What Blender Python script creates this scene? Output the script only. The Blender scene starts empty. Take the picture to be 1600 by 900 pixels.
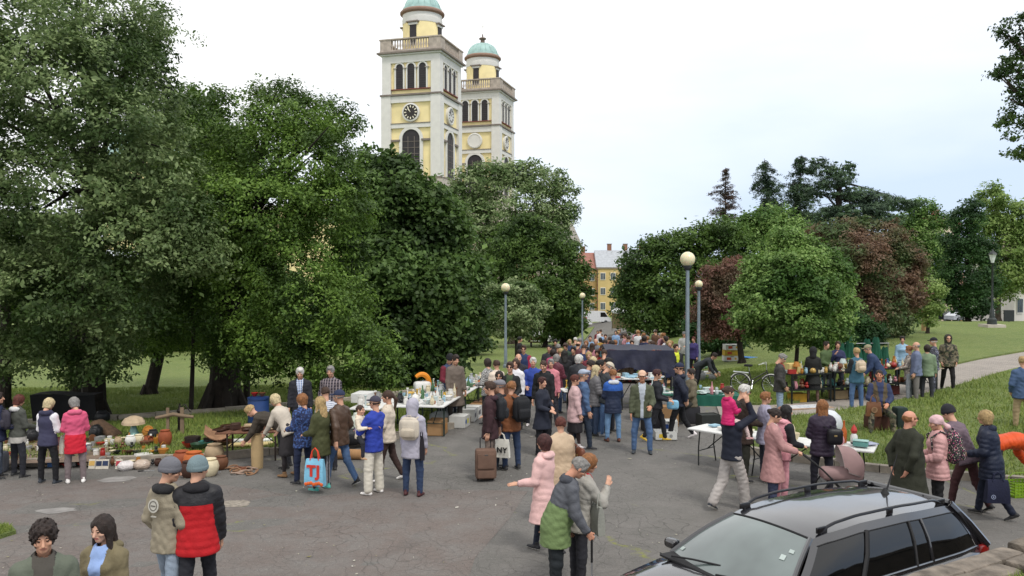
import bpy, bmesh, math, random
import numpy as np
from mathutils import Vector, Matrix
R = math.radians
S = bpy.context.scene
COL = S.collection
# ------------------------------------------------------------------ camera, sky, sun, exposure
CAMZ = 3.9
FPX = 1290.0                      # focal length in pixels of a 1600 px wide frame (18 mm on a small sensor)
PITCH = math.atan(22.0 / FPX)     # camera looks very slightly down
cd = bpy.data.cameras.new('camera'); cam = bpy.data.objects.new('camera', cd); COL.objects.link(cam)
cd.sensor_width = 36.0; cd.lens = 36.0 * FPX / 1600.0
cd.clip_start = 0.1; cd.clip_end = 3000
cam.location = (0, 0, CAMZ); cam.rotation_euler = (math.pi / 2 - PITCH, 0, 0)
S.camera = cam
SUN_EL, SUN_AZ = 55.0, 150.0      # degrees; azimuth clockwise from +Y
W = bpy.data.worlds.new('World'); S.world = W; W.use_nodes = True
nt = W.node_tree; bgn = nt.nodes['Background']
sky = nt.nodes.new('ShaderNodeTexSky'); sky.sky_type = 'NISHITA'; sky.sun_disc = False
sky.sun_elevation = R(SUN_EL); sky.sun_rotation = R(SUN_AZ)
tc = nt.nodes.new('ShaderNodeTexCoord')
mp = nt.nodes.new('ShaderNodeMapping'); mp.inputs['Scale'].default_value = (1.0, 1.0, 3.2)
nz = nt.nodes.new('ShaderNodeTexNoise'); nz.inputs['Scale'].default_value = 2.2; nz.inputs['Detail'].default_value = 5
sx = nt.nodes.new('ShaderNodeSeparateXYZ')
ad = nt.nodes.new('ShaderNodeMath'); ad.operation = 'MULTIPLY_ADD'; ad.inputs[1].default_value = -1.15; ad.inputs[2].default_value = 1.05
ax = nt.nodes.new('ShaderNodeMath'); ax.operation = 'MULTIPLY_ADD'; ax.inputs[1].default_value = 0.35
an = nt.nodes.new('ShaderNodeMath'); an.operation = 'MULTIPLY_ADD'; an.inputs[1].default_value = 0.45
cr = nt.nodes.new('ShaderNodeValToRGB')   # 0 = thick bright cloud, 1 = thin bluish veil
cr.color_ramp.elements[0].position = 0.72; cr.color_ramp.elements[0].color = (1.0, 1.0, 1.0, 1)
cr.color_ramp.elements[1].position = 1.32; cr.color_ramp.elements[1].color = (0.56, 0.67, 0.84, 1)
sc_ = nt.nodes.new('ShaderNodeVectorMath'); sc_.operation = 'SCALE'; sc_.inputs['Scale'].default_value = 10.9
mx = nt.nodes.new('ShaderNodeMix'); mx.data_type = 'RGBA'; mx.inputs[0].default_value = 0.90
L = nt.links.new
L(tc.outputs['Generated'], mp.inputs['Vector']); L(mp.outputs[0], nz.inputs['Vector']); L(tc.outputs['Generated'], sx.inputs[0])
L(sx.outputs['Z'], ad.inputs[0]); L(sx.outputs['X'], ax.inputs[0]); L(ad.outputs[0], ax.inputs[2])
L(nz.outputs['Fac'], an.inputs[0]); L(ax.outputs[0], an.inputs[2])
sub = nt.nodes.new('ShaderNodeMath'); sub.operation = 'MULTIPLY'; sub.inputs[1].default_value = 0.75
L(an.outputs[0], sub.inputs[0]); L(sub.outputs[0], cr.inputs['Fac'])
L(cr.outputs['Color'], sc_.inputs[0]); L(sky.outputs['Color'], mx.inputs['A']); L(sc_.outputs[0], mx.inputs['B'])
L(mx.outputs['Result'], bgn.inputs['Color']); bgn.inputs['Strength'].default_value = 0.1
sl = bpy.data.lights.new('sun', 'SUN'); sun = bpy.data.objects.new('sun', sl); COL.objects.link(sun)
sl.energy = 1.5; sl.angle = R(11); sl.color = (1.0, 0.96, 0.9)
_az, _el = R(SUN_AZ), R(SUN_EL)
sun.rotation_euler = Vector((math.sin(_az) * math.cos(_el), math.cos(_az) * math.cos(_el), math.sin(_el))).to_track_quat('Z', 'Y').to_euler()
sun.location = (0, -30, 60)
S.view_settings.view_transform = 'Standard'; S.view_settings.look = 'None'
S.view_settings.exposure = 0.28; S.view_settings.gamma = 1.0; S.view_settings.use_curve_mapping = False
S.render.engine = 'CYCLES'
S.cycles.max_bounces = 6; S.cycles.diffuse_bounces = 3; S.cycles.glossy_bounces = 3
S.cycles.transmission_bounces = 4; S.cycles.transparent_max_bounces = 6
S.cycles.use_denoising = True; S.cycles.use_adaptive_sampling = True

# ------------------------------------------------------------------ terrain function and pixel -> ground helpers
def sm(a, b, x):
    t = np.clip((x - a) / (b - a), 0, 1); return t * t * (3 - 2 * t)
def g(x, y):
    x = np.asarray(x, float); y = np.asarray(y, float)
    base = -0.055 * np.clip(y - 24 + 2.5 * np.exp(-((y - 24) / 5.0) ** 2), 0, 140) * sm(18, 28, y)
    left = -0.026 * np.clip(-x, 0, 14) * sm(10, 17, y)
    right = 0.06 * np.clip(y - 18, 0, 38) * sm(4, 20, x)
    return base + left + right
def ray(u, v):
    cx, cy = (u - 800) / FPX, (450 - v) / FPX
    c, s = math.cos(PITCH), math.sin(PITCH)
    return cx, c + cy * s, cy * c - s           # x, y(forward), z
def at(u, v, h=0.0):
    """the place where the line of sight through a photo point meets the surface h above the ground"""
    x, y, z = ray(u, v); x /= y; z /= y
    prev = None
    for i in range(2400):
        Y = 3.0 * (1.0025 ** i)
        f = CAMZ + z * Y - float(g(x * Y, Y)) - h
        if f <= 0: return x * Y, Y
    return x * Y, Y
def aty(u, v, Y):
    x, y, z = ray(u, v); return x / y * Y, Y, CAMZ + z / y * Y
def gz(x, y): return float(g(x, y))

# ------------------------------------------------------------------ materials
def C(h):
    if not isinstance(h, str): return tuple(h)
    h = h.lstrip('#'); v = [int(h[i:i + 2], 16) / 255 for i in (0, 2, 4)]
    return tuple((c / 12.92 if c <= 0.04045 else ((c + 0.055) / 1.055) ** 2.4) for c in v)
_mc = {}
def mat(col, rough=.75, metal=0., var=.14, sc=6., bump=.12, bsc=70., coat=0., trans=0., spec=.4):
    """plain procedural material: colour broken up by noise, fine bump"""
    key = (str(col), rough, metal, var, sc, bump, bsc, coat, trans, spec)
    if key in _mc: return _mc[key]
    m = bpy.data.materials.new('m'); m.use_nodes = True; t = m.node_tree; N = t.nodes; b = N['Principled BSDF']
    c = C(col)
    b.inputs['Roughness'].default_value = rough; b.inputs['Metallic'].default_value = metal
    b.inputs['Specular IOR Level'].default_value = spec
    if coat: b.inputs['Coat Weight'].default_value = coat; b.inputs['Coat Roughness'].default_value = .05
    if trans: b.inputs['Transmission Weight'].default_value = trans
    k = N.new('ShaderNodeTexCoord')
    n = N.new('ShaderNodeTexNoise'); n.inputs['Scale'].default_value = sc; n.inputs['Detail'].default_value = 3
    mr = N.new('ShaderNodeMapRange'); mr.inputs['From Min'].default_value = .3; mr.inputs['From Max'].default_value = .7
    mr.inputs['To Min'].default_value = 1 - var; mr.inputs['To Max'].default_value = 1 + var
    vm = N.new('ShaderNodeVectorMath'); vm.operation = 'SCALE'; vm.inputs[0].default_value = c
    t.links.new(k.outputs['Object'], n.inputs['Vector']); t.links.new(n.outputs['Fac'], mr.inputs['Value'])
    t.links.new(mr.outputs[0], vm.inputs['Scale']); t.links.new(vm.outputs[0], b.inputs['Base Color'])
    if bump:
        n2 = N.new('ShaderNodeTexNoise'); n2.inputs['Scale'].default_value = bsc; n2.inputs['Detail'].default_value = 2
        bp = N.new('ShaderNodeBump'); bp.inputs['Strength'].default_value = bump; bp.inputs['Distance'].default_value = .02
        t.links.new(k.outputs['Object'], n2.inputs['Vector']); t.links.new(n2.outputs['Fac'], bp.inputs['Height'])
        t.links.new(bp.outputs[0], b.inputs['Normal'])
    _mc[key] = m; return m
def pat(kind, cols, scale=1., rough=.85):
    """woven or printed pattern: plaid, stripe, camo, dots, hounds, knit"""
    key = ('pat', kind, str(cols), scale, rough)
    if key in _mc: return _mc[key]
    m = bpy.data.materials.new('m'); m.use_nodes = True; t = m.node_tree; N = t.nodes; b = N['Principled BSDF']; ln = t.links.new
    b.inputs['Roughness'].default_value = rough
    k = N.new('ShaderNodeTexCoord'); src = k.outputs['Object']
    cs = [C(c) + (1,) for c in cols]
    def mixc(fac, a, b_):
        x = N.new('ShaderNodeMix'); x.data_type = 'RGBA'; ln(fac, x.inputs[0])
        for i, v in ((6, a), (7, b_)):
            if hasattr(v, 'is_output'): ln(v, x.inputs[i])
            else: x.inputs[i].default_value = v
        return x.outputs[2]
    def thr(o, v):
        x = N.new('ShaderNodeMath'); x.operation = 'GREATER_THAN'; ln(o, x.inputs[0]); x.inputs[1].default_value = v; return x.outputs[0]
    def wave(axis, s):
        w = N.new('ShaderNodeTexWave'); w.bands_direction = axis; w.inputs['Scale'].default_value = s; ln(src, w.inputs['Vector']); return w.outputs['Fac']
    if kind == 'plaid':
        o = mixc(thr(wave('Z', 4 * scale), .6), cs[0], cs[1]); o = mixc(thr(wave('X', 4 * scale), .75), o, cs[2 % len(cs)])
    elif kind == 'stripe': o = mixc(thr(wave('Z', 9 * scale), .5), cs[0], cs[1])
    elif kind == 'vstripe': o = mixc(thr(wave('X', 9 * scale), .5), cs[0], cs[1])
    elif kind == 'hounds':
        v = N.new('ShaderNodeTexChecker'); v.inputs['Scale'].default_value = 45 * scale; ln(src, v.inputs['Vector']); v.inputs[1].default_value = cs[0]; v.inputs[2].default_value = cs[1]; o = v.outputs[0]
    else:
        o = cs[0]
        for i, c in enumerate(cs[1:]):
            n = N.new('ShaderNodeTexNoise' if kind == 'camo' else 'ShaderNodeTexVoronoi')
            n.inputs['Scale'].default_value = (9 if kind == 'camo' else 22) * scale * (1 + .23 * i)
            mpn = N.new('ShaderNodeMapping'); mpn.inputs['Location'].default_value = (i * 3.1, i * 1.7, i * 5.3); ln(src, mpn.inputs[0]); ln(mpn.outputs[0], n.inputs['Vector'])
            if kind == 'camo': f = thr(n.outputs['Fac'], .53 + .02 * i)
            else:
                x = N.new('ShaderNodeMath'); x.operation = 'LESS_THAN'; ln(n.outputs['Distance'], x.inputs[0]); x.inputs[1].default_value = .3; f = x.outputs[0]
            o = mixc(f, o, c)
    ln(o, b.inputs['Base Color'])
    n2 = N.new('ShaderNodeTexNoise'); n2.inputs['Scale'].default_value = 60; bp = N.new('ShaderNodeBump'); bp.inputs['Strength'].default_value = .15
    ln(src, n2.inputs['Vector']); ln(n2.outputs['Fac'], bp.inputs['Height']); ln(bp.outputs[0], b.inputs['Normal'])
    _mc[key] = m; return m
class NM:
    """tiny helper for hand-made node materials"""
    def __init__(s, name='m'):
        s.m = bpy.data.materials.new(name); s.m.use_nodes = True; s.t = s.m.node_tree; s.N = s.t.nodes; s.b = s.N['Principled BSDF']; s.k = s.N.new('ShaderNodeTexCoord').outputs['Object']
    def ln(s, a, b): s.t.links.new(a, b)
    def noise(s, sc, det=4, rough=.55, vec=None, dist=0):
        n = s.N.new('ShaderNodeTexNoise'); n.inputs['Scale'].default_value = sc; n.inputs['Detail'].default_value = det; n.inputs['Roughness'].default_value = rough; n.inputs['Distortion'].default_value = dist
        s.ln(vec or s.k, n.inputs['Vector']); return n.outputs['Fac']
    def rng(s, f, a, b, c=0., d=1.):
        m = s.N.new('ShaderNodeMapRange'); s.ln(f, m.inputs['Value'])
        for i, v in zip(('From Min', 'From Max', 'To Min', 'To Max'), (a, b, c, d)): m.inputs[i].default_value = v
        return m.outputs[0]
    def mix(s, f, a, b):
        x = s.N.new('ShaderNodeMix'); x.data_type = 'RGBA'
        if hasattr(f, 'is_output'): s.ln(f, x.inputs[0])
        else: x.inputs[0].default_value = f
        for i, v in ((6, a), (7, b)):
            if hasattr(v, 'is_output'): s.ln(v, x.inputs[i])
            else: x.inputs[i].default_value = tuple(C(v)) + (1,)
        return x.outputs[2]
    def op(s, o, a, b=None):
        x = s.N.new('ShaderNodeMath'); x.operation = o
        for i, v in enumerate((a, b)):
            if v is None: continue
            if hasattr(v, 'is_output'): s.ln(v, x.inputs[i])
            else: x.inputs[i].default_value = v
        return x.outputs[0]
    def bump(s, h, st=.3, dist=.05):
        x = s.N.new('ShaderNodeBump'); x.inputs['Strength'].default_value = st; x.inputs['Distance'].default_value = dist; s.ln(h, x.inputs['Height']); s.ln(x.outputs[0], s.b.inputs['Normal'])
    def out(s, col, rough=.8):
        if hasattr(col, 'is_output'): s.ln(col, s.b.inputs['Base Color'])
        else: s.b.inputs['Base Color'].default_value = tuple(C(col)) + (1,)
        if hasattr(rough, 'is_output'): s.ln(rough, s.b.inputs['Roughness'])
        else: s.b.inputs['Roughness'].default_value = rough
        return s.m

# ------------------------------------------------------------------ objects
def tag(o, label=None, cat=None, group=None, kind=None):
    if label: o['label'] = label
    if cat: o['category'] = cat
    if group: o['group'] = group
    if kind: o['kind'] = kind
    return o
def empty(name, loc, rz=0., label=None, cat=None, group=None):
    o = bpy.data.objects.new(name, None); COL.objects.link(o); o.empty_display_size = .1
    o.location = loc; o.rotation_euler = (0, 0, rz); return tag(o, label, cat, group)
def link(name, me, parent=None, loc=None, rz=None):
    o = bpy.data.objects.new(name, me); COL.objects.link(o)
    if parent: o.parent = parent
    if loc is not None: o.location = loc
    if rz is not None: o.rotation_euler = (0, 0, rz)
    return o
def npmesh(name, V, F, mats, mi=None, smooth=False):
    V = np.asarray(V, np.float32); F = np.asarray(F, np.int32)
    me = bpy.data.meshes.new(name); n = len(V); m, k = F.shape
    me.vertices.add(n); me.vertices.foreach_set('co', V.ravel())
    me.loops.add(m * k); me.loops.foreach_set('vertex_index', F.ravel())
    me.polygons.add(m); me.polygons.foreach_set('loop_start', np.arange(m, dtype=np.int32) * k)
    for x in (mats if isinstance(mats, (list, tuple)) else [mats]): me.materials.append(x)
    if mi is not None: me.polygons.foreach_set('material_index', np.asarray(mi, np.int32))
    me.polygons.foreach_set('use_smooth', np.full(m, smooth))
    me.update(calc_edges=True); return me
class MB:
    """collects simple shapes into one mesh"""
    def __init__(s): s.V = []; s.F = []; s.M = []; s.mats = []
    def mi(s, m):
        if m not in s.mats: s.mats.append(m)
        return s.mats.index(m)
    def add(s, V, F, m):
        o = len(s.V); s.V += [tuple(v) for v in V]; k = s.mi(m)
        s.F += [tuple(i + o for i in f) for f in F]; s.M += [k] * len(F); return s
    def box(s, c, d, m, rz=0., rx=0., ry=0., taper=1.):
        x, y, z = d[0] / 2, d[1] / 2, d[2] / 2
        V = [Vector((a * x * (taper if e > 0 else 1), b * y * (taper if e > 0 else 1), e * z)) for e in (-1, 1) for a, b in ((-1, -1), (1, -1), (1, 1), (-1, 1))]
        if rz or rx or ry:
            M_ = Matrix.Rotation(rz, 3, 'Z') @ Matrix.Rotation(ry, 3, 'Y') @ Matrix.Rotation(rx, 3, 'X'); V = [M_ @ v for v in V]
        V = [(v[0] + c[0], v[1] + c[1], v[2] + c[2]) for v in V]
        return s.add(V, [(3, 2, 1, 0), (4, 5, 6, 7), (0, 1, 5, 4), (1, 2, 6, 5), (2, 3, 7, 6), (3, 0, 4, 7)], m)
    def tube(s, pts, r, m, n=8, caps=True):
        pts = [Vector(p) for p in pts]; rs = r if isinstance(r, (list, tuple)) else [r] * len(pts)
        V = []; F = []; up = None
        for i, p in enumerate(pts):
            d = (pts[min(i + 1, len(pts) - 1)] - pts[max(i - 1, 0)]).normalized()
            if up is None: up = Vector((0, 0, 1)) if abs(d.z) < .9 else Vector((1, 0, 0))
            a = d.cross(up).normalized(); b = a.cross(d); up = b
            for j in range(n):
                t = 2 * math.pi * j / n; V.append(p + (a * math.cos(t) + b * math.sin(t)) * rs[i])
        for i in range(len(pts) - 1):
            for j in range(n): F.append((i * n + j, (i + 1) * n + j, (i + 1) * n + (j + 1) % n, i * n + (j + 1) % n))
        if caps: F.append(tuple(range(n))); F.append(tuple(reversed(range((len(pts) - 1) * n, len(pts) * n))))
        return s.add(V, F, m)
    def lathe(s, prof, m, n=16, c=(0, 0, 0), axis=None):
        """prof: list of (r, z)"""
        V = []; F = []
        for r, z in prof:
            for j in range(n): t = 2 * math.pi * j / n; V.append(Vector((r * math.cos(t), r * math.sin(t), z)))
        if axis is not None:
            q = Vector((0, 0, 1)).rotation_difference(Vector(axis).normalized()); V = [q @ v for v in V]
        V = [v + Vector(c) for v in V]
        for i in range(len(prof) - 1):
            for j in range(n): F.append((i * n + j, i * n + (j + 1) % n, (i + 1) * n + (j + 1) % n, (i + 1) * n + j))
        if prof[0][0] > 1e-4: F.append(tuple(reversed(range(n))))
        if prof[-1][0] > 1e-4: F.append(tuple(range((len(prof) - 1) * n, len(prof) * n)))
        return s.add(V, F, m)
    def sph(s, c, r, m, n=12, sc=(1, 1, 1)):
        return s.lathe_sc([(math.sin(math.pi * i / (n // 2 + 1)) * r, -math.cos(math.pi * i / (n // 2 + 1)) * r) for i in range(n // 2 + 2)], m, n, c, sc)
    def lathe_sc(s, prof, m, n, c, sc):
        o = len(s.V); s.lathe(prof, m, n)
        for i in range(o, len(s.V)):
            v = s.V[i]; s.V[i] = (v[0] * sc[0] + c[0], v[1] * sc[1] + c[1], v[2] * sc[2] + c[2])
        return s
    def prism(s, poly, z0, z1, m, M_=None):
        n = len(poly); V = [Vector((p[0], p[1], z0)) for p in poly] + [Vector((p[0], p[1], z1)) for p in poly]
        if M_ is not None: V = [M_ @ v for v in V]
        F = [tuple(reversed(range(n))), tuple(range(n, 2 * n))] + [(i, (i + 1) % n, (i + 1) % n + n, i + n) for i in range(n)]
        return s.add(V, F, m)
    def rbox(s, c, d, r, m, n=5, rz=0., rx=0., ry=0., puff=0.):
        """rounded box"""
        h = Vector(d) / 2; V = []; F = []; r = min(r, *h)
        for ax_ in range(3):
            for sg in (-1, 1):
                o = len(V); a1, a2 = (ax_ + 1) % 3, (ax_ + 2) % 3
                for i in range(n + 1):
                    for j in range(n + 1):
                        p = [0, 0, 0]; p[ax_] = sg * h[ax_]
                        fi = -1 + 2 * i / n; fj = -1 + 2 * j / n
                        p[a1] = math.copysign(abs(fi) ** .6, fi) * h[a1]; p[a2] = math.copysign(abs(fj) ** .6, fj) * h[a2]
                        q = Vector([max(-h[k] + r, min(h[k] - r, p[k])) for k in range(3)]); e = Vector(p) - q
                        v = q + (e.normalized() * r if e.length > 1e-9 else Vector((0, 0, 0)))
                        if puff: v[ax_] += sg * puff * (1 - fi * fi) * (1 - fj * fj)
                        V.append(v)
                for i in range(n):
                    for j in range(n):
                        f = (o + i * (n + 1) + j, o + (i + 1) * (n + 1) + j, o + (i + 1) * (n + 1) + j + 1, o + i * (n + 1) + j + 1)
                        F.append(f if sg > 0 else tuple(reversed(f)))
        if rz or rx or ry:
            M_ = Matrix.Rotation(rz, 3, 'Z') @ Matrix.Rotation(ry, 3, 'Y') @ Matrix.Rotation(rx, 3, 'X'); V = [M_ @ v for v in V]
        return s.add([v + Vector(c) for v in V], F, m)
    def mesh(s, name, ang=35, smooth=True):
        me = bpy.data.meshes.new(name); me.from_pydata(s.V, [], s.F)
        for x in s.mats: me.materials.append(x)
        me.polygons.foreach_set('material_index', s.M)
        me.polygons.foreach_set('use_smooth', [smooth] * len(s.F)); me.update()
        if smooth:
            try: me.set_sharp_from_angle(angle=R(ang))
            except Exception: pass
        return me
    def build(s, name, parent=None, loc=None, rz=None, **k): return link(name, s.mesh(name, **k), parent, loc, rz)
def copy_tree(o, parent=None):
    c = o.copy(); COL.objects.link(c)
    if parent: c.parent = parent
    for ch in list(o.children): copy_tree(ch, c)
    return c
# ------------------------------------------------------------------ ground
def sheet(name, poly, off, m, step=1.5, skirt=0.):
    bm = bmesh.new(); vs = [bm.verts.new((x, y, 0)) for x, y in poly]; f = bm.faces.new(vs)
    bm.normal_update()
    if f.normal.z < 0: f.normal_flip()
    bmesh.ops.triangulate(bm, faces=bm.faces[:])
    xs = [p[0] for p in poly]; ys = [p[1] for p in poly]
    def cuts(a, b):
        out = []; v = a
        while v < b:
            v += step * (1 if v < 45 else 4); out.append(v)
        return out
    for x in [q for q in np.arange(math.floor(min(xs)), max(xs), step if max(xs) - min(xs) < 80 else step * 2)]:
        bmesh.ops.bisect_plane(bm, geom=bm.verts[:] + bm.edges[:] + bm.faces[:], plane_co=(x, 0, 0), plane_no=(1, 0, 0))
    for y in cuts(math.floor(min(ys)), max(ys)):
        bmesh.ops.bisect_plane(bm, geom=bm.verts[:] + bm.edges[:] + bm.faces[:], plane_co=(0, y, 0), plane_no=(0, 1, 0))
    for v in bm.verts: v.co.z = gz(v.co.x, v.co.y) + off
    if skirt:
        be = [e for e in bm.edges if len(e.link_faces) == 1]
        r = bmesh.ops.extrude_edge_only(bm, edges=be)
        for v in [x for x in r['geom'] if isinstance(x, bmesh.types.BMVert)]: v.co.z -= skirt
    me = bpy.data.meshes.new(name); bm.to_mesh(me); bm.free(); me.materials.append(m)
    for p in me.polygons: p.use_smooth = True
    try: me.set_sharp_from_angle(angle=R(30))
    except Exception: pass
    return tag(link(name, me), kind='structure')
def grass_mat():
    n = NM('grass'); a = n.mix(n.rng(n.noise(.35, 5), .35, .65), '5e7530', '76873f')
    a = n.mix(n.rng(n.noise(3.0, 5, .7), .35, .7), a, '8b9152')
    a = n.mix(n.rng(n.noise(26, 3, .8), .45, .62), a, '4a6024')
    a = n.mix(n.rng(n.noise(55, 1), .70, .74), a, 'b9bf9a')
    n.bump(n.noise(40, 5, .8), .9, .06); return n.out(a, .9)
GRASS = grass_mat()
def asphalt(base, alt, cracks=True, weeds=True):
    n = NM('asphalt'); a = n.mix(n.rng(n.noise(.25, 5, .6), .35, .68), base, alt)
    a = n.mix(n.rng(n.noise(1.6, 6, .65), .42, .72), a, '827e7a')
    a = n.mix(n.rng(n.noise(70, 3, .9), .40, .66, 0, .75), a, '4b4947')
    a = n.mix(n.rng(n.noise(38, 2, .9), .66, .72, 0, .8), a, 'b9b5ae')
    dn = n.N.new('ShaderNodeTexNoise'); dn.inputs['Scale'].default_value = 1.1; dn.inputs['Detail'].default_value = 5; n.ln(n.k, dn.inputs['Vector'])
    va = n.N.new('ShaderNodeVectorMath'); va.operation = 'MULTIPLY_ADD'; n.ln(dn.outputs['Color'], va.inputs[0]); va.inputs[1].default_value = (.9, .9, 0); n.ln(n.k, va.inputs[2])
    def crack(sc, w, gate):
        v = n.N.new('ShaderNodeTexVoronoi'); v.feature = 'DISTANCE_TO_EDGE'; v.voronoi_dimensions = '2D'; v.inputs['Scale'].default_value = sc; n.ln(va.outputs[0], v.inputs['Vector'])
        c = n.rng(v.outputs['Distance'], 0, w, 1, 0); return n.op('MULTIPLY', c, gate)
    fine = crack(2.9, .034, n.rng(n.noise(.45, 3), .38, .56)); big = crack(.42, .0055, n.rng(n.noise(.9, 3), .40, .54, 0, .9))
    vfine = crack(7., .06, n.rng(n.noise(.6, 4), .44, .6, 0, .8))
    cr_ = n.op('MAXIMUM', n.op('MAXIMUM', fine, big), vfine)
    a = n.mix(n.rng(n.noise(17, 3, .85), .42, .68, 0, .55), a, '5c5955'); a = n.mix(n.op('MULTIPLY', cr_, .55), a, '32302e')
    if weeds:
        wz = n.op('MULTIPLY', crack(.33, .022, n.rng(n.noise(.5, 2), .5, .56)), n.rng(n.noise(9, 4, .8), .42, .6))
        a = n.mix(wz, a, '7c8038')
    st = n.op('MULTIPLY', n.rng(n.noise(.8, 3, .4, dist=1.5), .64, .74), .28); a = n.mix(st, a, '4a4846')
    h = n.op('SUBTRACT', n.noise(120, 3, .8), n.op('MULTIPLY', cr_, 2.0)); n.bump(h, .35, .012)
    return n.out(a, .88)
ROAD = asphalt('73716c', '6a6864'); REDROAD = asphalt('7b6e67', '746a65', weeds=False)
PATCH = mat('8b8885', .9, var=.2, sc=5, bump=.4, bsc=60)
# terrain
xs = np.unique(np.concatenate([np.arange(-60, 62, 2.0), np.arange(-420, -60, 20), np.arange(60, 421, 20)]))
ys = np.unique(np.concatenate([np.arange(-14, 72, 2.0), np.arange(72, 200, 8), np.arange(200, 900, 50)]))
XX, YY = np.meshgrid(xs, ys); ZZ = g(XX, YY) - .08
idx = np.arange(XX.size).reshape(XX.shape)
Fq = np.stack([idx[:-1, :-1], idx[:-1, 1:], idx[1:, 1:], idx[1:, :-1]], -1).reshape(-1, 4)
tag(link('terrain', npmesh('terrain', np.stack([XX, YY, ZZ], -1).reshape(-1, 3), Fq, GRASS, smooth=True)), kind='structure')
LE = [(-40, 16.5), (-20, 17.4), (-9.8, 18.0), (-6.4, 18.1), (-3.5, 19.3), (-1.4, 21.2), (-.7, 24.3), (-.2, 28.4), (.5, 34), (1.6, 43), (3.6, 60), (8, 90), (13, 130)]
RE = [(30, 6.5), (25, 8), (14, 13.2), (9.3, 15.35), (7.3, 16.3), (5.9, 17.2), (5.0, 18.2), (5.2, 20.2), (6.6, 21.6)]
RE2 = [(7.6, 24.6), (6.2, 25.4), (5.6, 28), (5.4, 36), (7, 46), (10, 60), (15, 90), (22, 130)]
road = [(-40, -12), (30, -12)] + RE + RE2 + [(60, 150), (60, 163), (-60, 163), (-60, 150), (8, 146)] + LE[::-1]
sheet('road', road, 0, ROAD, 1.5)
P2W = lambda L_: [at(u, v) for u, v in L_]
sheet('worn_asphalt', [(-14, 17.2)] + P2W([(100, 752), (240, 745), (400, 765), (480, 779), (590, 763), (700, 766), (825, 768), (795, 812), (742, 873)]) + [(-.65, 9.0), (-.9, 5), (-30, 3), (-30, 16)], .004, REDROAD, 1.5)
def blob(u, v, rx, ry, seed, off=.009, m=PATCH, name='asphalt_patch'):
    x, y = at(u, v); rnd = random.Random(seed)
    sheet(name, [(x + rx * math.cos(t) * rnd.uniform(.8, 1.15), y + ry * math.sin(t) * rnd.uniform(.8, 1.15)) for t in [i * math.pi / 8 for i in range(16)]], off, m, 1.5)
blob(183, 750, .36, .28, 1); blob(88, 799, .33, .22, 2)
blob(364, 788, .32, .26, 3, m=mat('8f877c', .95, var=.35, sc=14, bump=1., bsc=30)); blob(245, 798, .22, .10, 5, m=mat('8a827a', .9))
PAVE = NM('pave')
_b = PAVE.N.new('ShaderNodeTexBrick'); _b.inputs['Scale'].default_value = 4.2; _b.inputs['Mortar Size'].default_value = .02
_b.inputs['Color1'].default_value = C('9c938a') + (1,); _b.inputs['Color2'].default_value = C('8b847e') + (1,); _b.inputs['Mortar'].default_value = C('5d5a50') + (1,)
_rot = PAVE.N.new('ShaderNodeMapping'); _rot.inputs['Rotation'].default_value = (0, 0, .5); PAVE.ln(PAVE.k, _rot.inputs[0]); PAVE.ln(_rot.outputs[0], _b.inputs['Vector'])
_c = PAVE.mix(PAVE.rng(PAVE.noise(1.2, 4), .4, .7, 0, .5), _b.outputs['Color'], 'a59d92'); PAVE.bump(PAVE.noise(50, 3), .2, .02); PAVE.out(_c, .9)
P_LO = [(6.6, 21.6), (8.4, 22.2), (11.3, 24.3), (17.6, 29.5), (25, 35.5), (36, 44)]
P_UP = [(7.6, 24.6), (8.6, 24.9), (11.5, 26.6), (15.5, 30.6), (20.5, 34.6), (33, 45)]
sheet('paved_path', [(5.2, 20.2)] + P_LO + P_UP[::-1] + [(6.2, 25.0)], .05, PAVE.m, 1.5)
sheet('lawn', LE[:13] + [(-40, 130), (-60, 60), (-60, 16)], .12, GRASS, 2.5, .2)
sheet('lawn', P_UP[::-1] + RE2[1:7] + [(60, 90), (60, 60)], .12, GRASS, 2.5, .2)
sheet('lawn', [(30, 6.9)] + RE[1:8] + P_LO[0:] + [(60, 60), (60, 6)], .12, GRASS, 1.5, .2)
sheet('street', [(24, 72), (110, 72), (110, 150), (40, 150)], -.02, mat('77767a', .9, var=.15, sc=.5), 4)
KST = mat('8f877b', .9, var=.3, sc=4, bump=.5, bsc=25)
def kerb(pts, w=.16, h=.15, side=0, ln_=1.0, m=KST, name='kerb'):
    mb = MB(); rnd = random.Random(len(pts) * 7)
    for a, b in zip(pts[:-1], pts[1:]):
        a = Vector(a); b = Vector(b); n = max(1, round((b - a).length / ln_)); d = (b - a) / n
        for i in range(n):
            p = a + d * (i + .5); q0 = a + d * i; q1 = a + d * (i + 1)
            z0, z1 = gz(*q0), gz(*q1); hh = h + rnd.uniform(-.012, .012)
            mb.box((p.x, p.y, (z0 + z1) / 2 + hh / 2 - .08), (d.length - .012, w, hh + .16), m, rz=math.atan2(d.y, d.x) + rnd.uniform(-.01, .01), ry=-math.atan2(z1 - z0, d.length))
    return tag(mb.build(name, smooth=False), kind='structure')
kerb([(x, y - .09) for x, y in LE[0:5]] + [(x + .09, y) for x, y in LE[5:11]])
kerb([(30, 6.4)] + [(x - .05, y - .09) for x, y in RE[1:7]])
kerb([(x - .09, y) for x, y in RE2[1:6]])
kerb([(-22, 21.3), (-11.1, 23.2), (-7.7, 25.0), (-4.5, 27.6), (-1.9, 31), (-.75, 38)], .22, .26, m=mat('a09789', .9, var=.25, sc=3, bump=.4, bsc=20), name='stone_edging')
# small grass patch at the left edge
_px, _py = at(-8, 838)
sheet('grass_patch', [(_px - 1.4, _py - .55), (_px + .15, _py - .3), (_px + .26, _py + .1), (_px, _py + .42), (_px - 1.4, _py + .5)], .06, GRASS, 1.5, .1)
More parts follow.
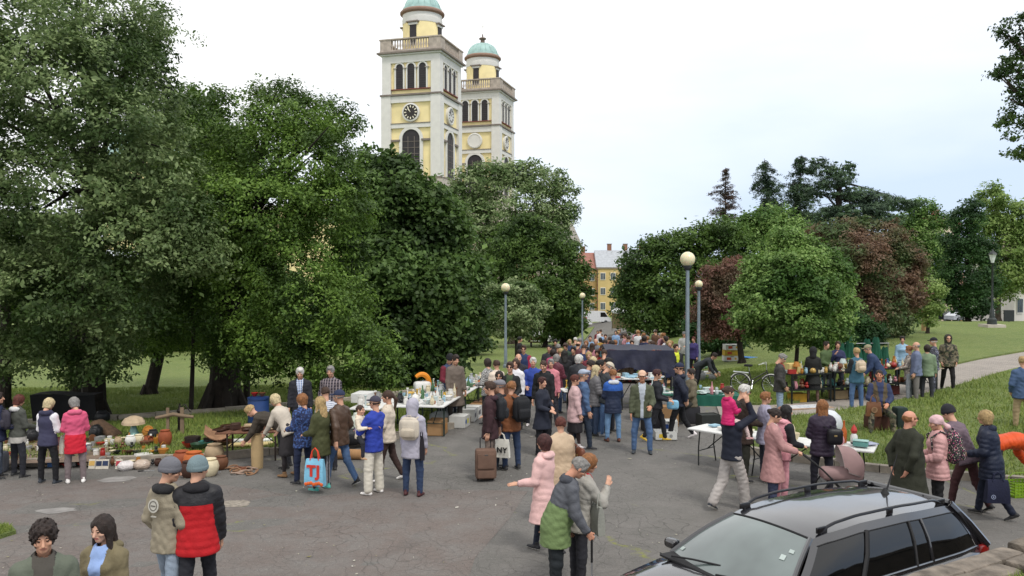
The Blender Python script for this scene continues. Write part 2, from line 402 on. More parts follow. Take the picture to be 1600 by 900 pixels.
# grass blades on the nearest lawns
def inpoly(P, x, y):
    c = np.zeros(len(x), bool); n = len(P)
    for i in range(n):
        (x1, y1), (x2, y2) = P[i], P[i - 1]
        k = ((y1 > y) != (y2 > y)) & (x < (x2 - x1) * (y - y1) / (y2 - y1 + 1e-12) + x1); c ^= k
    return c
def blades(name, poly, n, off, h=(.04, .11), zf=None, seed=1, w=.012, cols=('587228', '8b9649'), where='lawn'):
    rs = np.random.RandomState(seed); xs_ = [p[0] for p in poly]; ys_ = [p[1] for p in poly]
    x = rs.uniform(min(xs_), max(xs_), n * 3); y = rs.uniform(min(ys_), max(ys_), n * 3); k = inpoly(poly, x, y); x = x[k][:n]; y = y[k][:n]; n = len(x)
    z = (g(x, y) + off) if zf is None else zf(x, y)
    a = rs.uniform(0, 6.28, n); hh = rs.uniform(h[0], h[1], n) * (.6 + .8 * (np.sin(x * 2.1 + np.sin(y * 1.7) * 2) * .5 + .5)); w_ = w * rs.uniform(.6, 1.3, n)
    lx = rs.normal(0, .4, n) * hh; ly = rs.normal(0, .4, n) * hh
    V = np.stack([np.stack([x - np.cos(a) * w_, y - np.sin(a) * w_, z - .01], -1), np.stack([x + np.cos(a) * w_, y + np.sin(a) * w_, z - .01], -1), np.stack([x + lx, y + ly, z + hh], -1)], 1).reshape(-1, 3)
    q = NM('blade'); q.b.inputs['Subsurface Weight'].default_value = 0
    ge = q.N.new('ShaderNodeNewGeometry'); q.out(q.mix(ge.outputs['Random Per Island'], cols[0], cols[1]), .7)
    return tag(link(name, npmesh(name, V, np.arange(3 * n).reshape(-1, 3), q.m)), 'short green grass blades covering the %s' % where, 'grass', kind='stuff')
blades('grass', [(30, 7.0)] + RE[1:8] + P_LO[0:4] + [(30, 30)], 110000, .12, seed=2, where='lawn at the lower right beside the white tables')
blades('grass', LE[0:8] + [(-.1, 28.4), (.4, 34), (-20, 34), (-24, 17.5)], 150000, .12, seed=3, where='strip under the goods at the left')
blades('grass', P_UP[:4] + [(15, 36), (6, 36), (5.9, 28), (6.3, 25.6)], 70000, .12, seed=4, where='lawn around the bicycle')
blades('grass', [(_px - .9, _py - .5), (_px + .12, _py - .26), (_px + .2, _py + .1), (_px, _py + .34), (_px - .9, _py + .42)], 5000, .06, h=(.03, .09), seed=5, where='small patch at the left edge')
# fallen petals, seeds and scraps of paper on the asphalt
_rs = np.random.RandomState(9); _n = 900; _x = _rs.uniform(-13, 9, _n); _y = 8 + 14 * _rs.uniform(0, 1, _n) ** 1.3; _k = inpoly(road, _x, _y) & (np.sin(_x * 1.3 + 2 * np.sin(_y)) + _rs.normal(0, .6, _n) > .1); _x = _x[_k]; _y = _y[_k]; _n = len(_x)
_a = _rs.uniform(0, 6.28, _n); _s = _rs.uniform(.008, .028, _n) * (1 + 1.2 * (_rs.rand(_n) < .06)); _z = g(_x, _y) + .014
_V = np.stack([np.stack([_x + _s * np.cos(_a + q) * (1 if q in (0, 3.14) else .55), _y + _s * np.sin(_a + q) * (1 if q in (0, 3.14) else .55), _z + .004 * (q == 0)], -1) for q in (0, 1.57, 3.14, 4.71)], 1).reshape(-1, 3)
_q = NM('litter'); _ge = _q.N.new('ShaderNodeNewGeometry'); _q.out(_q.mix(_ge.outputs['Random Per Island'], 'd8d4c8', '7a7448'), .8)
tag(link('litter', npmesh('litter', _V, np.arange(4 * _n).reshape(-1, 4), _q.m)), 'pale fallen petals and tiny scraps scattered on the asphalt', 'litter', kind='stuff')
# retaining wall and raised grass at the lower right
WZ = 1.5
def wy(x): return 6.62 + (x - 3.32) * .60
mbw = MB(); SW = mat('746b61', .95, var=.45, sc=7, bump=1., bsc=22); SW2 = mat('655d53', .95, var=.45, sc=6, bump=1., bsc=22); SW3 = mat('6f665b', .95, var=.3, sc=6, bump=.6)
rw = random.Random(5); ang = math.atan(.60)
mbw.box((9.0, wy(9.0) - .27, WZ / 2 - .02), (19.0, .40, WZ - .04), SW3, rz=ang)
s_ = -5.0
while s_ < 14:                     # coping stones in two uneven rows
    for row in (0, 1):
        l_ = rw.uniform(.32, .6); o_ = .11 + row * .215
        cx = 5 + (s_ + rw.uniform(-.06, .06)) * math.cos(ang); cy = wy(5) + s_ * math.sin(ang)
        mbw.rbox((cx + o_ * math.sin(ang), cy - o_ * math.cos(ang), WZ - .015 + rw.uniform(-.01, .012)), (l_, .205, .10 + rw.uniform(-.02, .02)), .03, rw.choice([SW, SW2, SW]), n=3, rz=ang + rw.uniform(-.02, .02))
    s_ += .5
tag(mbw.build('stone_wall'), 'low weathered stone retaining wall topped with flat coping stones beside the black car', 'wall')
tp = [(x, wy(x) - .50) for x in np.linspace(.5, 18, 14)] + [(18, -3), (.5, -3)]
mbt = MB(); mbt.prism(tp, 0, WZ - .01, GRASS); tag(mbt.build('terrace_lawn', smooth=False), kind='structure')
blades('grass', [(3.0, wy(3.0) - .53), (8, wy(8) - .53), (8, 4), (3, 4)], 60000, 0, h=(.04, .10), zf=lambda x, y: np.full(len(x), WZ - .01), seed=8, w=.006, where='raised terrace behind the stone wall')
# ------------------------------------------------------------------ trees
def leaf_mat(c0, c1, c2=None, tr=.35):
    n = NM('leaves'); ge = n.N.new('ShaderNodeNewGeometry')
    a = n.mix(ge.outputs['Random Per Island'], c0, c1)
    if c2: a = n.mix(n.rng(n.noise(.55, 3), .44, .6), a, c2)
    n.out(a, .55); n.b.inputs['Specular IOR Level'].default_value = .35
    t = n.N.new('ShaderNodeBsdfTranslucent'); n.ln(a, t.inputs['Color'])
    m = n.N.new('ShaderNodeMixShader'); m.inputs[0].default_value = tr
    o = n.N['Material Output']; n.ln(n.b.outputs[0], m.inputs[1]); n.ln(t.outputs[0], m.inputs[2]); n.ln(m.outputs[0], o.inputs['Surface'])
    return n.m
BARK = mat('4a4038', .95, var=.3, sc=5, bump=1., bsc=14); BARK2 = mat('2e2823', .95, var=.3, sc=5, bump=1., bsc=14)
def leaves(rs, cen, nor, nper, cr, ls, droop=.0, flat=.55, asp=.55):
    """leaf quads in flattened clusters"""
    n = len(cen); N_ = n * nper
    c = np.repeat(cen, nper, 0); o = np.repeat(nor, nper, 0)
    rv = rs.normal(0, 1, (N_, 3)); rv /= np.linalg.norm(rv, axis=1)[:, None] + 1e-9
    rv *= (rs.uniform(0, 1, (N_, 1)) ** .5) * cr * np.repeat(rs.uniform(.6, 1.35, n), nper)[:, None]
    rv[:, 2] *= flat; rv[:, 2] -= droop * (rv[:, 0] ** 2 + rv[:, 1] ** 2) / cr
    p = c + rv
    nn = rs.normal(0, .55, (N_, 3)) + o * .6; nn[:, 2] += .75; nn /= np.linalg.norm(nn, axis=1)[:, None]
    t = rs.normal(0, 1, (N_, 3)); t[:, 2] -= .5 + droop; t -= nn * (t * nn).sum(1)[:, None]; t /= np.linalg.norm(t, axis=1)[:, None] + 1e-9
    b = np.cross(nn, t); s_ = ls * rs.uniform(.6, 1.3, (N_, 1))
    V = np.stack([p - t * s_ * .5, p + b * s_ * asp * .5 - t * s_ * .06, p + t * s_ * .5, p - b * s_ * asp * .5 - t * s_ * .06], 1).reshape(-1, 3)
    return V
def crown_pts(rs, lobes, n, lo=.72, hi=1.04, under=.75):
    lobes = np.array(lobes, float); A = (lobes[:, 3] * lobes[:, 4] + lobes[:, 4] * lobes[:, 5] + lobes[:, 3] * lobes[:, 5])
    k = rs.choice(len(lobes), n * 2, p=A / A.sum()); d = rs.normal(0, 1, (n * 2, 3)); d /= np.linalg.norm(d, axis=1)[:, None]
    q_ = d * 3.1 + k[:, None] * 1.7; w_ = np.sin(q_[:, 0] + 1.3 * np.sin(q_[:, 1] * 1.6)) + np.sin(q_[:, 1] * 1.4 + q_[:, 2] * 1.9) + .7 * np.sin(q_[:, 2] * 3.3 + q_[:, 0] * 2.7)
    r = rs.uniform(lo, hi, (n * 2, 1)) * (1 + .11 * w_[:, None]) + (rs.rand(n * 2, 1) < .10) * rs.uniform(.05, .28, (n * 2, 1)); L_ = lobes[k]; p = L_[:, :3] + d * r * L_[:, 3:6]
    keep = np.ones(n * 2, bool)
    for l in lobes:
        q = (p - l[:3]) / l[3:6]; keep &= ~((q ** 2).sum(1) < .42)
    keep &= ~((d[:, 2] < -.35) & (rs.uniform(0, 1, n * 2) > under))
    return p[keep][:n], d[keep][:n]
def auto_lobes(rs, R_, H, z0, n, shape='round'):
    """uneven lobes filling a crown of radius R_ from z0 to z0+H"""
    out = [(0, 0, z0 + H * .5, R_ * .62, R_ * .62, H * .40)]
    for i in range(n):
        a = rs.uniform(0, 6.28); f = (i + .5) / n
        prof = {'round': math.sin(math.pi * (.12 + .80 * f)) ** .7, 'cone': (1 - f) ** .8 * .95 + .08, 'column': .8 - .5 * f ** 3, 'dome': math.cos(f * 1.25)}[shape]
        rr = R_ * prof; lr = R_ * rs.uniform(.22, .40) * (.55 + .45 * prof); q = max(rr - lr * .75, 0) * rs.uniform(.7, 1.05)
        out.append((math.cos(a) * q, math.sin(a) * q, z0 + H * (.08 + .88 * f), lr, lr, lr * rs.uniform(.6, .85)))
    return out
def limbs(mb, rs, base, top, r0, lobes, bark, k=14):
    mb.tube([base + (0,) if len(base) == 2 else base, (base[0] * .5 + top[0] * .5 + rs.uniform(-.1, .1), base[1] * .5 + top[1] * .5, (base[2] + top[2]) * .45), top], [r0, r0 * .78, r0 * .5], bark, 10)
    for i in range(6):                 # root flare
        a = i * 1.05; mb.tube([(base[0] + math.cos(a) * r0 * 1.35, base[1] + math.sin(a) * r0 * 1.35, base[2] - .05), (base[0] + math.cos(a) * r0 * .7, base[1] + math.sin(a) * r0 * .7, base[2] + r0 * 1.6)], [r0 * .32, r0 * .25], bark, 6)
    for l in lobes[:9]:
        t = rs.uniform(.35, 1.0); s0 = [base[j] + (top[j] - base[j]) * (.55 + .45 * t) for j in range(3)]
        e = l[:3]; mid = [(s0[0] + e[0]) / 2, (s0[1] + e[1]) / 2, (s0[2] + e[2]) / 2 + .12 * min(abs(e[0] - s0[0]), 2.0) + .1]
        mb.tube([s0, mid, e], [r0 * .30, r0 * .18, r0 * .05], bark, 6)
        for j in range(2):
            d = rs.normal(0, .6, 3); mb.tube([mid, (e[0] + d[0] * l[3], e[1] + d[1] * l[4], e[2] + abs(d[2]) * l[5])], [r0 * .13, r0 * .03], bark, 5)
def tree(name, label, x, y, lobes, lm, seed, nclu, nper, cr, ls, r0=.25, bark=BARK, ttop=None, droop=.1, lean=(0, 0), group='trees of the park', under=.75, flat=.55, inner=.25, z=None, shade=True, lo=.72, asp=.55):
    rs = np.random.RandomState(seed); zz = (gz(x, y) + (.1 if z is None else 0)) if z is None else z
    root = empty(name, (x, y, zz), 0, label, 'tree', group)
    mb = MB(); H = max(l[2] for l in lobes); limbs(mb, rs, (0, 0, 0), (lean[0], lean[1], ttop or H * .6), r0, lobes[1:], bark)
    mb.build('trunk', root)
    p, d = crown_pts(rs, lobes, nclu, under=under, lo=lo)
    V = [leaves(rs, p, d, int(nper * 1.22), cr * .92, ls * .88, droop, flat, asp)]
    if inner:
        p2, d2 = crown_pts(rs, lobes, int(nclu * inner * 1.6), lo=.35, hi=.75, under=under); V.append(leaves(rs, p2, d2, max(5, nper // 3), cr * 1.2, ls * 1.5, 0, .8))
    V = np.concatenate(V); link('crown', npmesh('crown', V, np.arange(len(V)).reshape(-1, 4), lm), root)
    return root
def tree_px(name, label, u, vb, vt, wpx, Y, lm, seed, shape='round', n=16, bot=None, x=None, **k):
    """a tree at depth Y whose crown spans wpx pixels and whose top shows at row vt; bot = row of the crown's lower edge"""
    X = (u - 800) / FPX * Y; s = FPX / Y; gz_ = gz(X, Y)
    top = CAMZ + (428 - vt) / s - gz_; low = CAMZ + (428 - bot) / s - gz_
    rs = np.random.RandomState(seed + 50); R_ = wpx / s / 2
    return tree(name, label, X, Y, auto_lobes(rs, R_, (top - low) / 1.03, low, n, shape), lm, seed, **k)
LIN = leaf_mat('59703c', '9aab74', '3e5427'); LIND = leaf_mat('4d6c24', '829f48', '3a521e'); CHE = leaf_mat('435f28', '728d4c', '33491f'); CHE2 = leaf_mat('5f7a42', 'b0bd8c', '4a6430')
MAP = leaf_mat('587c34', '9ab568', '44652a'); DRK = leaf_mat('445f27', '6e8943', '354d20'); RED = leaf_mat('704a40', '967062', '5a4c38'); COP = leaf_mat('6a5040', '866c56', '51663a')
PIN = leaf_mat('3a5238', '5c7450', '2e4230', tr=.1); LIG = leaf_mat('76924a', 'a5b86e', '5f7a38'); HOR = leaf_mat('2f5024', '4a6c38', '264220'); RSP = leaf_mat('5c4a44', '6e5a50', '47483a', tr=.1)
G1 = 'trees of the left lawn'; G2 = 'trees of the right lawn'; G3 = 'distant trees behind the market'
# giant silvery linden at the left
def L3(u, v, Y, r, rz=None, x0=0, y0=0, z0=0):
    X, _, Z = aty(u, v, Y); return (X - x0, Y - y0, Z - z0, r, r, rz or r * .75)
def px_tree(name, label, tu, Y, lob, lm, seed, **k):
    X = (tu - 800) / FPX * Y; z0 = gz(X, Y) + .1
    lobes = [L3(u, v, Y + dy, r / (FPX / Y), None if len(q) < 1 else q[0] / (FPX / Y), X, Y, z0) for u, v, dy, r, *q in lob]
    return tree(name, label, X, Y, lobes, lm, seed, z=z0, **k)
px_tree('linden_tree', 'giant silvery green linden at the left edge, its crown rising out of the picture', 146, 24, [
    (90, 200, 0, 190, 170), (30, 60, -1, 150), (140, 20, 0, 120), (60, 330, -2, 150), (-60, 160, -2, 150), (200, 110, -.5, 75), (215, 60, 1, 50), (235, 160, 0, 45),
    (230, 260, -2, 75), (275, 335, -2.5, 62), (300, 400, -2.6, 44), (190, 380, -3, 85), (100, 440, -3.2, 85), (20, 480, -3, 85), (180, 480, -2.8, 62), (210, 435, -2.6, 50), (160, 545, -2.4, 48), (60, 545, -2.4, 48), (-20, 540, -2, 60),
    (115, 570, -1.5, 34), (-40, 380, -2, 110), (180, 200, -2.8, 80), (90, 120, -3, 110), (100, 290, -3.4, 80)],
    LIN, 11, nclu=2300, nper=52, cr=.50, ls=.135, r0=.34, bark=BARK2, ttop=9, droop=.35, group=G1, under=.9)
px_tree('linden_tree', 'dark yellowish green linden with a leaning thick trunk in the middle of the left lawn', 348, 25.5, [
    (430, 270, 0, 110, 120), (440, 175, .5, 60), (490, 185, 1, 52), (530, 190, 1, 34), (480, 255, -1, 75), (520, 320, -1, 62), (400, 330, -2, 85), (340, 250, 1.5, 70), (320, 215, 2, 40), (295, 180, 2.2, 30), (372, 232, 1, 38),
    (330, 360, -1, 75), (450, 420, -2, 75), (500, 480, -2.5, 75), (560, 545, -2.8, 50), (590, 585, -2.8, 34), (520, 565, -2.6, 46), (430, 520, -2.5, 62), (380, 470, -2, 75), (470, 560, -2.4, 42), (600, 560, -2.6, 26), (290, 430, 0, 62), (270, 500, 1, 60), (340, 540, -1.5, 38), (400, 565, -2.0, 34), (540, 395, -.5, 30)],
    LIND, 12, nclu=2500, nper=46, cr=.46, ls=.12, r0=.50, bark=BARK2, ttop=6.5, lean=(.5, 0), droop=.5, group=G1, under=.95)
px_tree('linden_tree', 'green tree whose rounded top shows between the giant linden and the dark linden', 232, 31, [
    (270, 240, 0, 70), (300, 190, 0, 55), (330, 160, 0, 32), (240, 330, 0, 70), (270, 430, 0, 75), (340, 290, .5, 60), (200, 440, 0, 60), (290, 150, 0, 22), (375, 225, 0, 22), (240, 520, -.5, 45), (180, 520, 0, 40)],
    LIND, 13, nclu=1300, nper=34, cr=.55, ls=.16, r0=.24, bark=BARK2, ttop=6, lean=(1.2, 0), droop=.4, group=G1)
px_tree('horse_chestnut_tree', 'broad dark green horse chestnut in front of the nearer church tower', 640, 34, [
    (640, 400, 0, 90, 110), (610, 270, 0, 42), (600, 320, -1, 60), (650, 310, -1, 45), (680, 350, -1, 45), (710, 420, -1, 42), (720, 480, -1, 38), (690, 520, -1.5, 48), (600, 420, -2, 70), (620, 500, -2.5, 62), (660, 450, -2.5, 55), (580, 360, -1, 50), (560, 450, -1, 50), (670, 560, -2, 38), (620, 565, -2, 38), (575, 250, 0, 22), (640, 290, -1.6, 26), (730, 530, -1, 22)],
    CHE, 14, nclu=1900, nper=34, cr=.62, ls=.24, r0=.3, bark=BARK2, ttop=7, droop=.5, group=G1, asp=.7)
px_tree('horse_chestnut_tree', 'tall pale green flowering chestnut in front of the far church tower', 800, 82, [
    (800, 330, 0, 62, 60), (740, 290, 0, 36), (770, 270, 0, 26), (810, 275, 0, 32), (850, 285, 0, 32), (880, 300, 0, 24), (725, 330, 0, 34), (760, 340, -2, 40), (870, 340, 0, 34), (830, 380, 0, 40), (740, 390, 0, 42), (715, 300, 0, 20), (890, 330, 0, 14), (830, 262, 0, 16), (780, 400, 0, 40)],
    CHE2, 15, nclu=1000, nper=34, cr=1.05, ls=.38, r0=.35, ttop=12, group=G1, lo=.62, inner=.1, asp=.5)
px_tree('maple_tree', 'rounded dark green tree left of the yellow apartment block', 852, 72, [
    (840, 430, 0, 62, 60), (830, 365, 0, 32), (870, 385, 0, 34), (895, 425, 0, 26), (900, 465, 0, 24), (800, 380, 0, 36), (780, 420, 0, 34), (860, 470, -1, 40), (890, 500, 0, 22), (770, 470, 0, 36), (820, 345, 0, 16), (850, 520, 0, 20), (910, 420, 0, 12)],
    DRK, 16, nclu=1100, nper=34, cr=.88, ls=.3, r0=.22, bark=BARK2, ttop=5, group=G1)
px_tree('rowan_tree', 'small light green tree just behind the left globe lamp', 808, 44, [
    (800, 480, 0, 38, 36), (780, 460, 0, 22), (815, 460, 0, 24), (835, 480, 0, 20), (770, 490, 0, 22), (820, 505, 0, 24), (790, 510, 0, 26), (800, 448, 0, 14)],
    CHE2, 17, nclu=520, nper=34, cr=.42, ls=.17, r0=.12, bark=BARK2, ttop=3, group=G1)
# backdrop of the left lawn: separate trees, each with a place of its own
for i, (u, Y, w, vt, vb, m_, lab) in enumerate([
    (60, 62, 200, 330, 570, DRK, 'dark broad tree far behind the giant linden'), (190, 70, 150, 400, 575, DRK, 'dark low tree far behind the leaning trunk'),
    (300, 75, 150, 420, 575, HOR, 'dark tree on the far side of the left lawn behind the thick trunk'), (420, 68, 170, 400, 580, DRK, 'dark tree on the far side of the left lawn behind the dark linden'),
    (530, 72, 150, 420, 580, HOR, 'dark tree far behind the two men standing on the grass'), (735, 58, 110, 400, 560, DRK, 'dark tree behind the chestnut near the left globe lamp'),
    (880, 76, 80, 440, 535, DRK, 'low dark tree beside the far lamp and the white van')]):
    tree_px('broadleaf_tree', lab, u, vb, vt, w, Y, m_, 30 + i, 'round', 12, bot=vb, nclu=620, nper=26, cr=1.0, ls=.42, r0=.3, bark=BARK2, ttop=4, group=G3)
# thin trunks on the left lawn
for u, Y, r, h, lab in ((297, 24.3, .07, 5, 'thin straight young trunk left of the thick trunk'), (384, 27, .11, 6, 'thin dark trunk right of the thick trunk'), (117, 27.5, .2, 6, 'dark trunk left of the giant linden trunk'), (4, 27, .22, 6, 'dark trunk at the left edge of the picture')):
    X = (u - 800) / FPX * Y; rs = np.random.RandomState(int(u) + 5)
    tree('young_tree', lab, X, Y, auto_lobes(rs, 1.5, 3.2, 3.2, 7), LIND, int(u), 190, 34, .4, .13, r0=r, bark=BARK2, ttop=h, group=G1, droop=.4)
# right side
px_tree('broadleaf_tree', 'wide dark green tree mass right of the apartment block', 1040, 62, [
    (1040, 450, 0, 52, 60), (993, 440, 0, 30), (1000, 410, 0, 28), (1050, 385, 0, 28), (1090, 375, 0, 30), (1130, 365, 0, 30), (1100, 430, 0, 44), (1010, 490, 0, 36), (1060, 510, 0, 36), (985, 470, 0, 19), (1100, 490, 0, 40), (1020, 385, 0, 18), (990, 500, 0, 17), (1140, 420, 0, 34)],
    DRK, 21, nclu=1500, nper=30, cr=.85, ls=.28, r0=.3, bark=BARK2, ttop=5, group=G2)
px_tree('broadleaf_tree', 'fresh green tree top behind the red leaved plum', 1190, 66, [
    (1190, 390, 0, 50), (1150, 365, 0, 28), (1200, 345, 0, 26), (1235, 360, 0, 28), (1260, 400, 0, 40), (1170, 430, 0, 40), (1220, 330, 0, 14), (1170, 345, 0, 14)],
    MAP, 22, nclu=800, nper=30, cr=.85, ls=.28, r0=.25, bark=BARK2, ttop=6, group=G2)
px_tree('purple_plum_tree', 'small red leaved plum tree beside the globe lamps', 1160, 38, [
    (1125, 470, 0, 34), (1105, 450, 0, 20), (1140, 440, 0, 22), (1100, 490, 0, 20), (1130, 505, 0, 30), (1160, 470, 0, 28), (1115, 425, 0, 16), (1165, 510, 0, 26), (1105, 520, 0, 12), (1150, 415, .5, 18)],
    RED, 23, nclu=620, nper=34, cr=.38, ls=.12, r0=.15, bark=BARK2, ttop=2.6, lean=(-.3, 0), group=G2, inner=.4)
px_tree('maple_tree', 'bright green bushy maple standing on the right lawn in front of the other trees', 1243, 30, [
    (1243, 450, 0, 66, 66), (1235, 385, 0, 30), (1225, 370, .2, 20), (1265, 400, -.5, 36), (1295, 430, -.5, 32), (1310, 475, -.5, 26), (1300, 505, -.8, 28), (1190, 420, -.4, 30), (1175, 455, -.4, 28), (1170, 495, -.8, 26), (1205, 480, -1.4, 38), (1245, 500, -1.6, 40), (1275, 460, -1.6, 38), (1220, 525, -1.2, 24), (1270, 525, -1.2, 22), (1180, 525, -.6, 14), (1315, 520, -.4, 12), (1240, 420, -1.2, 34), (1205, 445, -1.3, 26)],
    MAP, 24, nclu=1700, nper=40, cr=.36, ls=.125, r0=.085, bark=BARK, ttop=3.2, group=G2, asp=.75, droop=.25)
px_tree('copper_beech_tree', 'large reddish brown copper leaved tree behind the bright maple', 1350, 44, [
    (1350, 430, 0, 62, 66), (1310, 365, 0, 24), (1340, 360, 0, 28), (1385, 365, 0, 28), (1410, 400, 0, 28), (1300, 390, 0, 30), (1425, 430, 0, 20), (1400, 450, 0, 36), (1350, 480, -1, 50), (1310, 510, -1, 30), (1390, 500, -.5, 34), (1420, 470, 0, 18), (1285, 365, 0, 20), (1340, 400, -2, 40), (1430, 410, 0, 14)],
    COP, 25, nclu=1350, nper=36, cr=.5, ls=.17, r0=.25, bark=BARK2, ttop=4, group=G2, inner=.4)
px_tree('hornbeam_tree', 'narrow dark green pyramid shaped hornbeam near the old street lantern', 1513, 64, [
    (1513, 420, 0, 34, 56), (1510, 345, 0, 24), (1518, 322, 0, 14), (1500, 380, 0, 26), (1530, 390, 0, 24), (1495, 430, 0, 26), (1535, 440, 0, 24), (1515, 470, 0, 32), (1490, 460, 0, 18), (1525, 480, 0, 22), (1508, 335, 0, 14)],
    HOR, 26, nclu=820, nper=32, cr=.6, ls=.22, r0=.2, bark=BARK2, ttop=5, group=G2)
px_tree('poplar_tree', 'tall light green poplar beside the dark hornbeam at the right edge', 1560, 88, [
    (1560, 400, 0, 36, 70), (1550, 310, 0, 22), (1540, 350, 0, 24), (1575, 330, 0, 20), (1590, 360, 0, 26), (1610, 400, 0, 34), (1550, 295, 0, 12), (1580, 430, 0, 34), (1595, 325, 0, 14), (1630, 350, 0, 34)],
    LIG, 27, nclu=900, nper=28, cr=.9, ls=.34, r0=.3, ttop=9, group=G2)
px_tree('broadleaf_tree', 'mid green tree between the copper tree and the hornbeam', 1432, 78, [
    (1430, 390, 0, 38, 60), (1440, 325, 0, 18), (1465, 345, 0, 18), (1410, 350, 0, 22), (1460, 390, 0, 26), (1455, 440, 0, 30), (1400, 420, 0, 34), (1445, 480, 0, 18), (1400, 480, 0, 26)],
    MAP, 28, nclu=900, nper=28, cr=.85, ls=.3, r0=.25, bark=BARK2, ttop=7, group=G2)
px_tree('young_tree', 'slim light green young tree with a short pale stump at its foot', 1450, 46, [
    (1452, 450, 0, 20), (1445, 475, 0, 18), (1460, 480, 0, 16), (1450, 498, 0, 14), (1465, 455, 0, 12), (1440, 455, 0, 12)],
    LIG, 29, nclu=230, nper=26, cr=.35, ls=.15, r0=.10, ttop=2.2, group=G2)
px_tree('broadleaf_tree', 'low dark shrubby tree behind the goods shelf', 1330, 40, [(1330, 530, 0, 26, 22), (1355, 520, 0, 22), (1370, 540, 0, 16), (1300, 535, 0, 18), (1340, 505, 0, 20)],
    HOR, 31, nclu=330, nper=30, cr=.42, ls=.16, r0=.12, bark=BARK2, ttop=1.2, group=G2, inner=.6)
px_tree('yew_tree', 'dark yew with bare stems behind the tall globe lamp', 1125, 43, [(1125, 515, 0, 24, 22), (1100, 530, 0, 22), (1145, 530, 0, 20), (1120, 495, 0, 22), (1090, 510, 0, 20)],
    HOR, 32, nclu=330, nper=30, cr=.42, ls=.16, r0=.3, bark=BARK2, ttop=2, group=G2, inner=.6)
for i, (u, Y, w, vt, vb, m_, lab) in enumerate([
    (1010, 150, 120, 440, 505, DRK, 'low dark tree beyond the distant crowd'), (1350, 120, 130, 390, 500, DRK, 'dark tree beyond the copper tree'), (1590, 130, 130, 400, 500, LIG, 'pale tree beyond the poplar')]):
    tree_px('broadleaf_tree', lab, u, vb, vt, w, Y, m_, 60 + i, 'round', 10, bot=vb, nclu=400, nper=22, cr=1.6, ls=.7, r0=.3, bark=BARK2, ttop=4, group=G3)
# conifers
def conifer(name, label, u, Y, vt, vb, wpx, lm, seed, tiers=16, droop=.35, dens=1.0, gap=0., bark=BARK2, lean=0., flatk=.35):
    rs = np.random.RandomState(seed); s = FPX / Y; X = (u - 800) / s; z0 = gz(X, Y)
    zt = CAMZ + (428 - vt) / s - z0; zb = CAMZ + (428 - vb) / s - z0
    root = empty(name, (X, Y, z0), 0, label, 'tree', G3); mb = MB(); mb.tube([(0, 0, 0), (lean * .5, 0, zt * .5), (lean, 0, zt)], [.24, .15, .02], bark, 8)
    cen = []
    for i in range(tiers * 7):
        f = rs.uniform(.02, 1); z = zt - (zt - zb) * f * .98; rr = wpx / s / 2 * (f ** .75 * .95 + .05)
        if rs.rand() < gap * (.5 + math.sin(z * 2.3 + seed)): continue
        a = rs.uniform(0, 6.28); L_ = rr * rs.uniform(.4, 1.15) * (.8 + .4 * math.sin(a * 2 + z)); lx = lean * z / zt; dr = droop * rs.uniform(.5, 1.6)
        P_ = [(lx + math.cos(a) * L_ * t, math.sin(a) * L_ * t, z + .22 * L_ * math.sin(t * 2.2) - dr * L_ * t * t) for t in (0, .35, .7, 1)]
        mb.tube(P_, [.05, .035, .025, .01], bark, 5)
        for q in range(max(2, int(L_ * 5 * dens))):
            t = rs.uniform(.2, 1.05); cen.append((lx + math.cos(a) * L_ * t + rs.normal(0, .08), math.sin(a) * L_ * t + rs.normal(0, .08), z + .22 * L_ * math.sin(t * 2.2) - dr * L_ * t * t - rs.uniform(0, .25) * (1 + droop)))
    mb.build('trunk', root); cen = np.array(cen); V = leaves(rs, cen, cen * 0, 18, .34, .26, .3 + droop * .6, flatk * 1.8, .26)
    link('crown', npmesh('crown', V, np.arange(len(V)).reshape(-1, 4), lm), root)
conifer('spruce_tree', 'sparse reddish brown spruce standing alone above the tree line', 1133, 92, 262, 385, 92, RSP, 41, 20, .12, .7, .2)
conifer('spruce_tree', 'thin drooping dark spruce, left of the two drooping ones', 1212, 82, 248, 390, 120, PIN, 42, 26, .4, 1.8, .35, lean=-1.2)
conifer('spruce_tree', 'thin drooping dark spruce, right of the two drooping ones', 1246, 84, 242, 390, 130, PIN, 43, 28, .35, 1.8, .3, lean=.3)
px_tree('pine_tree', 'broad dark pine with long flat layered branches reaching right', 1310, 74, [
    (1285, 265, 0, 24, 9), (1300, 285, 0, 30, 9), (1320, 275, 0, 16, 8), (1275, 300, 0, 20, 9), (1330, 305, 0, 38, 9), (1370, 314, 0, 36, 10), (1405, 320, 0, 28, 8), (1340, 330, 0, 50, 10), (1300, 335, 0, 40, 10), (1370, 345, 0, 40, 10), (1290, 360, 0, 40, 16), (1278, 252, 0, 10, 5), (1325, 262, 0, 8, 5)],
    PIN, 44, nclu=1000, nper=28, cr=.55, ls=.3, r0=.4, bark=BARK2, ttop=13, droop=.0, group=G3, flat=.35, asp=.25)
# tree outside the frame whose branches reach in at the upper right
px_tree('ash_tree', 'near tree whose leafy branches hang in at the upper right corner', 1820, 13, [
    (1760, 60, 0, 130, 110), (1592, 42, 0, 30, 20), (1575, 55, 0, 14, 9), (1600, 80, 0, 20, 12), (1572, 98, 0, 18, 10), (1590, 112, 0, 26, 12), (1560, 112, 0, 13, 8), (1598, 140, 0, 24, 13), (1586, 160, 0, 17, 9), (1600, 185, 0, 26, 13), (1576, 190, 0, 12, 6), (1590, 212, 0, 17, 9), (1604, 236, 0, 22, 12), (1585, 236, 0, 9, 5), (1700, 180, 0, 90, 70), (1650, 110, 0, 60, 70), (1800, 250, 0, 90, 60), (1750, -60, 0, 110)],
    DRK, 51, nclu=2100, nper=24, cr=.14, ls=.07, r0=.22, ttop=5, droop=.2, group=G2, under=1., lo=.2, inner=.0)
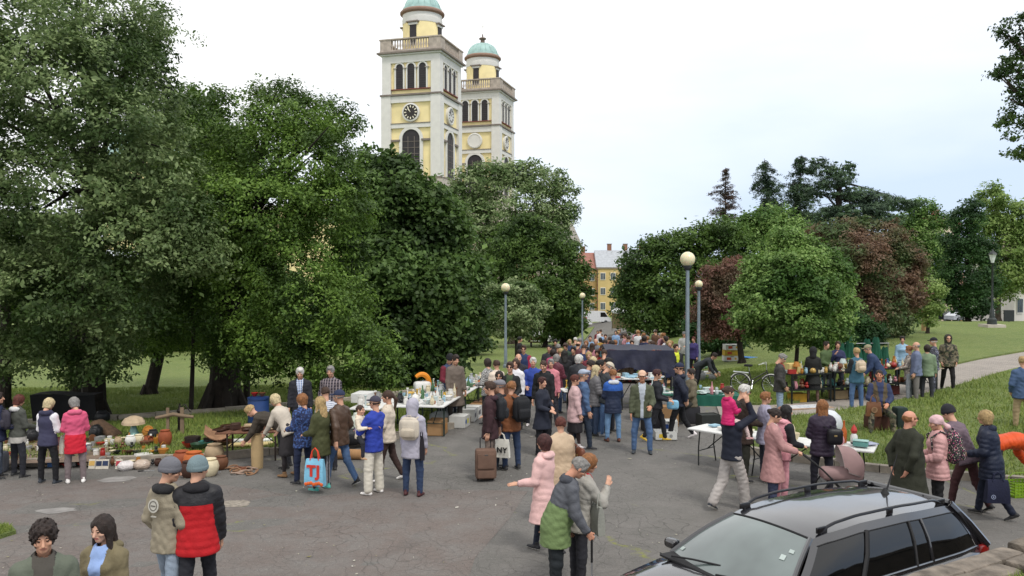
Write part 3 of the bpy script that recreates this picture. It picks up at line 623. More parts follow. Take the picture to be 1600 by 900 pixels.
# ------------------------------------------------------------------ cathedral with two towers
YEL = mat('eedca6', .9, var=.12, sc=.5, bump=.1, bsc=8); PIL = mat('d6d3cd', .85, var=.05, sc=1.5, bump=.1, bsc=8); COR = mat('a49c92', .85, var=.12, sc=2)
LEDG = mat('7d736b', .85, var=.15, sc=2); STO = mat('b9b0a5', .9, var=.15, sc=2); DARKW = mat('2e2a2c', .6, var=.2, sc=3); COPR = mat('9dbab4', .6, var=.25, sc=.8, bump=.1, bsc=5); BAL = mat('ab9f93', .9, var=.2, sc=2); BALD = mat('3f4a48', .8)
TH = R(16.2)
def arch_poly(w, h, n=10):
    """round-headed opening of width w, height h, base at 0"""
    r = w / 2; return [(-r, 0), (r, 0)] + [(r * math.cos(t), h - r + r * math.sin(t)) for t in np.linspace(0, math.pi, n)]
def plate(mb, poly, face, u0, z0, d0, d1, m, Wt=8.1):
    """poly in wall coordinates, laid on tower face 0..3, between distance d0 and d1 outside the wall"""
    A = [Matrix.Rotation(0, 4, 'Z'), Matrix.Rotation(math.pi / 2, 4, 'Z'), Matrix.Rotation(math.pi, 4, 'Z'), Matrix.Rotation(-math.pi / 2, 4, 'Z')][face]
    # face 0 looks to -Y: x = u, y = -(W/2+d), z
    B = Matrix(((1, 0, 0, u0), (0, 0, -1, -Wt / 2), (0, 1, 0, z0), (0, 0, 0, 1)))
    mb.prism([(p[0], p[1]) for p in poly], d0, d1, m, A @ B)
def ring_arch(mb, w, h, t, face, u0, z0, d0, d1, m, n=12, legs=True, Wt=8.1):
    A = [0, math.pi / 2, math.pi, -math.pi / 2][face]; MA = Matrix.Rotation(A, 4, 'Z') @ Matrix(((1, 0, 0, u0), (0, 0, -1, -Wt / 2), (0, 1, 0, z0), (0, 0, 0, 1)))
    r = w / 2; pts = ([(r, 0), (r + t, 0)] if legs else []); inn = []; out = []
    for q in np.linspace(0, math.pi, n): inn.append((r * math.cos(q), h - r + r * math.sin(q))); out.append(((r + t) * math.cos(q), h - r + (r + t) * math.sin(q)))
    if legs: inn = [(r, 0)] + inn + [(-r, 0)]; out = [(r + t, 0)] + out + [(-r - t, 0)]
    for i in range(len(inn) - 1): mb.prism([inn[i], out[i], out[i + 1], inn[i + 1]], d0, d1, m, MA)
def rectp(w, h): return [(-w / 2, 0), (w / 2, 0), (w / 2, h), (-w / 2, h)]
def church_tower(parent, cx, cy, blank_left):
    t = link('tower', None, parent); t.location = (cx, cy, 0); t.rotation_euler = (0, 0, -TH)
    W_ = 8.1; hw = W_ / 2; mb = MB()
    mb.box((0, 0, 4), (W_ + .9, W_ + .9, 24.4), STO)                      # stone base
    mb.box((0, 0, 16.35), (W_ + .5, W_ + .5, .4), LEDG)
    mb.box((0, 0, 24.3), (W_ - .5, W_ - .5, 16.4), YEL)                   # core
    for sx_ in (-1, 1):
        for sy_ in (-1, 1):
            mb.box((sx_ * (hw - .56), sy_ * (hw - .56), 21.9), (1.36, 1.36, 10.7), PIL); mb.box((sx_ * (hw - .60), sy_ * (hw - .60), 29.7), (1.24, 1.24, 4.6), PIL)
    mb.box((0, 0, 26.75), (W_ + .06, W_ + .06, .85), PIL); mb.box((0, 0, 27.32), (W_ + .5, W_ + .5, .22), LEDG)
    mb.box((0, 0, 32.0), (W_ + .02, W_ + .02, .95), PIL); mb.box((0, 0, 32.6), (W_ + .5, W_ + .5, .22), PIL); mb.box((0, 0, 32.8), (W_ + 1.1, W_ + 1.1, .22), LEDG)
    for f in range(4): plate(mb, rectp(W_ - 2.5, .55), f, 0, 23.0, -.2, .02, PIL, W_); plate(mb, rectp(W_ - 2.5, .09), f, 0, 23.55, -.2, .10, LEDG, W_)
    for f in (0, 1, 2, 3):
        ring_arch(mb, 2.5, 6.3, .42, f, 0, 16.5, -.24, .0, PIL, 14, Wt=W_)
        for sg in (-1, 1): plate(mb, rectp(1.3, .26), f, sg * 2.15, 21.25, -.24, .10, LEDG, W_)
        for k in (-1, 0, 1):
            ring_arch(mb, 1.02, 3.3, .2, f, k * 1.62, 28.1, -.24, -.05, PIL, 10, Wt=W_)
        plate(mb, rectp(W_ - 2.5, .12), f, 0, 27.98, -.24, .04, mat('7c4c42', .9), W_)
        for k in (-1.5, -.5, .5, 1.5): plate(mb, rectp(.5, .12), f, k * 1.62 * (1 if abs(k) < 1 else .93), 30.75, -.24, .05, COR, W_)
    mb.build('wall', t, smooth=False)
    for f in (0, 1):
        w = MB(); plate(w, arch_poly(2.5, 6.3), f, 0, 16.5, -.25, -.14, DARKW, W_)
        for k in (-.45, .45): plate(w, rectp(.06, 5.4), f, k, 16.5, -.14, -.10, PIL if 0 else LEDG, W_)
        for k in range(6): plate(w, rectp(2.4, .05), f, 0, 17.2 + k * .8, -.14, -.10, LEDG, W_)
        w.build('window', t, smooth=False)
        for k in (-1, 0, 1):
            w = MB(); plate(w, arch_poly(1.02, 3.3), f, k * 1.62, 28.1, -.25, -.15, DARKW, W_)
            for q in range(9): plate(w, rectp(.98, .05), f, k * 1.62, 28.3 + q * .3, -.15, -.12, mat('3f3a3a', .6), W_)
            w.build('window', t, smooth=False)
        blank = blank_left and f == 0
        c = MB(); M_ = Matrix.Rotation([0, math.pi / 2][f], 3, 'Z')
        def onw(u, d, z): return M_ @ Vector((u, -(hw - .25 + d), z))
        ax_ = M_ @ Vector((0, -1, 0))
        c.lathe([(1.22, 0), (1.22, .32), (1.02, .38), (1.0, .30)], PIL, 28, onw(0, 0, 25.0), ax_)
        c.lathe([(1.0, 0), (1.0, .31), (.0, .31)], PIL if blank else (mat('2f2a28', .6) if f == 0 else mat('cfcdc8', .7)), 28, onw(0, 0, 25.0), ax_)
        cl = c.build('clock_face' if not blank else 'roundel', t)
        if not blank:
            nm = MB(); hc = mat('e6dfc8', .6) if f == 0 else mat('3b3633', .6)
            for q in range(12):
                a = q * math.pi / 6; p = onw(math.sin(a) * .76, .33, 25.0 + math.cos(a) * .76); nm.box(p, (.13, .05, .28), hc, rz=[0, math.pi / 2][f], ry=a) if f == 0 else nm.box(p, (.13, .05, .28), hc, rz=math.pi / 2, ry=a)
            for a, l_ in ((R(-38), .62), (R(-30), .85)):
                p = onw(math.sin(a) * l_ / 2 - .02, .35, 25.0 + math.cos(a) * l_ / 2); nm.box(p, (.07, .05, l_), hc, rz=[0, math.pi / 2][f], ry=a)
            nm.build('clock_hands', cl, smooth=False)
    b = MB()                                                             # balustrade
    b.box((0, 0, 33.05), (W_ + .5, W_ + .5, .3), BAL)
    for f in range(4):
        A = Matrix.Rotation(f * math.pi / 2, 3, 'Z')
        def pt(x, y, z): return A @ Vector((x, y, z))
        for sg in (-1, 1): b.box(pt(sg * (hw - .6), -(hw + .0), 33.85), (1.55, .42, 1.35) if f % 2 == 0 else (.42, 1.55, 1.35), BAL)
        b.box(pt(0, -(hw + .0), 34.6), (W_ + .62, .55, .16) if f % 2 == 0 else (.55, W_ - .5, .16), BAL)
        for k in range(15):
            x = -2.55 + k * 5.1 / 14; b.lathe([(.11, 0), (.07, .2), (.15, .55), (.08, 1.0), (.12, 1.3)], BAL, 8, pt(x, -hw, 33.2))
    b.build('balustrade', t)
    d = MB(); d.lathe([(2.62, 33.1), (2.62, 37.6)], YEL, 36); d.lathe([(2.66, 37.3), (2.7, 37.5), (2.7, 38.0), (2.64, 38.05), (2.66, 38.6)], PIL, 36)
    d.lathe([(2.66, 38.55), (2.98, 38.75), (3.0, 38.95), (2.75, 39.2)], mat('8a6f60', .8), 36)
    dr = d.build('drum', t)
    for k in range(8):
        a = k * math.pi / 4 - math.pi / 2 - .1; w = MB(); cx_, cy_ = math.cos(a), math.sin(a)
        w.box((cx_ * 2.6, cy_ * 2.6, 35.5), (.16, .95, 2.6), DARKW, rz=a); w.box((cx_ * 2.62, cy_ * 2.62, 36.95), (.3, 1.3, .3), PIL, rz=a); w.box((cx_ * 2.7, cy_ * 2.7, 37.2), (.6, 1.75, .16), LEDG, rz=a)
        if k % 2 == 0: w.build('window', t, smooth=False)
    m = MB(); pr = [(2.75, 39.1), (2.62, 39.5), (2.62, 39.52), (2.42, 39.55)] + [(2.42 * math.cos(q), 39.55 + 1.85 * math.sin(q)) for q in np.linspace(.1, 1.52, 9)]
    m.lathe(pr, COPR, 36)
    for k in range(18):
        a = k * math.pi / 9; m.tube([(2.44 * math.cos(q) * math.cos(a), 2.44 * math.cos(q) * math.sin(a), 39.55 + 1.87 * math.sin(q)) for q in np.linspace(.0, 1.45, 7)], .035, COPR, 5)
    m.lathe([(.42, 41.3), (.35, 41.6), (.35, 41.95), (.62, 42.1), (.55, 42.25), (.12, 42.4), (.08, 42.9)], mat('6b5b50', .7), 12)
    m.tube([(0, 0, 43.1), (0, 0, 44.6)], .035, mat('c9c4b4', .4, metal=.6), 5); m.tube([(-.35, 0, 44.1), (.35, 0, 44.1)], .03, mat('c9c4b4', .4, metal=.6), 5)
    m.build('dome', t)
    return t
cath = empty('cathedral', (0, 0, -5), 0, 'yellow neoclassical cathedral with two clock towers and teal copper domes rising behind the trees', 'cathedral')
def tower_centre(u, d, s_=8.1):
    cx = (u - 800) / FPX * d; c, s = math.cos(TH), math.sin(TH); return cx + (-c * s_ / 2 + s * s_ / 2), d + (s * s_ / 2 + c * s_ / 2)
wr = empty('tmp', (0, 0, 0)); 
for (u, d, bl) in ((687.5, 107, False), (780, 130, True)):
    x, y = tower_centre(u, d); tw = church_tower(cath, x, y, bl); tw.location.z = 5
bpy.data.objects.remove(wr)
mb = MB()
def cblk(cx, cy, cz, dx, dy, dz, m): mb.box((cx, cy, cz + 5), (dx, dy, dz), m, rz=-TH)
dvx, dvy = math.sin(TH), math.cos(TH); ax_x, ax_y = math.cos(TH), -math.sin(TH)
t1 = tower_centre(687.5, 107); t2 = tower_centre(780, 130)
def along(a, b): return (t2[0] + dvx * a + ax_x * b, t2[1] + dvy * a + ax_y * b)
c1 = along(-12, -22); cblk(c1[0], c1[1], 2, 42, 22, 22, YEL); cblk(c1[0], c1[1], 13.4, 43, 23, .8, COR)
c1 = along(16, -4); cblk(c1[0], c1[1], 2.0, 18, 26, 17, YEL); cblk(c1[0], c1[1], 10.9, 19.2, 27, .9, COR)
mb.build('nave_wall', cath, smooth=False)
# portico with pediment facing right
pd = MB(); c2 = along(13, 6.0); X0 = Matrix.Translation((c2[0], c2[1], 3.6)) @ Matrix.Rotation(-TH, 4, 'Z')
pd.prism([(-14, 11.4), (14, 11.4), (0, 16.6)], -7, 4, COR, X0 @ Matrix(((0, 0, 1, 0), (1, 0, 0, 0), (0, 1, 0, 0), (0, 0, 0, 1))))
pd.prism([(-14.6, 11.2), (14.6, 11.2), (14.6, 11.7), (0, 17.4), (-14.6, 11.7)], 4, 4.6, STO, X0 @ Matrix(((0, 0, 1, 0), (1, 0, 0, 0), (0, 1, 0, 0), (0, 0, 0, 1))))
for k in range(22): p = X0 @ Vector((4.7, -13.6 + k * 1.3, 11.0)); pd.box(p, (.5, .5, .4), STO, rz=-TH)
p = X0 @ Vector((0, 0, 10.4)); pd.box(p, (8, 27, 1.4), STO, rz=-TH)
pd.build('pediment', cath, smooth=False)
for k in range(8):
    q = MB(); p = X0 @ Vector((3.6, -12.6 + k * 3.6, -12)); q.lathe([(1.0, 0), (.95, 1), (.8, 20), (1.05, 21.2), (1.1, 21.8)], STO, 14, p); q.build('column', cath)
dm = MB(); dc = along(-6, -50); dm.lathe([(9.2, 8), (9.2, 21.3), (9.6, 21.4), (9.6, 22)], YEL, 32, (dc[0] - 6, dc[1], 5)); dm.lathe([(9.2 * math.cos(q), 22 + 8.2 * math.sin(q)) for q in np.linspace(0, 1.5, 10)], COPR, 32, (dc[0] - 6, dc[1], 5)); dm.build('main_dome', cath)

# ------------------------------------------------------------------ houses
WFR = mat('e4e2dc', .7, var=.05); GLS = mat('4a5560', .15, var=.3, sc=2, bump=0, spec=.6)
def apart(label, u0, u1, Y, veave, vroof, wallc, roofc, floors, cols, group='distant buildings', depth=10., rz=0., chim=2, name='apartment_building', vbase=512):
    s = FPX / Y; x0, x1 = (u0 - 800) / s, (u1 - 800) / s; ze = CAMZ + (428 - veave) / s; zr = CAMZ + (428 - vroof) / s; zb = gz((x0 + x1) / 2, Y) - 1
    root = empty(name, ((x0 + x1) / 2, Y, 0), rz, label, 'building', group); w = x1 - x0; mb = MB(); wm = mat(wallc, .9, var=.08, sc=.6)
    mb.box((0, depth / 2, (ze + zb) / 2), (w, depth, ze - zb), wm); mb.box((0, depth / 2, ze + .05), (w + .5, depth + .5, .3), mat('8f857a', .8)); mb.build('wall', root, smooth=False)
    r = MB(); r.add([(-w / 2 - .3, -.3, ze + .2), (w / 2 + .3, -.3, ze + .2), (w / 2 + .3, depth + .3, ze + .2), (-w / 2 - .3, depth + .3, ze + .2), (-w / 2 - .3, depth * .5, zr), (w / 2 + .3, depth * .5, zr)], [(0, 1, 5, 4), (2, 3, 4, 5), (0, 4, 3), (1, 2, 5), (3, 2, 1, 0)], mat(roofc, .8, var=.12, sc=2)); ro = r.build('roof', root, smooth=False)
    for i in range(chim):
        c = MB(); c.box(((i + .5) / chim * w * .8 - w * .4, depth * .55, zr + .5), (.9, 1.2, 1.8), mat('8c6552', .9)); c.box(((i + .5) / chim * w * .8 - w * .4, depth * .55, zr + 1.45), (1.1, 1.4, .15), mat('8f877b', .9)); c.build('chimney', ro, smooth=False)
    fh = (ze - (CAMZ + (428 - vbase) / s)) / floors
    for i in range(floors):
        for j in range(cols):
            wx = -w / 2 + w * (j + .5) / cols; wz = ze - fh * (i + .55); ww = min(2.0, w / cols * .5); wn = MB()
            wn.box((wx, -.03, wz), (ww, .12, fh * .5), WFR); 
            f = wn.build('window', root, smooth=False); pn = MB()
            for q in (-1, 0, 1): pn.box((wx + q * ww * .31, -.10, wz), (ww * .25, .05, fh * .42), GLS)
            pn.build('pane', f, smooth=False)
    return root
apart('yellow apartment block with a grey metal roof between the trees, right of the drainpipe', 934, 1030, 186, 419, 390, 'cbb37c', 'a9adb2', 4, 6, chim=3)
apart('ochre apartment block with a red tiled roof joined to the left of the yellow one', 870, 933, 187, 421, 394, 'b89a6c', '98695e', 4, 4, chim=2)
apart('white two storey house at the right edge beside the park', 1584, 1680, 92, 400, 374, 'e2ded4', '7a6a60', 2, 5, vbase=500, chim=1, name='house')
apart('tall pale house with a red roof seen between the copper tree and the hornbeam', 1455, 1500, 140, 352, 338, 'd8c8b0', '9a5a4c', 4, 4, vbase=500, chim=2, name='house')
apart('long tan building behind the parked dark car', 1400, 1550, 150, 445, 425, 'b08c5e', '8a6a56', 2, 8, vbase=492, chim=2, name='house')
mb = MB(); x, y, z = aty(933.5, 420, 185.6); mb.tube([(0, 0, z), (0, 0, gz(x, y))], .12, mat('6c4a3a', .6), 6)
tag(mb.build('drainpipe', None, (x, y, 0)), 'dark brown drainpipe between the two apartment blocks', 'drainpipe')
# loudspeakers / floodlights on a mast in front of the roofs
mast = empty('floodlight_mast', (*aty(985, 418, 120)[:2], 0), 0, 'metal mast with three dark floodlights in front of the grey roof', 'mast')
q = MB(); zc = aty(985, 405, 120)[2]; q.tube([(0, 0, gz(16, 120)), (0, 0, zc + 1)], .12, mat('7a7f84', .5, metal=.5), 8); q.tube([(-1.9, 0, zc), (1.9, 0, zc)], .06, mat('7a7f84', .5), 6); q.build('pole', mast)
for dx, dz in ((-.7, .7), (1.1, .55), (-1.1, -.25)):
    q = MB(); q.lathe([(.22, -.22), (.36, -.1), (.36, .22), (.2, .26)], mat('26262a', .6), 12, (dx, -.2, zc + dz), (0, -1, -.2)); q.build('floodlight', mast)

# ------------------------------------------------------------------ lamps
LP = mat('7e8a92', .5, metal=.3, var=.15, sc=3); GLOBE = NM('globe'); GLOBE.b.inputs['Subsurface Weight'].default_value = .3; GLOBE.out('e3d9b4', .25); GLOBE = GLOBE.m
def globe_lamp(label, u, vg, Y, gr=.235):
    X, _, Z = aty(u, vg, Y); z0 = gz(X, Y); h = Z - z0
    root = empty('street_lamp', (X, Y, z0), 0, label, 'street lamp', 'globe lamps along the road')
    m = MB(); m.tube([(0, 0, -.1), (0, 0, 1.1), (0, 0, 1.15), (0, 0, h - gr)], [.095, .085, .07, .055], LP, 14); m.lathe([(.13, 0), (.13, .25), (.09, .3)], LP, 14); m.build('pole', root)
    c = MB(); c.lathe([(.055, h - gr - .12), (.13, h - gr - .04), (.14, h - gr + .03), (.1, h - gr + .06)], mat('3b3d40', .5), 16); c.build('collar', root)
    m = MB(); m.sph((0, 0, h), gr, GLOBE, 24); m.build('lamp_globe', root)
globe_lamp('tallest grey globe lamp, right of the navy canopy', 1074.5, 405, 26); globe_lamp('globe lamp in front of the small light green tree on the left of the road', 790, 449.5, 42, .23)
globe_lamp('smallest farthest globe lamp on the left of the road near the white van', 910, 462, 64, .23); globe_lamp('globe lamp half hidden by the red plum tree', 1092, 444, 35.3, .165)
# old lantern lamp on the far lawn
X, Y, Z = aty(1551, 398, 51); z0 = gz(X, Y) + .1; IR = mat('3c403f', .5, metal=.5)
ol = empty('street_lantern', (X, Y, z0), 0, 'ornate old street lantern on a stone foot on the far right lawn', 'street lantern')
m = MB(); H_ = Z - z0; m.lathe([(.42, 0), (.42, .12), (.28, .16), (.26, .5), (.16, .6), (.11, 1.1), (.06, 1.2), (.055, H_ - .55), (.09, H_ - .5)], IR, 14); m.build('post', ol)
m = MB(); m.box((0, 0, .08), (1.1, 1.1, .22), STO); m.build('foot', ol, smooth=False)
m = MB(); m.lathe([(.09, H_ - .5), (.2, H_ - .1), (.25, H_)], mat('cfd4d2', .2, spec=.6), 6); m.lathe([(.29, H_), (.22, H_ + .12), (.08, H_ + .22), (.02, H_ + .34)], IR, 6); m.build('lantern', ol, smooth=False)
# ------------------------------------------------------------------ people: smooth implicit bodies, polygonised with surface nets
def surface_nets(f, lo, h):
    nx, ny, nz = f.shape; s = f < 0
    F8 = lambda a, i, j, k: a[i:nx - 1 + i, j:ny - 1 + j, k:nz - 1 + k]
    cnt = sum(F8(s, i, j, k).astype(np.int8) for i in (0, 1) for j in (0, 1) for k in (0, 1))
    act = (cnt > 0) & (cnt < 8)
    ci = np.argwhere(act)
    if len(ci) == 0: return np.zeros((0, 3)), np.zeros((0, 4), int)
    vid = -np.ones(act.shape, np.int64); vid[act] = np.arange(len(ci))
    acc = np.zeros((len(ci), 3)); n = np.zeros(len(ci)); co = [(i, j, k) for i in (0, 1) for j in (0, 1) for k in (0, 1)]
    vals = {c: f[ci[:, 0] + c[0], ci[:, 1] + c[1], ci[:, 2] + c[2]] for c in co}
    for a in co:
        for ax in range(3):
            if a[ax]: continue
            b = list(a); b[ax] = 1; b = tuple(b); va, vb = vals[a], vals[b]; m = (va < 0) != (vb < 0)
            if not m.any(): continue
            t = va[m] / (va[m] - vb[m]); p = np.tile(np.array(a, float), (m.sum(), 1)); p[:, ax] += t; acc[m] += p; n[m] += 1
    V = (ci + acc / n[:, None]) * h + lo
    Q = []
    for ax in range(3):
        o = [0, 0, 0]; o[ax] = 1; sl0 = [slice(1, -1)] * 3; 
        A = s[tuple(slice(1, d - 1) if q != ax else slice(0, d - 1) for q, d in enumerate(s.shape))]; B = s[tuple(slice(1, d - 1) if q != ax else slice(1, d) for q, d in enumerate(s.shape))]
        e = np.argwhere(A != B)
        if len(e) == 0: continue
        base = e + np.array([0 if q == ax else 1 for q in range(3)]); u, w = (ax + 1) % 3, (ax + 2) % 3
        def id_(du, dw):
            c = base.copy(); c[:, u] -= du; c[:, w] -= dw; return vid[c[:, 0], c[:, 1], c[:, 2]]
        q = np.stack([id_(1, 1), id_(0, 1), id_(0, 0), id_(1, 0)], 1); fl = A[e[:, 0], e[:, 1], e[:, 2]]
        q[~fl] = q[~fl][:, ::-1]; Q.append(q)
    return V, np.concatenate(Q)
def V3(*a): return np.array(a, float)
def smin(a, b, k):
    h = np.clip(.5 + .5 * (b - a) / k, 0, 1); return b * (1 - h) + a * h - k * h * (1 - h)
def smax(a, b, k): return -smin(-a, -b, k)
def cap(P, a, b, ra, rb, fd=None, fk=1., quilt=0.):
    a = np.asarray(a, float); ba = np.asarray(b, float) - a; L2 = ba @ ba + 1e-12
    pa = P - a; t = np.clip(pa @ ba / L2, 0, 1); d = pa - t[:, None] * ba
    if fd is not None:
        c = d @ fd; d = d + np.outer(c * (1 / fk - 1), fd)
    r = ra + (rb - ra) * t
    if quilt: r = r + quilt * (np.abs(np.sin(t * math.sqrt(L2) / .075 * math.pi)) - .5)
    v = np.sqrt((d * d).sum(1)) - r
    return v * (fk if fd is not None else 1)
def ell(P, c, r, M_=None):
    p = P - np.asarray(c, float)
    if M_ is not None: p = p @ M_
    r = np.asarray(r, float); k0 = np.sqrt(((p / r) ** 2).sum(1)); k1 = np.sqrt(((p / r ** 2) ** 2).sum(1)) + 1e-9
    return k0 * (k0 - 1) / k1
def poly(fn, lo, hi, h):
    n = [int((b - a) / h) + 2 for a, b in zip(lo, hi)]
    X = np.stack(np.meshgrid(*[lo[i] + h * np.arange(n[i]) for i in range(3)], indexing='ij'), -1).reshape(-1, 3)
    return surface_nets(fn(X).reshape(n), np.array(lo), h)
def wrinkle(P, seed, amp=.005, f=1.):
    r = random.Random(seed); o = 0
    for i in range(5):
        w = V3(r.uniform(-1, 1), r.uniform(-1, 1), r.uniform(.2, 1.3)); w *= f * r.uniform(16, 42) / np.linalg.norm(w)
        o = o + 1.6 * (.64 - np.abs(np.sin(P @ w + r.uniform(0, 6) + 1.3 * np.sin(P @ V3(9, 13, 7) + i))))
    return o * amp / 1.9
def ax_rot(ax, a):
    c, s = math.cos(a), math.sin(a)
    return np.array({'x': [[1, 0, 0], [0, c, -s], [0, s, c]], 'y': [[c, 0, s], [0, 1, 0], [-s, 0, c]], 'z': [[c, -s, 0], [s, c, 0], [0, 0, 1]]}[ax])
_pc = {}
# heads: local frame, centre of the skull at 0, looking to +Y
def head_mesh(h, fem, child=False):
    key = ('head', h, fem, child)
    if key in _pc: return _pc[key]
    def fn(P):
        d = ell(P, (0, -.012, .025), (.076, .096, .092)); d = smin(d, ell(P, (0, .022, -.042), (.058 - .004 * fem, .066, .070)), .035)
        d = smin(d, ell(P, (0, .062, -.088), (.022, .022, .020)), .03)          # chin
        d = smin(d, cap(P, (0, .086, .012), (0, .108, -.028), .008, .014), .014)  # nose
        d = smin(d, cap(P, (-.035, .076, .027), (.035, .076, .027), .010, .010), .012)
        for s in (-1, 1):
            d = smax(d, -ell(P, (s * .031, .098, .008), (.017, .02, .012)), .012)
            d = smin(d, ell(P, (s * .046, .058, -.025), (.02, .024, .018)), .02)
            d = smin(d, ell(P, (s * .078, -.005, -.003), (.012, .02, .032)), .010)
            d = smin(d, ell(P, (s * .030, .080, .008), (.013, .012, .011)), .004)
        d = smin(d, ell(P, (0, .082, -.056), (.024, .014, .011)), .010)
        d = smax(d, -ell(P, (0, .10, -.056), (.024, .012, .0022)), .004)
        d = smin(d, cap(P, (0, -.022, -.04), (0, -.045, -.19), .052 - .006 * fem, .058 - .006 * fem), .03)
        return d
    v, f = poly(fn, (-.11, -.13, -.20), (.11, .135, .13), h); c = v[f].mean(1); mi = np.zeros(len(f), int)
    for s in (-1, 1):
        e = ((c[:, 0] - s * .031) / .0125) ** 2 + ((c[:, 2] - .008) / .0075) ** 2 < 1; mi[e & (c[:, 1] > .06)] = 2     # eyes
        e = (abs(c[:, 0] - s * .033) < .017) & (abs(c[:, 2] - .030 + .25 * abs(c[:, 0] - s * .03)) < .0042); mi[e & (c[:, 1] > .05)] = 1  # brows
    e = (abs(c[:, 0]) < .024) & (abs(c[:, 2] + .056) < .009); mi[e & (c[:, 1] > .07)] = 3    # lips
    _pc[key] = (v, f, mi); return _pc[key]
def hair_mesh(style, h):
    key = ('hair', style, h)
    if key in _pc: return _pc[key]
    def fn(P):
        cut = ell(P, (0, .118, -.030), (.066, .085, .098))
        if style in ('short', 'curly', 'pony', 'bun', 'crop'):
            t = {'crop': .004, 'short': .014, 'curly': .024}.get(style, .012)
            d = ell(P, (0, -.014, .030), (.077 + t, .097 + t, .093 + t)); d = smax(d, -(P[:, 2] + .035 + .35 * (P[:, 1] + .02)), .02)
            if style == 'short': d = smin(d, ell(P, (0, .055, .10), (.05, .04, .022)), .03)
            if style == 'curly': d = smin(d, ell(P, (0, .05, .085), (.07, .06, .04)), .02)
            if style == 'bun': d = smin(d, ell(P, (0, -.125, .05), (.04, .035, .038)), .01)
            if style == 'pony': d = smin(d, cap(P, (0, -.105, .03), (0, -.17, -.05), .03, .035), .02); d = smin(d, cap(P, (0, -.17, -.05), (.02, -.13, -.33), .035, .015), .03)
        elif style == 'bald':
            d = ell(P, (0, -.016, .02), (.083, .103, .09)); d = smax(d, -(P[:, 2] + .05), .01); d = smax(d, P[:, 2] - .03 + .2 * P[:, 1], .01)
        elif style == 'bob':
            d = ell(P, (0, -.018, .022), (.098, .115, .108)); d = smin(d, cap(P, (0, -.05, 0), (0, -.045, -.07), .095, .085, V3(0, 1, 0), .75), .03); d = smax(d, -(P[:, 2] + .115), .02)
        elif style == 'long':
            d = ell(P, (0, -.016, .024), (.094, .112, .106)); d = smin(d, cap(P, (0, -.055, 0), (0, -.075, -.24), .092, .085, V3(0, 1, 0), .5), .03)
            for s in (-1, 1): d = smin(d, cap(P, (s * .075, -.005, 0), (s * .085, .03, -.22), .03, .03), .03)
            d = smax(d, -(P[:, 2] + .30 - .3 * abs(P[:, 0])), .02)
        d = smax(d, -cut, .012)
        a = .0045 if style not in ('curly',) else .011; fr = 1.3 if style != 'curly' else 1.9
        if style == 'long': d = d + .010 * np.exp(-(P[:, 0] / .006) ** 2) * (P[:, 2] > .03)
        q = P * V3(1.3, 1.3, .3) if style in ('long', 'bob', 'pony') else P * V3(1.2, 1.2, .7)
        d = d + wrinkle(q, 3, a, fr * 1.7) - (0 if style == 'crop' else .001)
        return d
    _pc[key] = poly(fn, (-.14, -.24, -.38), (.14, .14, .17), h); return _pc[key]
def hat_mesh(style, h):
    key = ('hat', style, h)
    if key in _pc: return _pc[key]
    def fn(P):
        if style in ('cap', 'flatcap', 'backcap'):
            d = ell(P, (0, -.014, .032), (.092, .112, .102)); d = smax(d, -(P[:, 2] - .035 - .0 * P[:, 1]), .008)
            b = ell(P, (0, .10, .036), (.068, .085, .012)); 
            if style == 'flatcap': d = smin(d, ell(P, (0, .03, .075), (.098, .12, .04)), .03); b = ell(P, (0, .10, .042), (.06, .055, .012))
            d = smin(d, b, .006)
        elif style == 'beanie':
            d = ell(P, (0, -.020, .040), (.096, .116, .116)); d = smax(d, -(P[:, 2] - .004 - .12 * P[:, 1]), .008)
            d = np.minimum(d, smax(ell(P, (0, -.018, .03), (.103, .121, .118)), abs(P[:, 2] - .018 - .12 * P[:, 1]) - .024, .008)) + .0015 * np.sin(np.arctan2(P[:, 0], P[:, 1]) * 40)
        elif style == 'hood':
            d = ell(P, (0, -.022, .015), (.112, .13, .128)); d = smin(d, cap(P, (0, -.04, -.03), (0, -.06, -.16), .10, .10), .04)
            d = smax(d, -ell(P, (0, .10, -.005), (.072, .10, .10)), .015) + wrinkle(P, 5, .004)
        elif style == 'scarf':
            d = ell(P, (0, -.018, .028), (.093, .113, .106)); d = smax(d, -(P[:, 2] - .03 - .45 * P[:, 1] + .04), .01); d = smin(d, cap(P, (0, -.10, -.02), (0, -.16, -.10), .03, .045), .02) + wrinkle(P, 6, .004)
        return d
    _pc[key] = poly(fn, (-.15, -.22, -.28), (.15, .21, .17), h); return _pc[key]
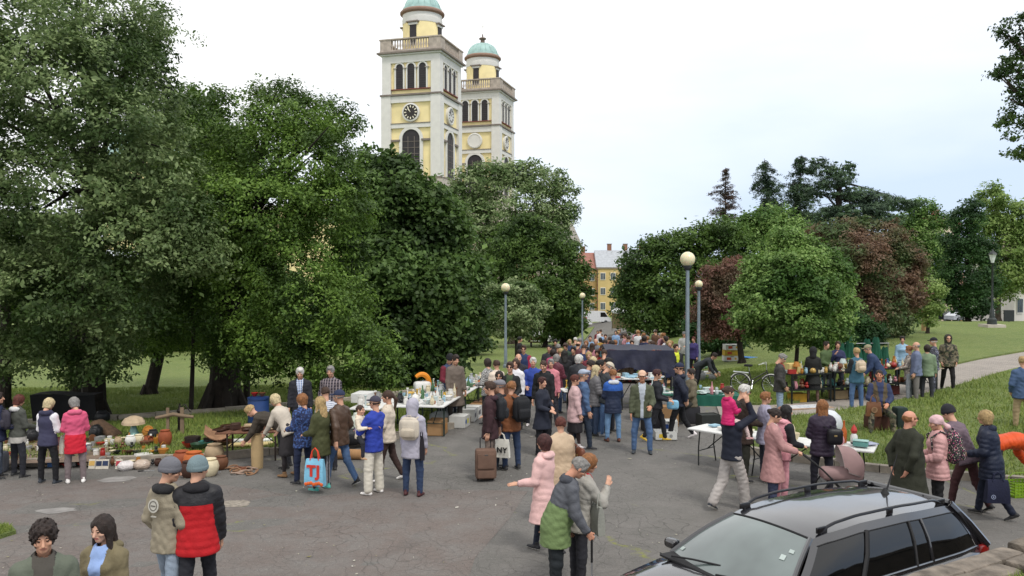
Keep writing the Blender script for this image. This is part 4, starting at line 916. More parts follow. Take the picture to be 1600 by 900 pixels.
# hand: wrist at 0, fingers run to -Z, palm faces +Y, thumb towards +X
def hand_mesh(pose, h):
    key = ('hand', pose, h)
    if key in _pc: return _pc[key]
    curl = {'relax': (.25, .55), 'grip': (1.25, 2.6), 'flat': (.05, .12)}[pose]
    def fn(P):
        d = cap(P, (0, 0, .03), (0, 0, -.015), .027, .027, V3(0, 1, 0), .75); d = smin(d, cap(P, (0, 0, -.03), (0, .002, -.075), .036, .038, V3(0, 1, 0), .42), .02)
        for i, (x, l) in enumerate(((.029, .072), (.010, .080), (-.010, .075), (-.028, .060))):
            a = curl[0] + .04 * i; p = V3(x, .002, -.085); q = p + V3(x * .12, math.sin(a), -math.cos(a)) * l * .48; b = curl[0] + (curl[1] - curl[0]) * 1.0; r = q + V3(x * .05, math.sin(b), -math.cos(b)) * l * .58
            d = smin(d, cap(P, p, q, .0095, .0085), .006); d = smin(d, cap(P, q, r, .0085, .0068), .004)
        if pose == 'grip': t = [(.03, .008, -.03), (.05, .03, -.06), (.02, .05, -.075)]
        else: t = [(.03, .006, -.03), (.056, .014, -.062), (.062, .026, -.092)]
        d = smin(d, cap(P, t[0], t[1], .014, .011), .012); d = smin(d, cap(P, t[1], t[2], .0105, .008), .004)
        return d
    _pc[key] = poly(fn, (-.055, -.04, -.185), (.085, .10, .06), h); return _pc[key]
def dirv(f, o, s):
    """limb direction: f degrees forward from straight down, o degrees outwards; s = side"""
    f, o = R(f), R(o); return V3(s * math.sin(o), math.sin(f) * math.cos(o), -math.cos(f) * math.cos(o))
ARMS = {'down': ((6, 9), (14, 5)), 'bend': ((10, 12), (75, -12)), 'hold': ((22, 12), (95, -25)), 'face': ((40, 12), (150, -22)), 'behind': ((-28, 14), (-8, -22)), 'pocket': ((-8, 16), (35, -8)),
        'out': ((8, 14), (82, 22)), 'reach': ((62, 8), (70, 0)), 'swingf': ((28, 8), (48, 0)), 'swingb': ((-24, 10), (-6, 6)), 'push': ((28, 10), (72, -4)), 'cross': ((20, 14), (80, -52)), 'low': ((-4, 8), (8, 4)),
        'cane': ((16, 12), (34, 4)), 'strap': ((18, 8), (140, -10)), 'lap': ((16, 14), (62, -28)), 'up': ((165, 20), (175, 0)), 'carry': ((28, 18), (92, -38)), 'dig': ((20, 8), (38, 0)), 'grab': ((120, 12), (200, -10))}
LEGS = {'stand': ((2, 0, 5), (-1, -3, 5)), 'wide': ((3, 0, 9), (1, -2, 9)), 'walk': ((19, 9, 2), (-12, -34, 2)), 'walk2': ((-12, -34, 2), (19, 9, 2)), 'stroll': ((14, 4, 3), (-10, -28, 3)), 'stroll2': ((-10, -28, 3), (14, 4, 3)),
        'sit': ((80, -2, 12), (82, 6, 14)), 'bend': ((-8, -12, 6), (-5, -10, 6)), 'straddle': ((85, 10, 42), (85, 10, 42)), 'crouch': ((60, -30, 10), (70, -35, 12))}
EYE = mat('f0ece6', .3, var=.02, bump=0); 
def eye_mat(): return mat('3a2a22', .25, var=.1, bump=0)
HAIRC = {'black': '191614', 'dark': '2a1f1a', 'brown': '3f2c21', 'red': '55291f', 'maroon': '40201d', 'ginger': '855833', 'blond': 'a68c60', 'lblond': 'bfae88', 'grey': '807d79', 'white': 'c6c3bd'}
def person(label, x, y, face, h=1.72, fem=0, build=1., skin='c99a80', hair=('short', 'brown'), hat=None, top='444444', topk='jacket', top2=None, sleeve=None, hem=0., quilt=0., hood=None, collar=None, bot='33373f', botk='trousers', wide=1.,
           shoe='2a2a2c', legs='stand', arms=('down', 'down'), lean=0., neck=0., yaw=0., lod=None, group=None, z=None, hands=('relax', 'relax'), front=None, glasses=False, tights=None, tmat=None, bmat=None, collarc=None, seed=None, twist=0., hood_on=False, hatm=None, foot_drop=0.):
    """face: heading in degrees, 0 = away from the camera, 90 = to the right, 180 = towards the camera"""
    seed = seed if seed is not None else int(abs(x * 131 + y * 57)) % 9973
    d = math.hypot(x, y); k = h / 1.75
    if lod is None: lod = 0 if d < 13.5 else 1 if d < 24 else 2 if d < 33 else 3
    hb = (.0125, .0165, .026, .036)[lod]; hh_ = (.0048, .008, .014, .022)[lod]; hn = (.0045, .0065, .010, .016)[lod]
    z0 = gz(x, y) if z is None else z
    root = empty('person', (x, y, z0), -R(face), label, 'person', group)
    def fin(name, V, F, mats, mi=None, par=root):
        me = npmesh(name, V * k, F, mats, mi, smooth=True); return link(name, me, par)
    # skeleton
    LG = LEGS[legs] if isinstance(legs, str) else legs; AR = [ARMS[a] if isinstance(a, str) else a for a in arms]; sd = (-1, 1)
    hipx = .092 + .006 * fem; shx = (.168 - .020 * fem) * (1 + .25 * (build - 1))
    drop = [.43 * math.cos(R(l[0])) * math.cos(R(l[2])) + .41 * math.cos(R(l[1])) for l in LG]
    ph = max(drop) + .082; P0 = V3(0, 0, ph)
    kn = []; an = []
    for s, l in zip(sd, LG):
        hj = P0 + V3(s * hipx, 0, -.01); kk = hj + dirv(l[0], l[2], s) * .43; kn.append(kk); an.append(kk + dirv(l[1], l[2] * .2, s) * .40)
    Ls = R(lean); sp = V3(0, math.sin(Ls), math.cos(Ls)); fw = V3(0, math.cos(Ls), -math.sin(Ls)); Ls2 = R(lean * 1.12 + (4 if lean > 5 else 0)); sp2 = V3(0, math.sin(Ls2), math.cos(Ls2)); fw2 = V3(0, math.cos(Ls2), -math.sin(Ls2))
    waist = P0 + sp * .15; chest = waist + sp * .10 + sp2 * .14; nb = chest + sp2 * .17 - fw2 * .01; shc = chest + sp2 * .105
    tw = ax_rot('z', -R(twist)); rt = tw @ V3(1, 0, 0)
    sh = [shc + rt * s * shx for s in sd]; sh = [q + sp2 * (-.012) for q in sh]
    el = []; wr = []
    for s, a, q in zip(sd, AR, sh):
        Lx = ax_rot('x', -Ls2 * .35) if abs(lean) < 30 else np.eye(3)
        e = q + Lx @ dirv(a[0][0], a[0][1], s) * .285; el.append(e); wr.append(e + dirv(a[1][0], a[1][1], s) * .25)
    hp = R(-(neck + lean * .55)); MH = ax_rot('z', -R(yaw)) @ ax_rot('x', hp)
    hc = nb + (sp2 * .6 + V3(0, .25, .8) * .4) / 1.0 * .085 + MH @ V3(0, .012, .112) * 1.0
    if child_ := (h < 1.25): hs = 1.35
    else: hs = 1.0
    B = build
    SK = mat(skin, .55, var=.06, sc=12, bump=.05); HR = mat(HAIRC.get(hair[1], hair[1]), .6, var=.3, sc=30, bump=.6, bsc=120); LIP = mat('a8605a' if fem else 'a9705f', .5, var=.05, bump=0)
    # body
    def fbody(P):
        o = cap(P, P0, chest, .12, .12, fw, .6); o = smin(o, cap(P, chest, nb, .12, .05, fw2, .7), .05)
        for i in (0, 1):
            o = smin(o, cap(P, chest + sp2 * .08, sh[i], .05, .045), .03); o = smin(o, cap(P, sh[i], el[i], .040, .034), .02); o = smin(o, cap(P, el[i], wr[i], .034, .025), .02)
            o = smin(o, cap(P, P0 + V3(sd[i] * hipx, 0, 0), kn[i], .07, .048 if botk == 'skirt' else .036), .03); lr = 1. if botk == 'skirt' else .72; o = smin(o, cap(P, kn[i], (kn[i] + an[i]) / 2 - V3(0, .012, 0), .048 * lr, .05 * lr), .02); o = smin(o, cap(P, (kn[i] + an[i]) / 2 - V3(0, .012, 0), an[i], .05 * lr, .032), .02)
        return o
    pts = np.array([P0, chest, nb, *sh, *el, *wr, *kn, *an]); lo = pts.min(0) - .16; hi = pts.max(0) + .16
    v, f = poly(fbody, lo, hi, max(hb, .02)); Vs = [v]; Fs = [f]; Ms = [np.zeros(len(f), int)]; off = len(v)
    hv, hf, hm = head_mesh(hh_, fem); Vs.append((hv * hs) @ MH.T + hc); Fs.append(hf + off); Ms.append(hm); off += len(hv)
    for i, s in enumerate(sd):
        gv, gf = hand_mesh(hands[i], hn); gv = gv * (1 - .08 * fem) * (.8 if child_ else 1)
        zax = -(wr[i] - el[i]); zax /= np.linalg.norm(zax)
        pal = V3(-s, .15, 0) if abs(zax[2]) > .6 else V3(-s * .5, 0, -.8) if AR[i][1][0] < 120 else V3(-s * .3, -.9, 0)
        yax = pal - zax * (pal @ zax); yax /= np.linalg.norm(yax); xax = np.cross(yax, zax)
        if s > 0 and False: xax = -xax
        # thumb must point forwards / upwards
        tdir = V3(0, 1, .6); fl = 1 if xax @ tdir > 0 else -1; gv2 = gv * V3(fl, 1, 1); gf2 = gf if fl > 0 else gf[:, ::-1]
        Vs.append(gv2 @ np.stack([xax, yax, zax]) + wr[i]); Fs.append(gf2 + off); Ms.append(np.zeros(len(gf2), int)); off += len(gv2)
    bm_ = [SK, HR, eye_mat(), LIP]
    if tights: bm_.append(mat(tights, .6)); cz = Vs[0][Fs[0]].mean(1)[:, 2]; Ms[0][cz < ph - .05] = 4
    body = fin('body', np.concatenate(Vs), np.concatenate(Fs), bm_, np.concatenate(Ms))
    # shoes
    SH = mat(shoe, .6, var=.1) if isinstance(shoe, str) else shoe; SOLE = mat('d8d4cc' if isinstance(shoe, str) and sum(C(shoe)) > .5 else '2b2826', .8)
    SOLE2 = mat('d9d6cf', .8)
    for i, s in enumerate(sd):
        a = an[i]; pit = min(0, R(LG[i][1] + 8)) if LG[i][1] < -15 else 0.
        M_ = ax_rot('z', -s * R(9)) @ ax_rot('x', pit)
        if foot_drop: M_ = M_ @ ax_rot('x', -R(foot_drop))
        def fs(P):
            q = (P - a) @ M_; o = cap(q, (0, -.045, -.045), (0, .03, -.040), .036, .037); o = smin(o, cap(q, (0, .03, -.045), (0, .135, -.054), .036, .030, V3(0, 0, 1), .8), .03)
            o = smin(o, cap(q, (0, -.02, -.02), (0, -.01, .05), .038, .043), .02); o = smax(o, -(q[:, 2] + .080), .006); o = smax(o, q[:, 2] - .045, .01); return o
        v, f = poly(fs, a - V3(.12, .16, .2), a + V3(.12, .19, .1), (.009, .011, .016, .025)[lod]); q = (v - a) @ M_; c = q[f].mean(1)
        fin('shoe', v, f, [SH, SOLE2 if shoe in ('2a2a2c', '26262a', '3a3f4a', '2b3038', 'e4e0dc', 'd9d2d2') else SOLE], (c[:, 2] < -.062).astype(int))
    # trousers or skirt
    TM = bmat or mat(bot, .85, var=.12, sc=5, bump=.2, bsc=60)
    kw = {'slim': .80, 'trousers': 1.0, 'wide': 1.22, 'skirt': 1., 'dress': 1., 'leggings': .74}.get(botk, 1.) * wide * (1 + .35 * (B - 1))
    def ftr(P):
        o = cap(P, P0 + sp * .08, P0 - sp * .02, .135 * B, .158 * B + .008 * fem, fw, .70)
        for i in (0, 1):
            hj = P0 + V3(sd[i] * hipx, 0, -.03); o = smin(o, cap(P, hj, kn[i], .088 * (.5 + .5 * kw) * (.6 + .4 * B), .070 * kw), .035)
            e = an[i] + (kn[i] - an[i]) * .04; o = smin(o, cap(P, kn[i], e, .068 * kw, (.054 if botk != 'wide' else .066) * kw), .02)
        o = o + wrinkle(P * V3(1, 1, 1.6), seed, .0045 if botk not in ('leggings', 'slim') else .0025, .9)
        zc = min(an[0][2], an[1][2])
        for i in (0, 1): 
            ax_ = (kn[i] - an[i]) / np.linalg.norm(kn[i] - an[i]); near = np.linalg.norm(P - an[i], axis=1) < .16
            o = np.where(near, np.maximum(o, -((P - an[i]) @ ax_ + .045)), o)
        return o
    def fsk(P):
        o = cap(P, P0 + sp * .1, P0 - V3(0, 0, .42), .14 * B, .24, V3(0, 1, 0), .75); m = (kn[0] + kn[1]) / 2; o = smin(o, cap(P, P0, m, .16, .17, V3(0, 1, 0), .85), .05)
        o = o + wrinkle(P * V3(1, 1, .2), seed, .010, .8); return smax(o, -(P[:, 2] - (ph - .47)), .005)
    if botk == 'skirt':
        v, f = poly(fsk, P0 - V3(.32, .3, .5), P0 + V3(.32, .3, .22), hb); fin('skirt', v, f, TM)
    else:
        pp = np.array([P0, *kn, *an]); v, f = poly(ftr, pp.min(0) - V3(.22, .2, .12), pp.max(0) + V3(.22, .2, .2), hb); fin('trousers', v, f, TM)
    # upper garment
    tk = {'jacket': .030, 'coat': .030, 'vest': .03, 'sweater': .016, 'shirt': .010, 'puffer': .044, 'hoodie': .024, 'tshirt': .008}[topk]
    if topk == 'puffer' and not quilt: quilt = .012
    hemz = {'coat': .42, 'jacket': .13, 'puffer': .16, 'vest': .12, 'sweater': .08, 'shirt': .10, 'hoodie': .10, 'tshirt': .08}[topk] + hem
    dn = (-sp * .6 + (((kn[0] + kn[1]) / 2 - P0) / np.linalg.norm((kn[0] + kn[1]) / 2 - P0)) * .4) if lean > 30 else V3(0, 0, -1)
    if hemz < .2: dn = -sp
    hp_ = P0 + dn * hemz
    def ftop(P):
        o = cap(P, P0, waist, (.156 + tk) * B + .006 * fem, (.140 + tk) * B - .012 * fem, fw, .72 if B < 1.15 else .82, quilt)
        o = smin(o, cap(P, waist, chest, (.140 + tk) * B - .01 * fem, (.158 + tk) * (.5 + .5 * B), fw, .74, quilt), .05)
        o = smin(o, cap(P, chest, shc, (.155 + tk) * (.5 + .5 * B), .105 + tk, fw2, .72, quilt), .05); o = smin(o, cap(P, sh[0], sh[1], .052 + tk * .7, .052 + tk * .7), .05)
        o = smin(o, cap(P, shc, nb - sp2 * .01, .095, .062 + tk * .4), .05)
        if fem: o = smin(o, ell(P, chest + fw * .085, (.12, .065 + tk * .5, .075)), .05)
        if B > 1.12: o = smin(o, ell(P, waist + fw * .05, (.15 * B, .13 * B, .15)), .06)
        o = smin(o, cap(P, P0, hp_, (.160 + tk) * B, (.166 + tk) * B + (.07 if topk == 'coat' else .012), V3(0, 1, 0), .80, quilt if hemz < .3 else 0), .03)
        for i in (0, 1):
            sl = 1. if topk != 'tshirt' else 1.
            e2 = wr[i] if topk != 'tshirt' else el[i]; o2 = cap(P, sh[i], el[i], .056 + tk * .75, .048 + tk * .7, None, 1., quilt)
            if topk == 'tshirt': o2 = smax(o2, (P - (sh[i] + (el[i] - sh[i]) * .75)) @ (el[i] - sh[i]), .003)
            else: 
                w2 = el[i] + (wr[i] - el[i]) * .93; o2 = smin(o2, cap(P, el[i], w2, .047 + tk * .7, .036 + tk * .5, None, 1., quilt), .02)
                nd = (wr[i] - el[i]) / .25; o2 = np.where(np.linalg.norm(P - w2, axis=1) < .12, np.maximum(o2, (P - w2) @ nd - .018), o2)
            o = smin(o, o2, .025)
        amp = {'shirt': .004, 'tshirt': .0035, 'sweater': .003, 'puffer': .003, 'vest': .003, 'coat': .0042}.get(topk, .0055)
        o = o + wrinkle(P, seed + 7, amp)
        if collar: o = smin(o, cap(P, nb - sp2 * .01, nb + sp2 * .035 + fw2 * .01, .074, .070), .012)
        o = smax(o, -cap(P, nb - sp2 * .02 + fw2 * .015, hc - MH @ V3(0, .0, .03), .058, .055), .01)
        o = np.maximum(o, (P - hp_) @ (dn / np.linalg.norm(dn)))
        if topk in ('jacket', 'hoodie', 'sweater') : pass
        return o
    pp = np.array([P0, hp_, nb, *sh, *el, *wr]); v, f = poly(ftop, pp.min(0) - .24, pp.max(0) + .2, hb)
    TP = tmat or mat(top, .8 if topk != 'puffer' else .55, var=.10, sc=7, bump=.25, bsc=45); mats = [TP]; mi = np.zeros(len(f), int); c = v[f].mean(1)
    arm = np.minimum.reduce([cap(c, sh[i] + (el[i] - sh[i]) * .08, el[i], .075 + tk, .06 + tk) for i in (0, 1)] + [cap(c, el[i], wr[i], .065 + tk, .055 + tk) for i in (0, 1)]) < .0
    tor = cap(c, P0, nb - sp2 * .06, .13 * B, .13, fw, .7) ; isarm = arm & (np.abs(c @ rt) > .0) & (tor > .02)
    if top2:      # (colour, along-spine height where it starts/ends, 'below'|'above')
        mats.append(mat(top2[0], .8, var=.1, sc=7, bump=.25, bsc=45)); hgt = (c - P0) @ sp; q = (hgt < top2[1]) if top2[2] == 'below' else (hgt > top2[1])
        if len(top2) < 4: q &= ~isarm
        mi[q] = len(mats) - 1
    if sleeve: mats.append(sleeve if not isinstance(sleeve, str) else mat(sleeve, .8)); mi[isarm] = len(mats) - 1
    if lod <= 1 and not tmat and topk in ('jacket', 'coat', 'vest', 'sweater', 'hoodie'):     # hem and cuffs
        dk = C(top); mats.append(mat(tuple(round(q * .62, 4) for q in dk), .85, bump=.4)); q = ((hp_ - c) @ (dn / np.linalg.norm(dn)) < (.028 if topk != 'coat' else .018)) & ~isarm
        for i in (0, 1): q |= ((wr[i] - c) @ ((wr[i] - el[i]) / .25) < .02) & (np.linalg.norm(c - wr[i], axis=1) < .10)
        mi[q & (mi == 0)] = len(mats) - 1
    if collarc: mats.append(mat(collarc, .9, bump=.4)); mi[cap(c, nb - sp2 * .03 + fw2 * .03, nb + sp2 * .05, .105, .09) < 0] = len(mats) - 1
    if front:     # open front showing a shirt
        mats.append(front if not isinstance(front, str) else mat(front, .85)); hgt = (c - P0) @ sp; q = (np.abs(c[:, 0] - P0[0]) < .028 + .05 * np.clip((hgt - .15) / .4, 0, 1)) & ((c - waist) @ fw > 0) & ~isarm; mi[q] = len(mats) - 1
    fin({'jacket': 'jacket', 'coat': 'coat', 'vest': 'vest', 'sweater': 'sweater', 'shirt': 'shirt', 'puffer': 'jacket', 'hoodie': 'hoodie', 'tshirt': 'shirt'}[topk], v, f, mats, mi)
    if hood:      # hood lying on the back of the shoulders
        def fh(P):
            cc = nb - fw2 * .06 + sp2 * .005; o = ell(P, cc, (.125, .085, .062)); o = smin(o, cap(P, nb + V3(.085, .03, -.005), nb + V3(-.085, .03, -.005), .03, .03), .03) if False else o
            for s in (-1, 1): o = smin(o, cap(P, cc + V3(s * .09, 0, 0), nb + V3(s * .07, .06, -.03), .045, .028), .03)
            o = smax(o, -cap(P, nb - sp2 * .05, hc, .060, .062), .015) + wrinkle(P, 8, .005); return o
        v, f = poly(fh, nb - .22, nb + .2, hb); fin('hood', v, f, mat(hood, .85, bump=.3))
    # hair and headgear
    hv, hf = None, None
    if hair[0] != 'none' and not (hat and hat[0] == 'hood'):
        hv, hf = hair_mesh(hair[0], (.009, .010, .014, .022)[lod])
        if hat: hf = hf[hv[hf].mean(1)[:, 2] < (.02 if hat[0] != 'scarf' else -.02)]; hv = hv * .98
        fin('hair', (hv * hs) @ MH.T + hc, hf, HR)
    if hat:
        a, b = hat_mesh(hat[0], (.008, .010, .014, .022)[lod]); fin('hood' if hat[0] == 'hood' else 'hat', (a * hs * 1.03) @ MH.T + hc, b, mat(hat[1], .85, var=.12, bump=.4, bsc=90))
    if glasses and lod < 3:
        mb = MB(); gm = mat('2a2624', .3); gl = mat('59646a', .1, bump=0)
        for s in (-1, 1):
            p = MH @ V3(s * .033, .104, .006) + hc; mb.lathe([(.018, -.002), (.021, -.002), (.021, .002), (.018, .002)], gm, 12, p * k, MH @ V3(0, 1, 0)); mb.tube([(MH @ V3(s * .055, .098, .010) + hc) * k, (MH @ V3(s * .083, .0, .012) + hc) * k], .0028, gm, 5)
        mb.build('glasses', root)
    Mz = ax_rot('z', -R(face)); fr = dict(root=root, k=k, z0=z0, rz=-R(face)); W_ = lambda p: Mz @ (np.asarray(p) * k) + V3(x, y, z0)
    back = chest - fw2 * (.125 + tk + .055) - sp * .03
    fr.update(back=W_(back), lean=lean, wl=W_(wr[0]), wr_=W_(wr[1]), hl=W_(wr[0] + (wr[0] - el[0]) / .25 * .085), hr=W_(wr[1] + (wr[1] - el[1]) / .25 * .085), hipl=W_(P0 + V3(-(.20 * B + tk), 0, .02)), hipr=W_(P0 + V3(.20 * B + tk, 0, .02)), shl=W_(sh[0] + sp2 * (.06 + tk)), shr=W_(sh[1] + sp2 * (.06 + tk)), pelvis=W_(P0), neck=W_(nb), head=W_(hc), seat=W_(P0 - V3(0, 0, .16)), x=x, y=y)
    return fr
def place(u, v, h, raise_=0., dh=0.):
    """where a person of height h stands when the top of the head shows at photo point u, v"""
    return at(u, v, h + raise_ + dh)
def PP(label, u, v, face, h=1.72, eff=None, foot=None, **k):
    """eff = height of the head top above ground in this pose; foot = row of the feet, if they are to fix the place instead"""
    x, y = at(u, foot) if foot else at(u, v, eff if eff else h * .995)
    return person(label, x, y, face, h, **k)
# ------------------------------------------------------------------ bags and things people carry
def backpack(fr, label, col, w=.30, h=.42, d=.16, m=None, pocket=None, off=(0, 0, 0), cat='backpack'):
    p = fr['back']; ln_ = R(fr['lean']); root = empty('backpack', (p[0] + off[0], p[1] + off[1], p[2] + off[2]), fr['rz'], label, cat)
    m = m or mat(col, .75, bump=.3, bsc=60); b = MB(); b.rbox((0, 0, 0), (w, d, h), .10, m, n=8, puff=.025); b.build('bag_body', root)
    q = MB(); q.rbox((0, -d / 2 - .02, -h * .18), (w * .75, .07, h * .42), .03, mat(pocket, .7) if pocket else m, n=5, puff=.01); q.build('pocket', root)
    for s in (-1, 1):
        q = MB(); q.tube([(s * w * .28, d / 2, h * .42), (s * w * .38, d / 2 + .10, h * .52), (s * w * .42, d / 2 + .24, h * .30), (s * w * .44, d / 2 + .22, -h * .1), (s * w * .40, d / 2, -h * .4)], .016, m, 6); q.build('strap', root)
    q = MB(); q.tube([(-.04, 0, h / 2), (-.03, 0, h / 2 + .05), (.03, 0, h / 2 + .05), (.04, 0, h / 2)], .009, m, 6); q.build('handle', root)
    root.rotation_euler[0] = -ln_
    return root
def tote(pos, rz, label, col, w=.36, h=.38, d=.10, hl=.22, m=None, name='tote_bag', art=None, hcol=None, cat='bag'):
    """bag hanging down from pos (where the hand or shoulder is)"""
    root = empty(name, pos, rz, label, cat); m = m or mat(col, .85, bump=.3, bsc=40); b = MB(); top = -hl
    V = []; n = 5
    for i in range(n + 1):
        f = i / n; ww = w * (.86 + .14 * f) / 2; dd = d * (.35 + .65 * math.sin(f * 2.4) ** .7 if f else .35) / 2; z = top - h * f
        V += [(-ww, -dd, z), (ww, -dd, z), (ww, dd, z), (-ww, dd, z)]
    F = [(0, 1, 2, 3)] + [(i * 4 + j, i * 4 + 4 + j, i * 4 + 4 + (j + 1) % 4, i * 4 + (j + 1) % 4) for i in range(n) for j in range(4)] + [(n * 4 + 3, n * 4 + 2, n * 4 + 1, n * 4)]
    b.add(V, F, m); b.build('bag_body', root, ang=50)
    hm = mat(hcol, .7) if hcol else m
    for s in (-1, 1):
        q = MB(); q.tube([(-w * .22, s * d * .25, top - .02), (-w * .14, s * .012, top + hl * .7), (0, s * .006, .0), (w * .14, s * .012, top + hl * .7), (w * .22, s * d * .25, top - .02)], .009, hm, 6); q.build('handle', root)
    return root
def text(s_, size, m, parent, loc, rot, ext=.002, name='lettering', bold=0.):
    cu = bpy.data.curves.new(name, 'FONT'); cu.body = s_; cu.size = size; cu.extrude = ext; cu.align_x = 'CENTER'; cu.align_y = 'CENTER'; cu.offset = bold; cu.space_character = 1.12
    o = bpy.data.objects.new(name, cu); COL.objects.link(o); dg = bpy.context.evaluated_depsgraph_get(); me = bpy.data.meshes.new_from_object(o.evaluated_get(dg)); bpy.data.objects.remove(o)
    me.materials.clear(); me.materials.append(m); o = link(name, me, parent); o.location = loc; o.rotation_euler = rot; return o
def handbag(pos, rz, label, col, w=.28, h=.20, d=.10, strap=None, m=None, cat='handbag', buckle=True):
    root = empty('handbag', pos, rz, label, cat); m = m or mat(col, .45, bump=.15); b = MB(); b.rbox((0, 0, 0), (w, d, h), .035, m, n=5, puff=.01); b.build('bag_body', root)
    if strap is not None:
        dx, dy, dz = (strap[0] - pos[0], strap[1] - pos[1], strap[2] - pos[2]); c, s = math.cos(-rz), math.sin(-rz); lx, ly = dx * c - dy * s, dx * s + dy * c
        q = MB(); q.tube([(-w * .4, 0, h * .45), (lx * .6 - .05, ly * .6, dz * .6), (lx, ly, dz), (lx * .6 + .05, ly * .6, dz * .6), (w * .4, 0, h * .45)], .008, m, 6); q.build('strap', root)
    if buckle: q = MB(); q.rbox((0, -d / 2 - .008, h * .1), (.05, .01, .03), .004, mat('c8b27a', .3, metal=.8), n=2); q.build('buckle', root)
    return root
def mid(a, b, f=.5): return tuple(a[i] * (1 - f) + b[i] * f for i in range(3))
# ------------------------------------------------------------------ the people, from left to right
CAMO = pat('camo', ('5a5444', '39412c', '7a705c', '2a2a24')); CAMO2 = pat('camo', ('4a4a52', '2f3240', '77788a', '26262e')); FLOR = pat('dots', ('2c2430', 'b05a78', 'c8b8b0', '5c6c4c'), 1.2)
PLAID = pat('plaid', ('26222a', '5c545c', '8a7f80'), 1.2); HOUND = pat('hounds', ('222222', 'c8c8c6')); NAVYP = pat('camo', ('25335c', '1c2442', '3d5a92'), 2.0); BLOUSE = pat('camo', ('8f857c', 'b8ada2', '5c5654'), 1.5)
JEAN = mat('4d678c', .85, var=.22, sc=3, bump=.3, bsc=60); JEAND = mat('2c3b57', .85, var=.18, sc=3, bump=.3); JEANL = mat('8794a3', .85, var=.16, sc=3, bump=.3)
SCARFM = pat('camo', ('b08a88', '7a5c5e', 'cdb8b0'), 2.)
# foreground left
f = PP('young man with curly dark hair in a grey green jacket, lower left corner', 68, 824, 152, 1.80, hair=('curly', 'dark'), top='5d6356', collarc='2c2a28', topk='jacket', collar=1, front='4a4640', bot='33373f', neck=10, yaw=0, arms=('down', 'down'), skin='c8977c', lod=0)
f = PP('young woman with long dark hair in an olive jacket over a light blue shirt', 163, 813, 188, 1.68, fem=1, hair=('long', 'dark'), top='73694f', topk='jacket', hood='6d644b', front='8fa8d6', bot='2c2e36', neck=10, yaw=8, arms=('down', 'down'), skin='d0a48c', lod=0)
f = PP('man in a beige bomber jacket and grey beanie walking away in light grey jeans', 262, 724, 22, 1.78, hair=('short', 'brown'), hat=('beanie', '6a6a70'), top='8c8472', topk='jacket', collar=1, hood='222224', bmat=JEANL, botk='trousers', legs='stroll', arms=('pocket', 'pocket'), yaw=48, neck=12, lod=0, tmat=mat('8f8673', .8, var=.1, bump=.3), shoe='d9d2d2')
_e = MB(); _r = f['root']; _e.lathe([(.075, 0), (.075, .004)], mat('b9b6ac', .8), 22, (-.01, -.200, 1.34), (0, -1, .1)); _e.lathe([(.055, 0), (.055, .007), (.045, .007), (.045, 0)], mat('6b6760', .8), 22, (-.01, -.201, 1.34), (0, -1, .1)); _e.box((-.01, -.208, 1.34), (.06, .006, .012), mat('6b6760', .8)); _e.box((-.01, -.20, 1.22), (.07, .012, .012), mat('b9b6ac', .8)); _e.build('back_emblem', _r)
f = PP('man in a red and black puffer jacket and teal grey beanie walking away', 308, 722, 345, 1.80, hair=('short', 'dark'), hat=('beanie', '6f8084'), top='1f1e22', top2=('b3161e', .395, 'below'), topk='puffer', quilt=.008, hood='1d1c20', bot='22232a', legs='stroll2', arms=('down', 'down'), neck=6, yaw=40, lod=0, build=1.05)
# left stall side
f = PP('person in a navy jacket cut by the left edge beside the spread of goods', -4, 617, 60, 1.72, hair=('short', 'dark'), top='232a44', bot='5b6474', arms=('face', 'bend'))
f = PP('woman with short red brown hair in a dark grey green jacket with a white hood', 27, 620, 28, 1.66, fem=1, hair=('bob', 'red'), top='4a4c46', hood='c9c8c6', top2=('aaa6a0', -.03, 'below'), hem=.03, bot='24252c', legs='wide', neck=20, arms=('bend', 'bend'), shoe='2a2a2c')
backpack(f, 'small dark purple backpack on the woman with red brown hair', '35323c', .26, .36, .12, off=(-.06, 0, 0))
f = PP('blonde woman in a navy quilted vest over white sleeves and black trousers', 74, 625, 8, 1.66, fem=1, hair=('bob', 'lblond'), top='3a3a52', topk='vest', sleeve='e2e0e4', hood='33334a', bot='17171b', legs='wide', neck=28, arms=('bend', 'bend'), shoe='2b3038')
f = PP('grey haired woman in a pink jacket over red with a white tote bag', 117, 624, 332, 1.66, fem=1, hair=('bob', 'grey'), top='cf5577', top2=('c51f33', .10, 'below', 1), hood='d0607f', topk='jacket', hem=.16, bot='75696a', legs='stand', neck=28, yaw=-20, arms=('bend', 'bend'), shoe='e4e0dc')
tote(mid(f['hl'], f['shl'], .12), -R(290), 'white cloth tote bag on the arm of the woman in pink and red', 'd6d0c2', .34, .36, .1, .12)
# group at the left table
f = PP('white haired man in a black jacket and blue plaid shirt standing on the grass', 469, 577, 170, 1.80, hair=('short', 'white'), top='22232a', front=pat('plaid', ('8fa3c4', '35456c', 'd8dce4'), 2.), bot='2c2e34', neck=20, build=1.08, arms=('down', 'down'))
f = PP('grey haired man in a dark plaid jacket standing on the grass', 517, 575, 186, 1.80, hair=('short', 'grey'), tmat=PLAID, topk='jacket', bot='3a3a42', collar=1, neck=12, build=1.08, arms=('down', 'pocket'))
f = PP('person in dark clothes bending far forward behind the low table', 440, 640, 275, 1.72, eff=1.22, hair=('short', 'blond'), top='3d362e', bot='25262c', lean=66, legs='bend', arms=('dig', 'dig'), neck=10)
f = PP('white haired woman in an off white jacket and dark skirt leaning over the low table', 452, 620, 300, 1.68, eff=1.58, fem=1, hair=('bob', 'lblond'), top='bdb3a5', topk='sweater', bot='2d2a2c', botk='skirt', tights='2a2426', lean=30, legs='stand', arms=('dig', 'dig'), neck=15, shoe='8c6a48')
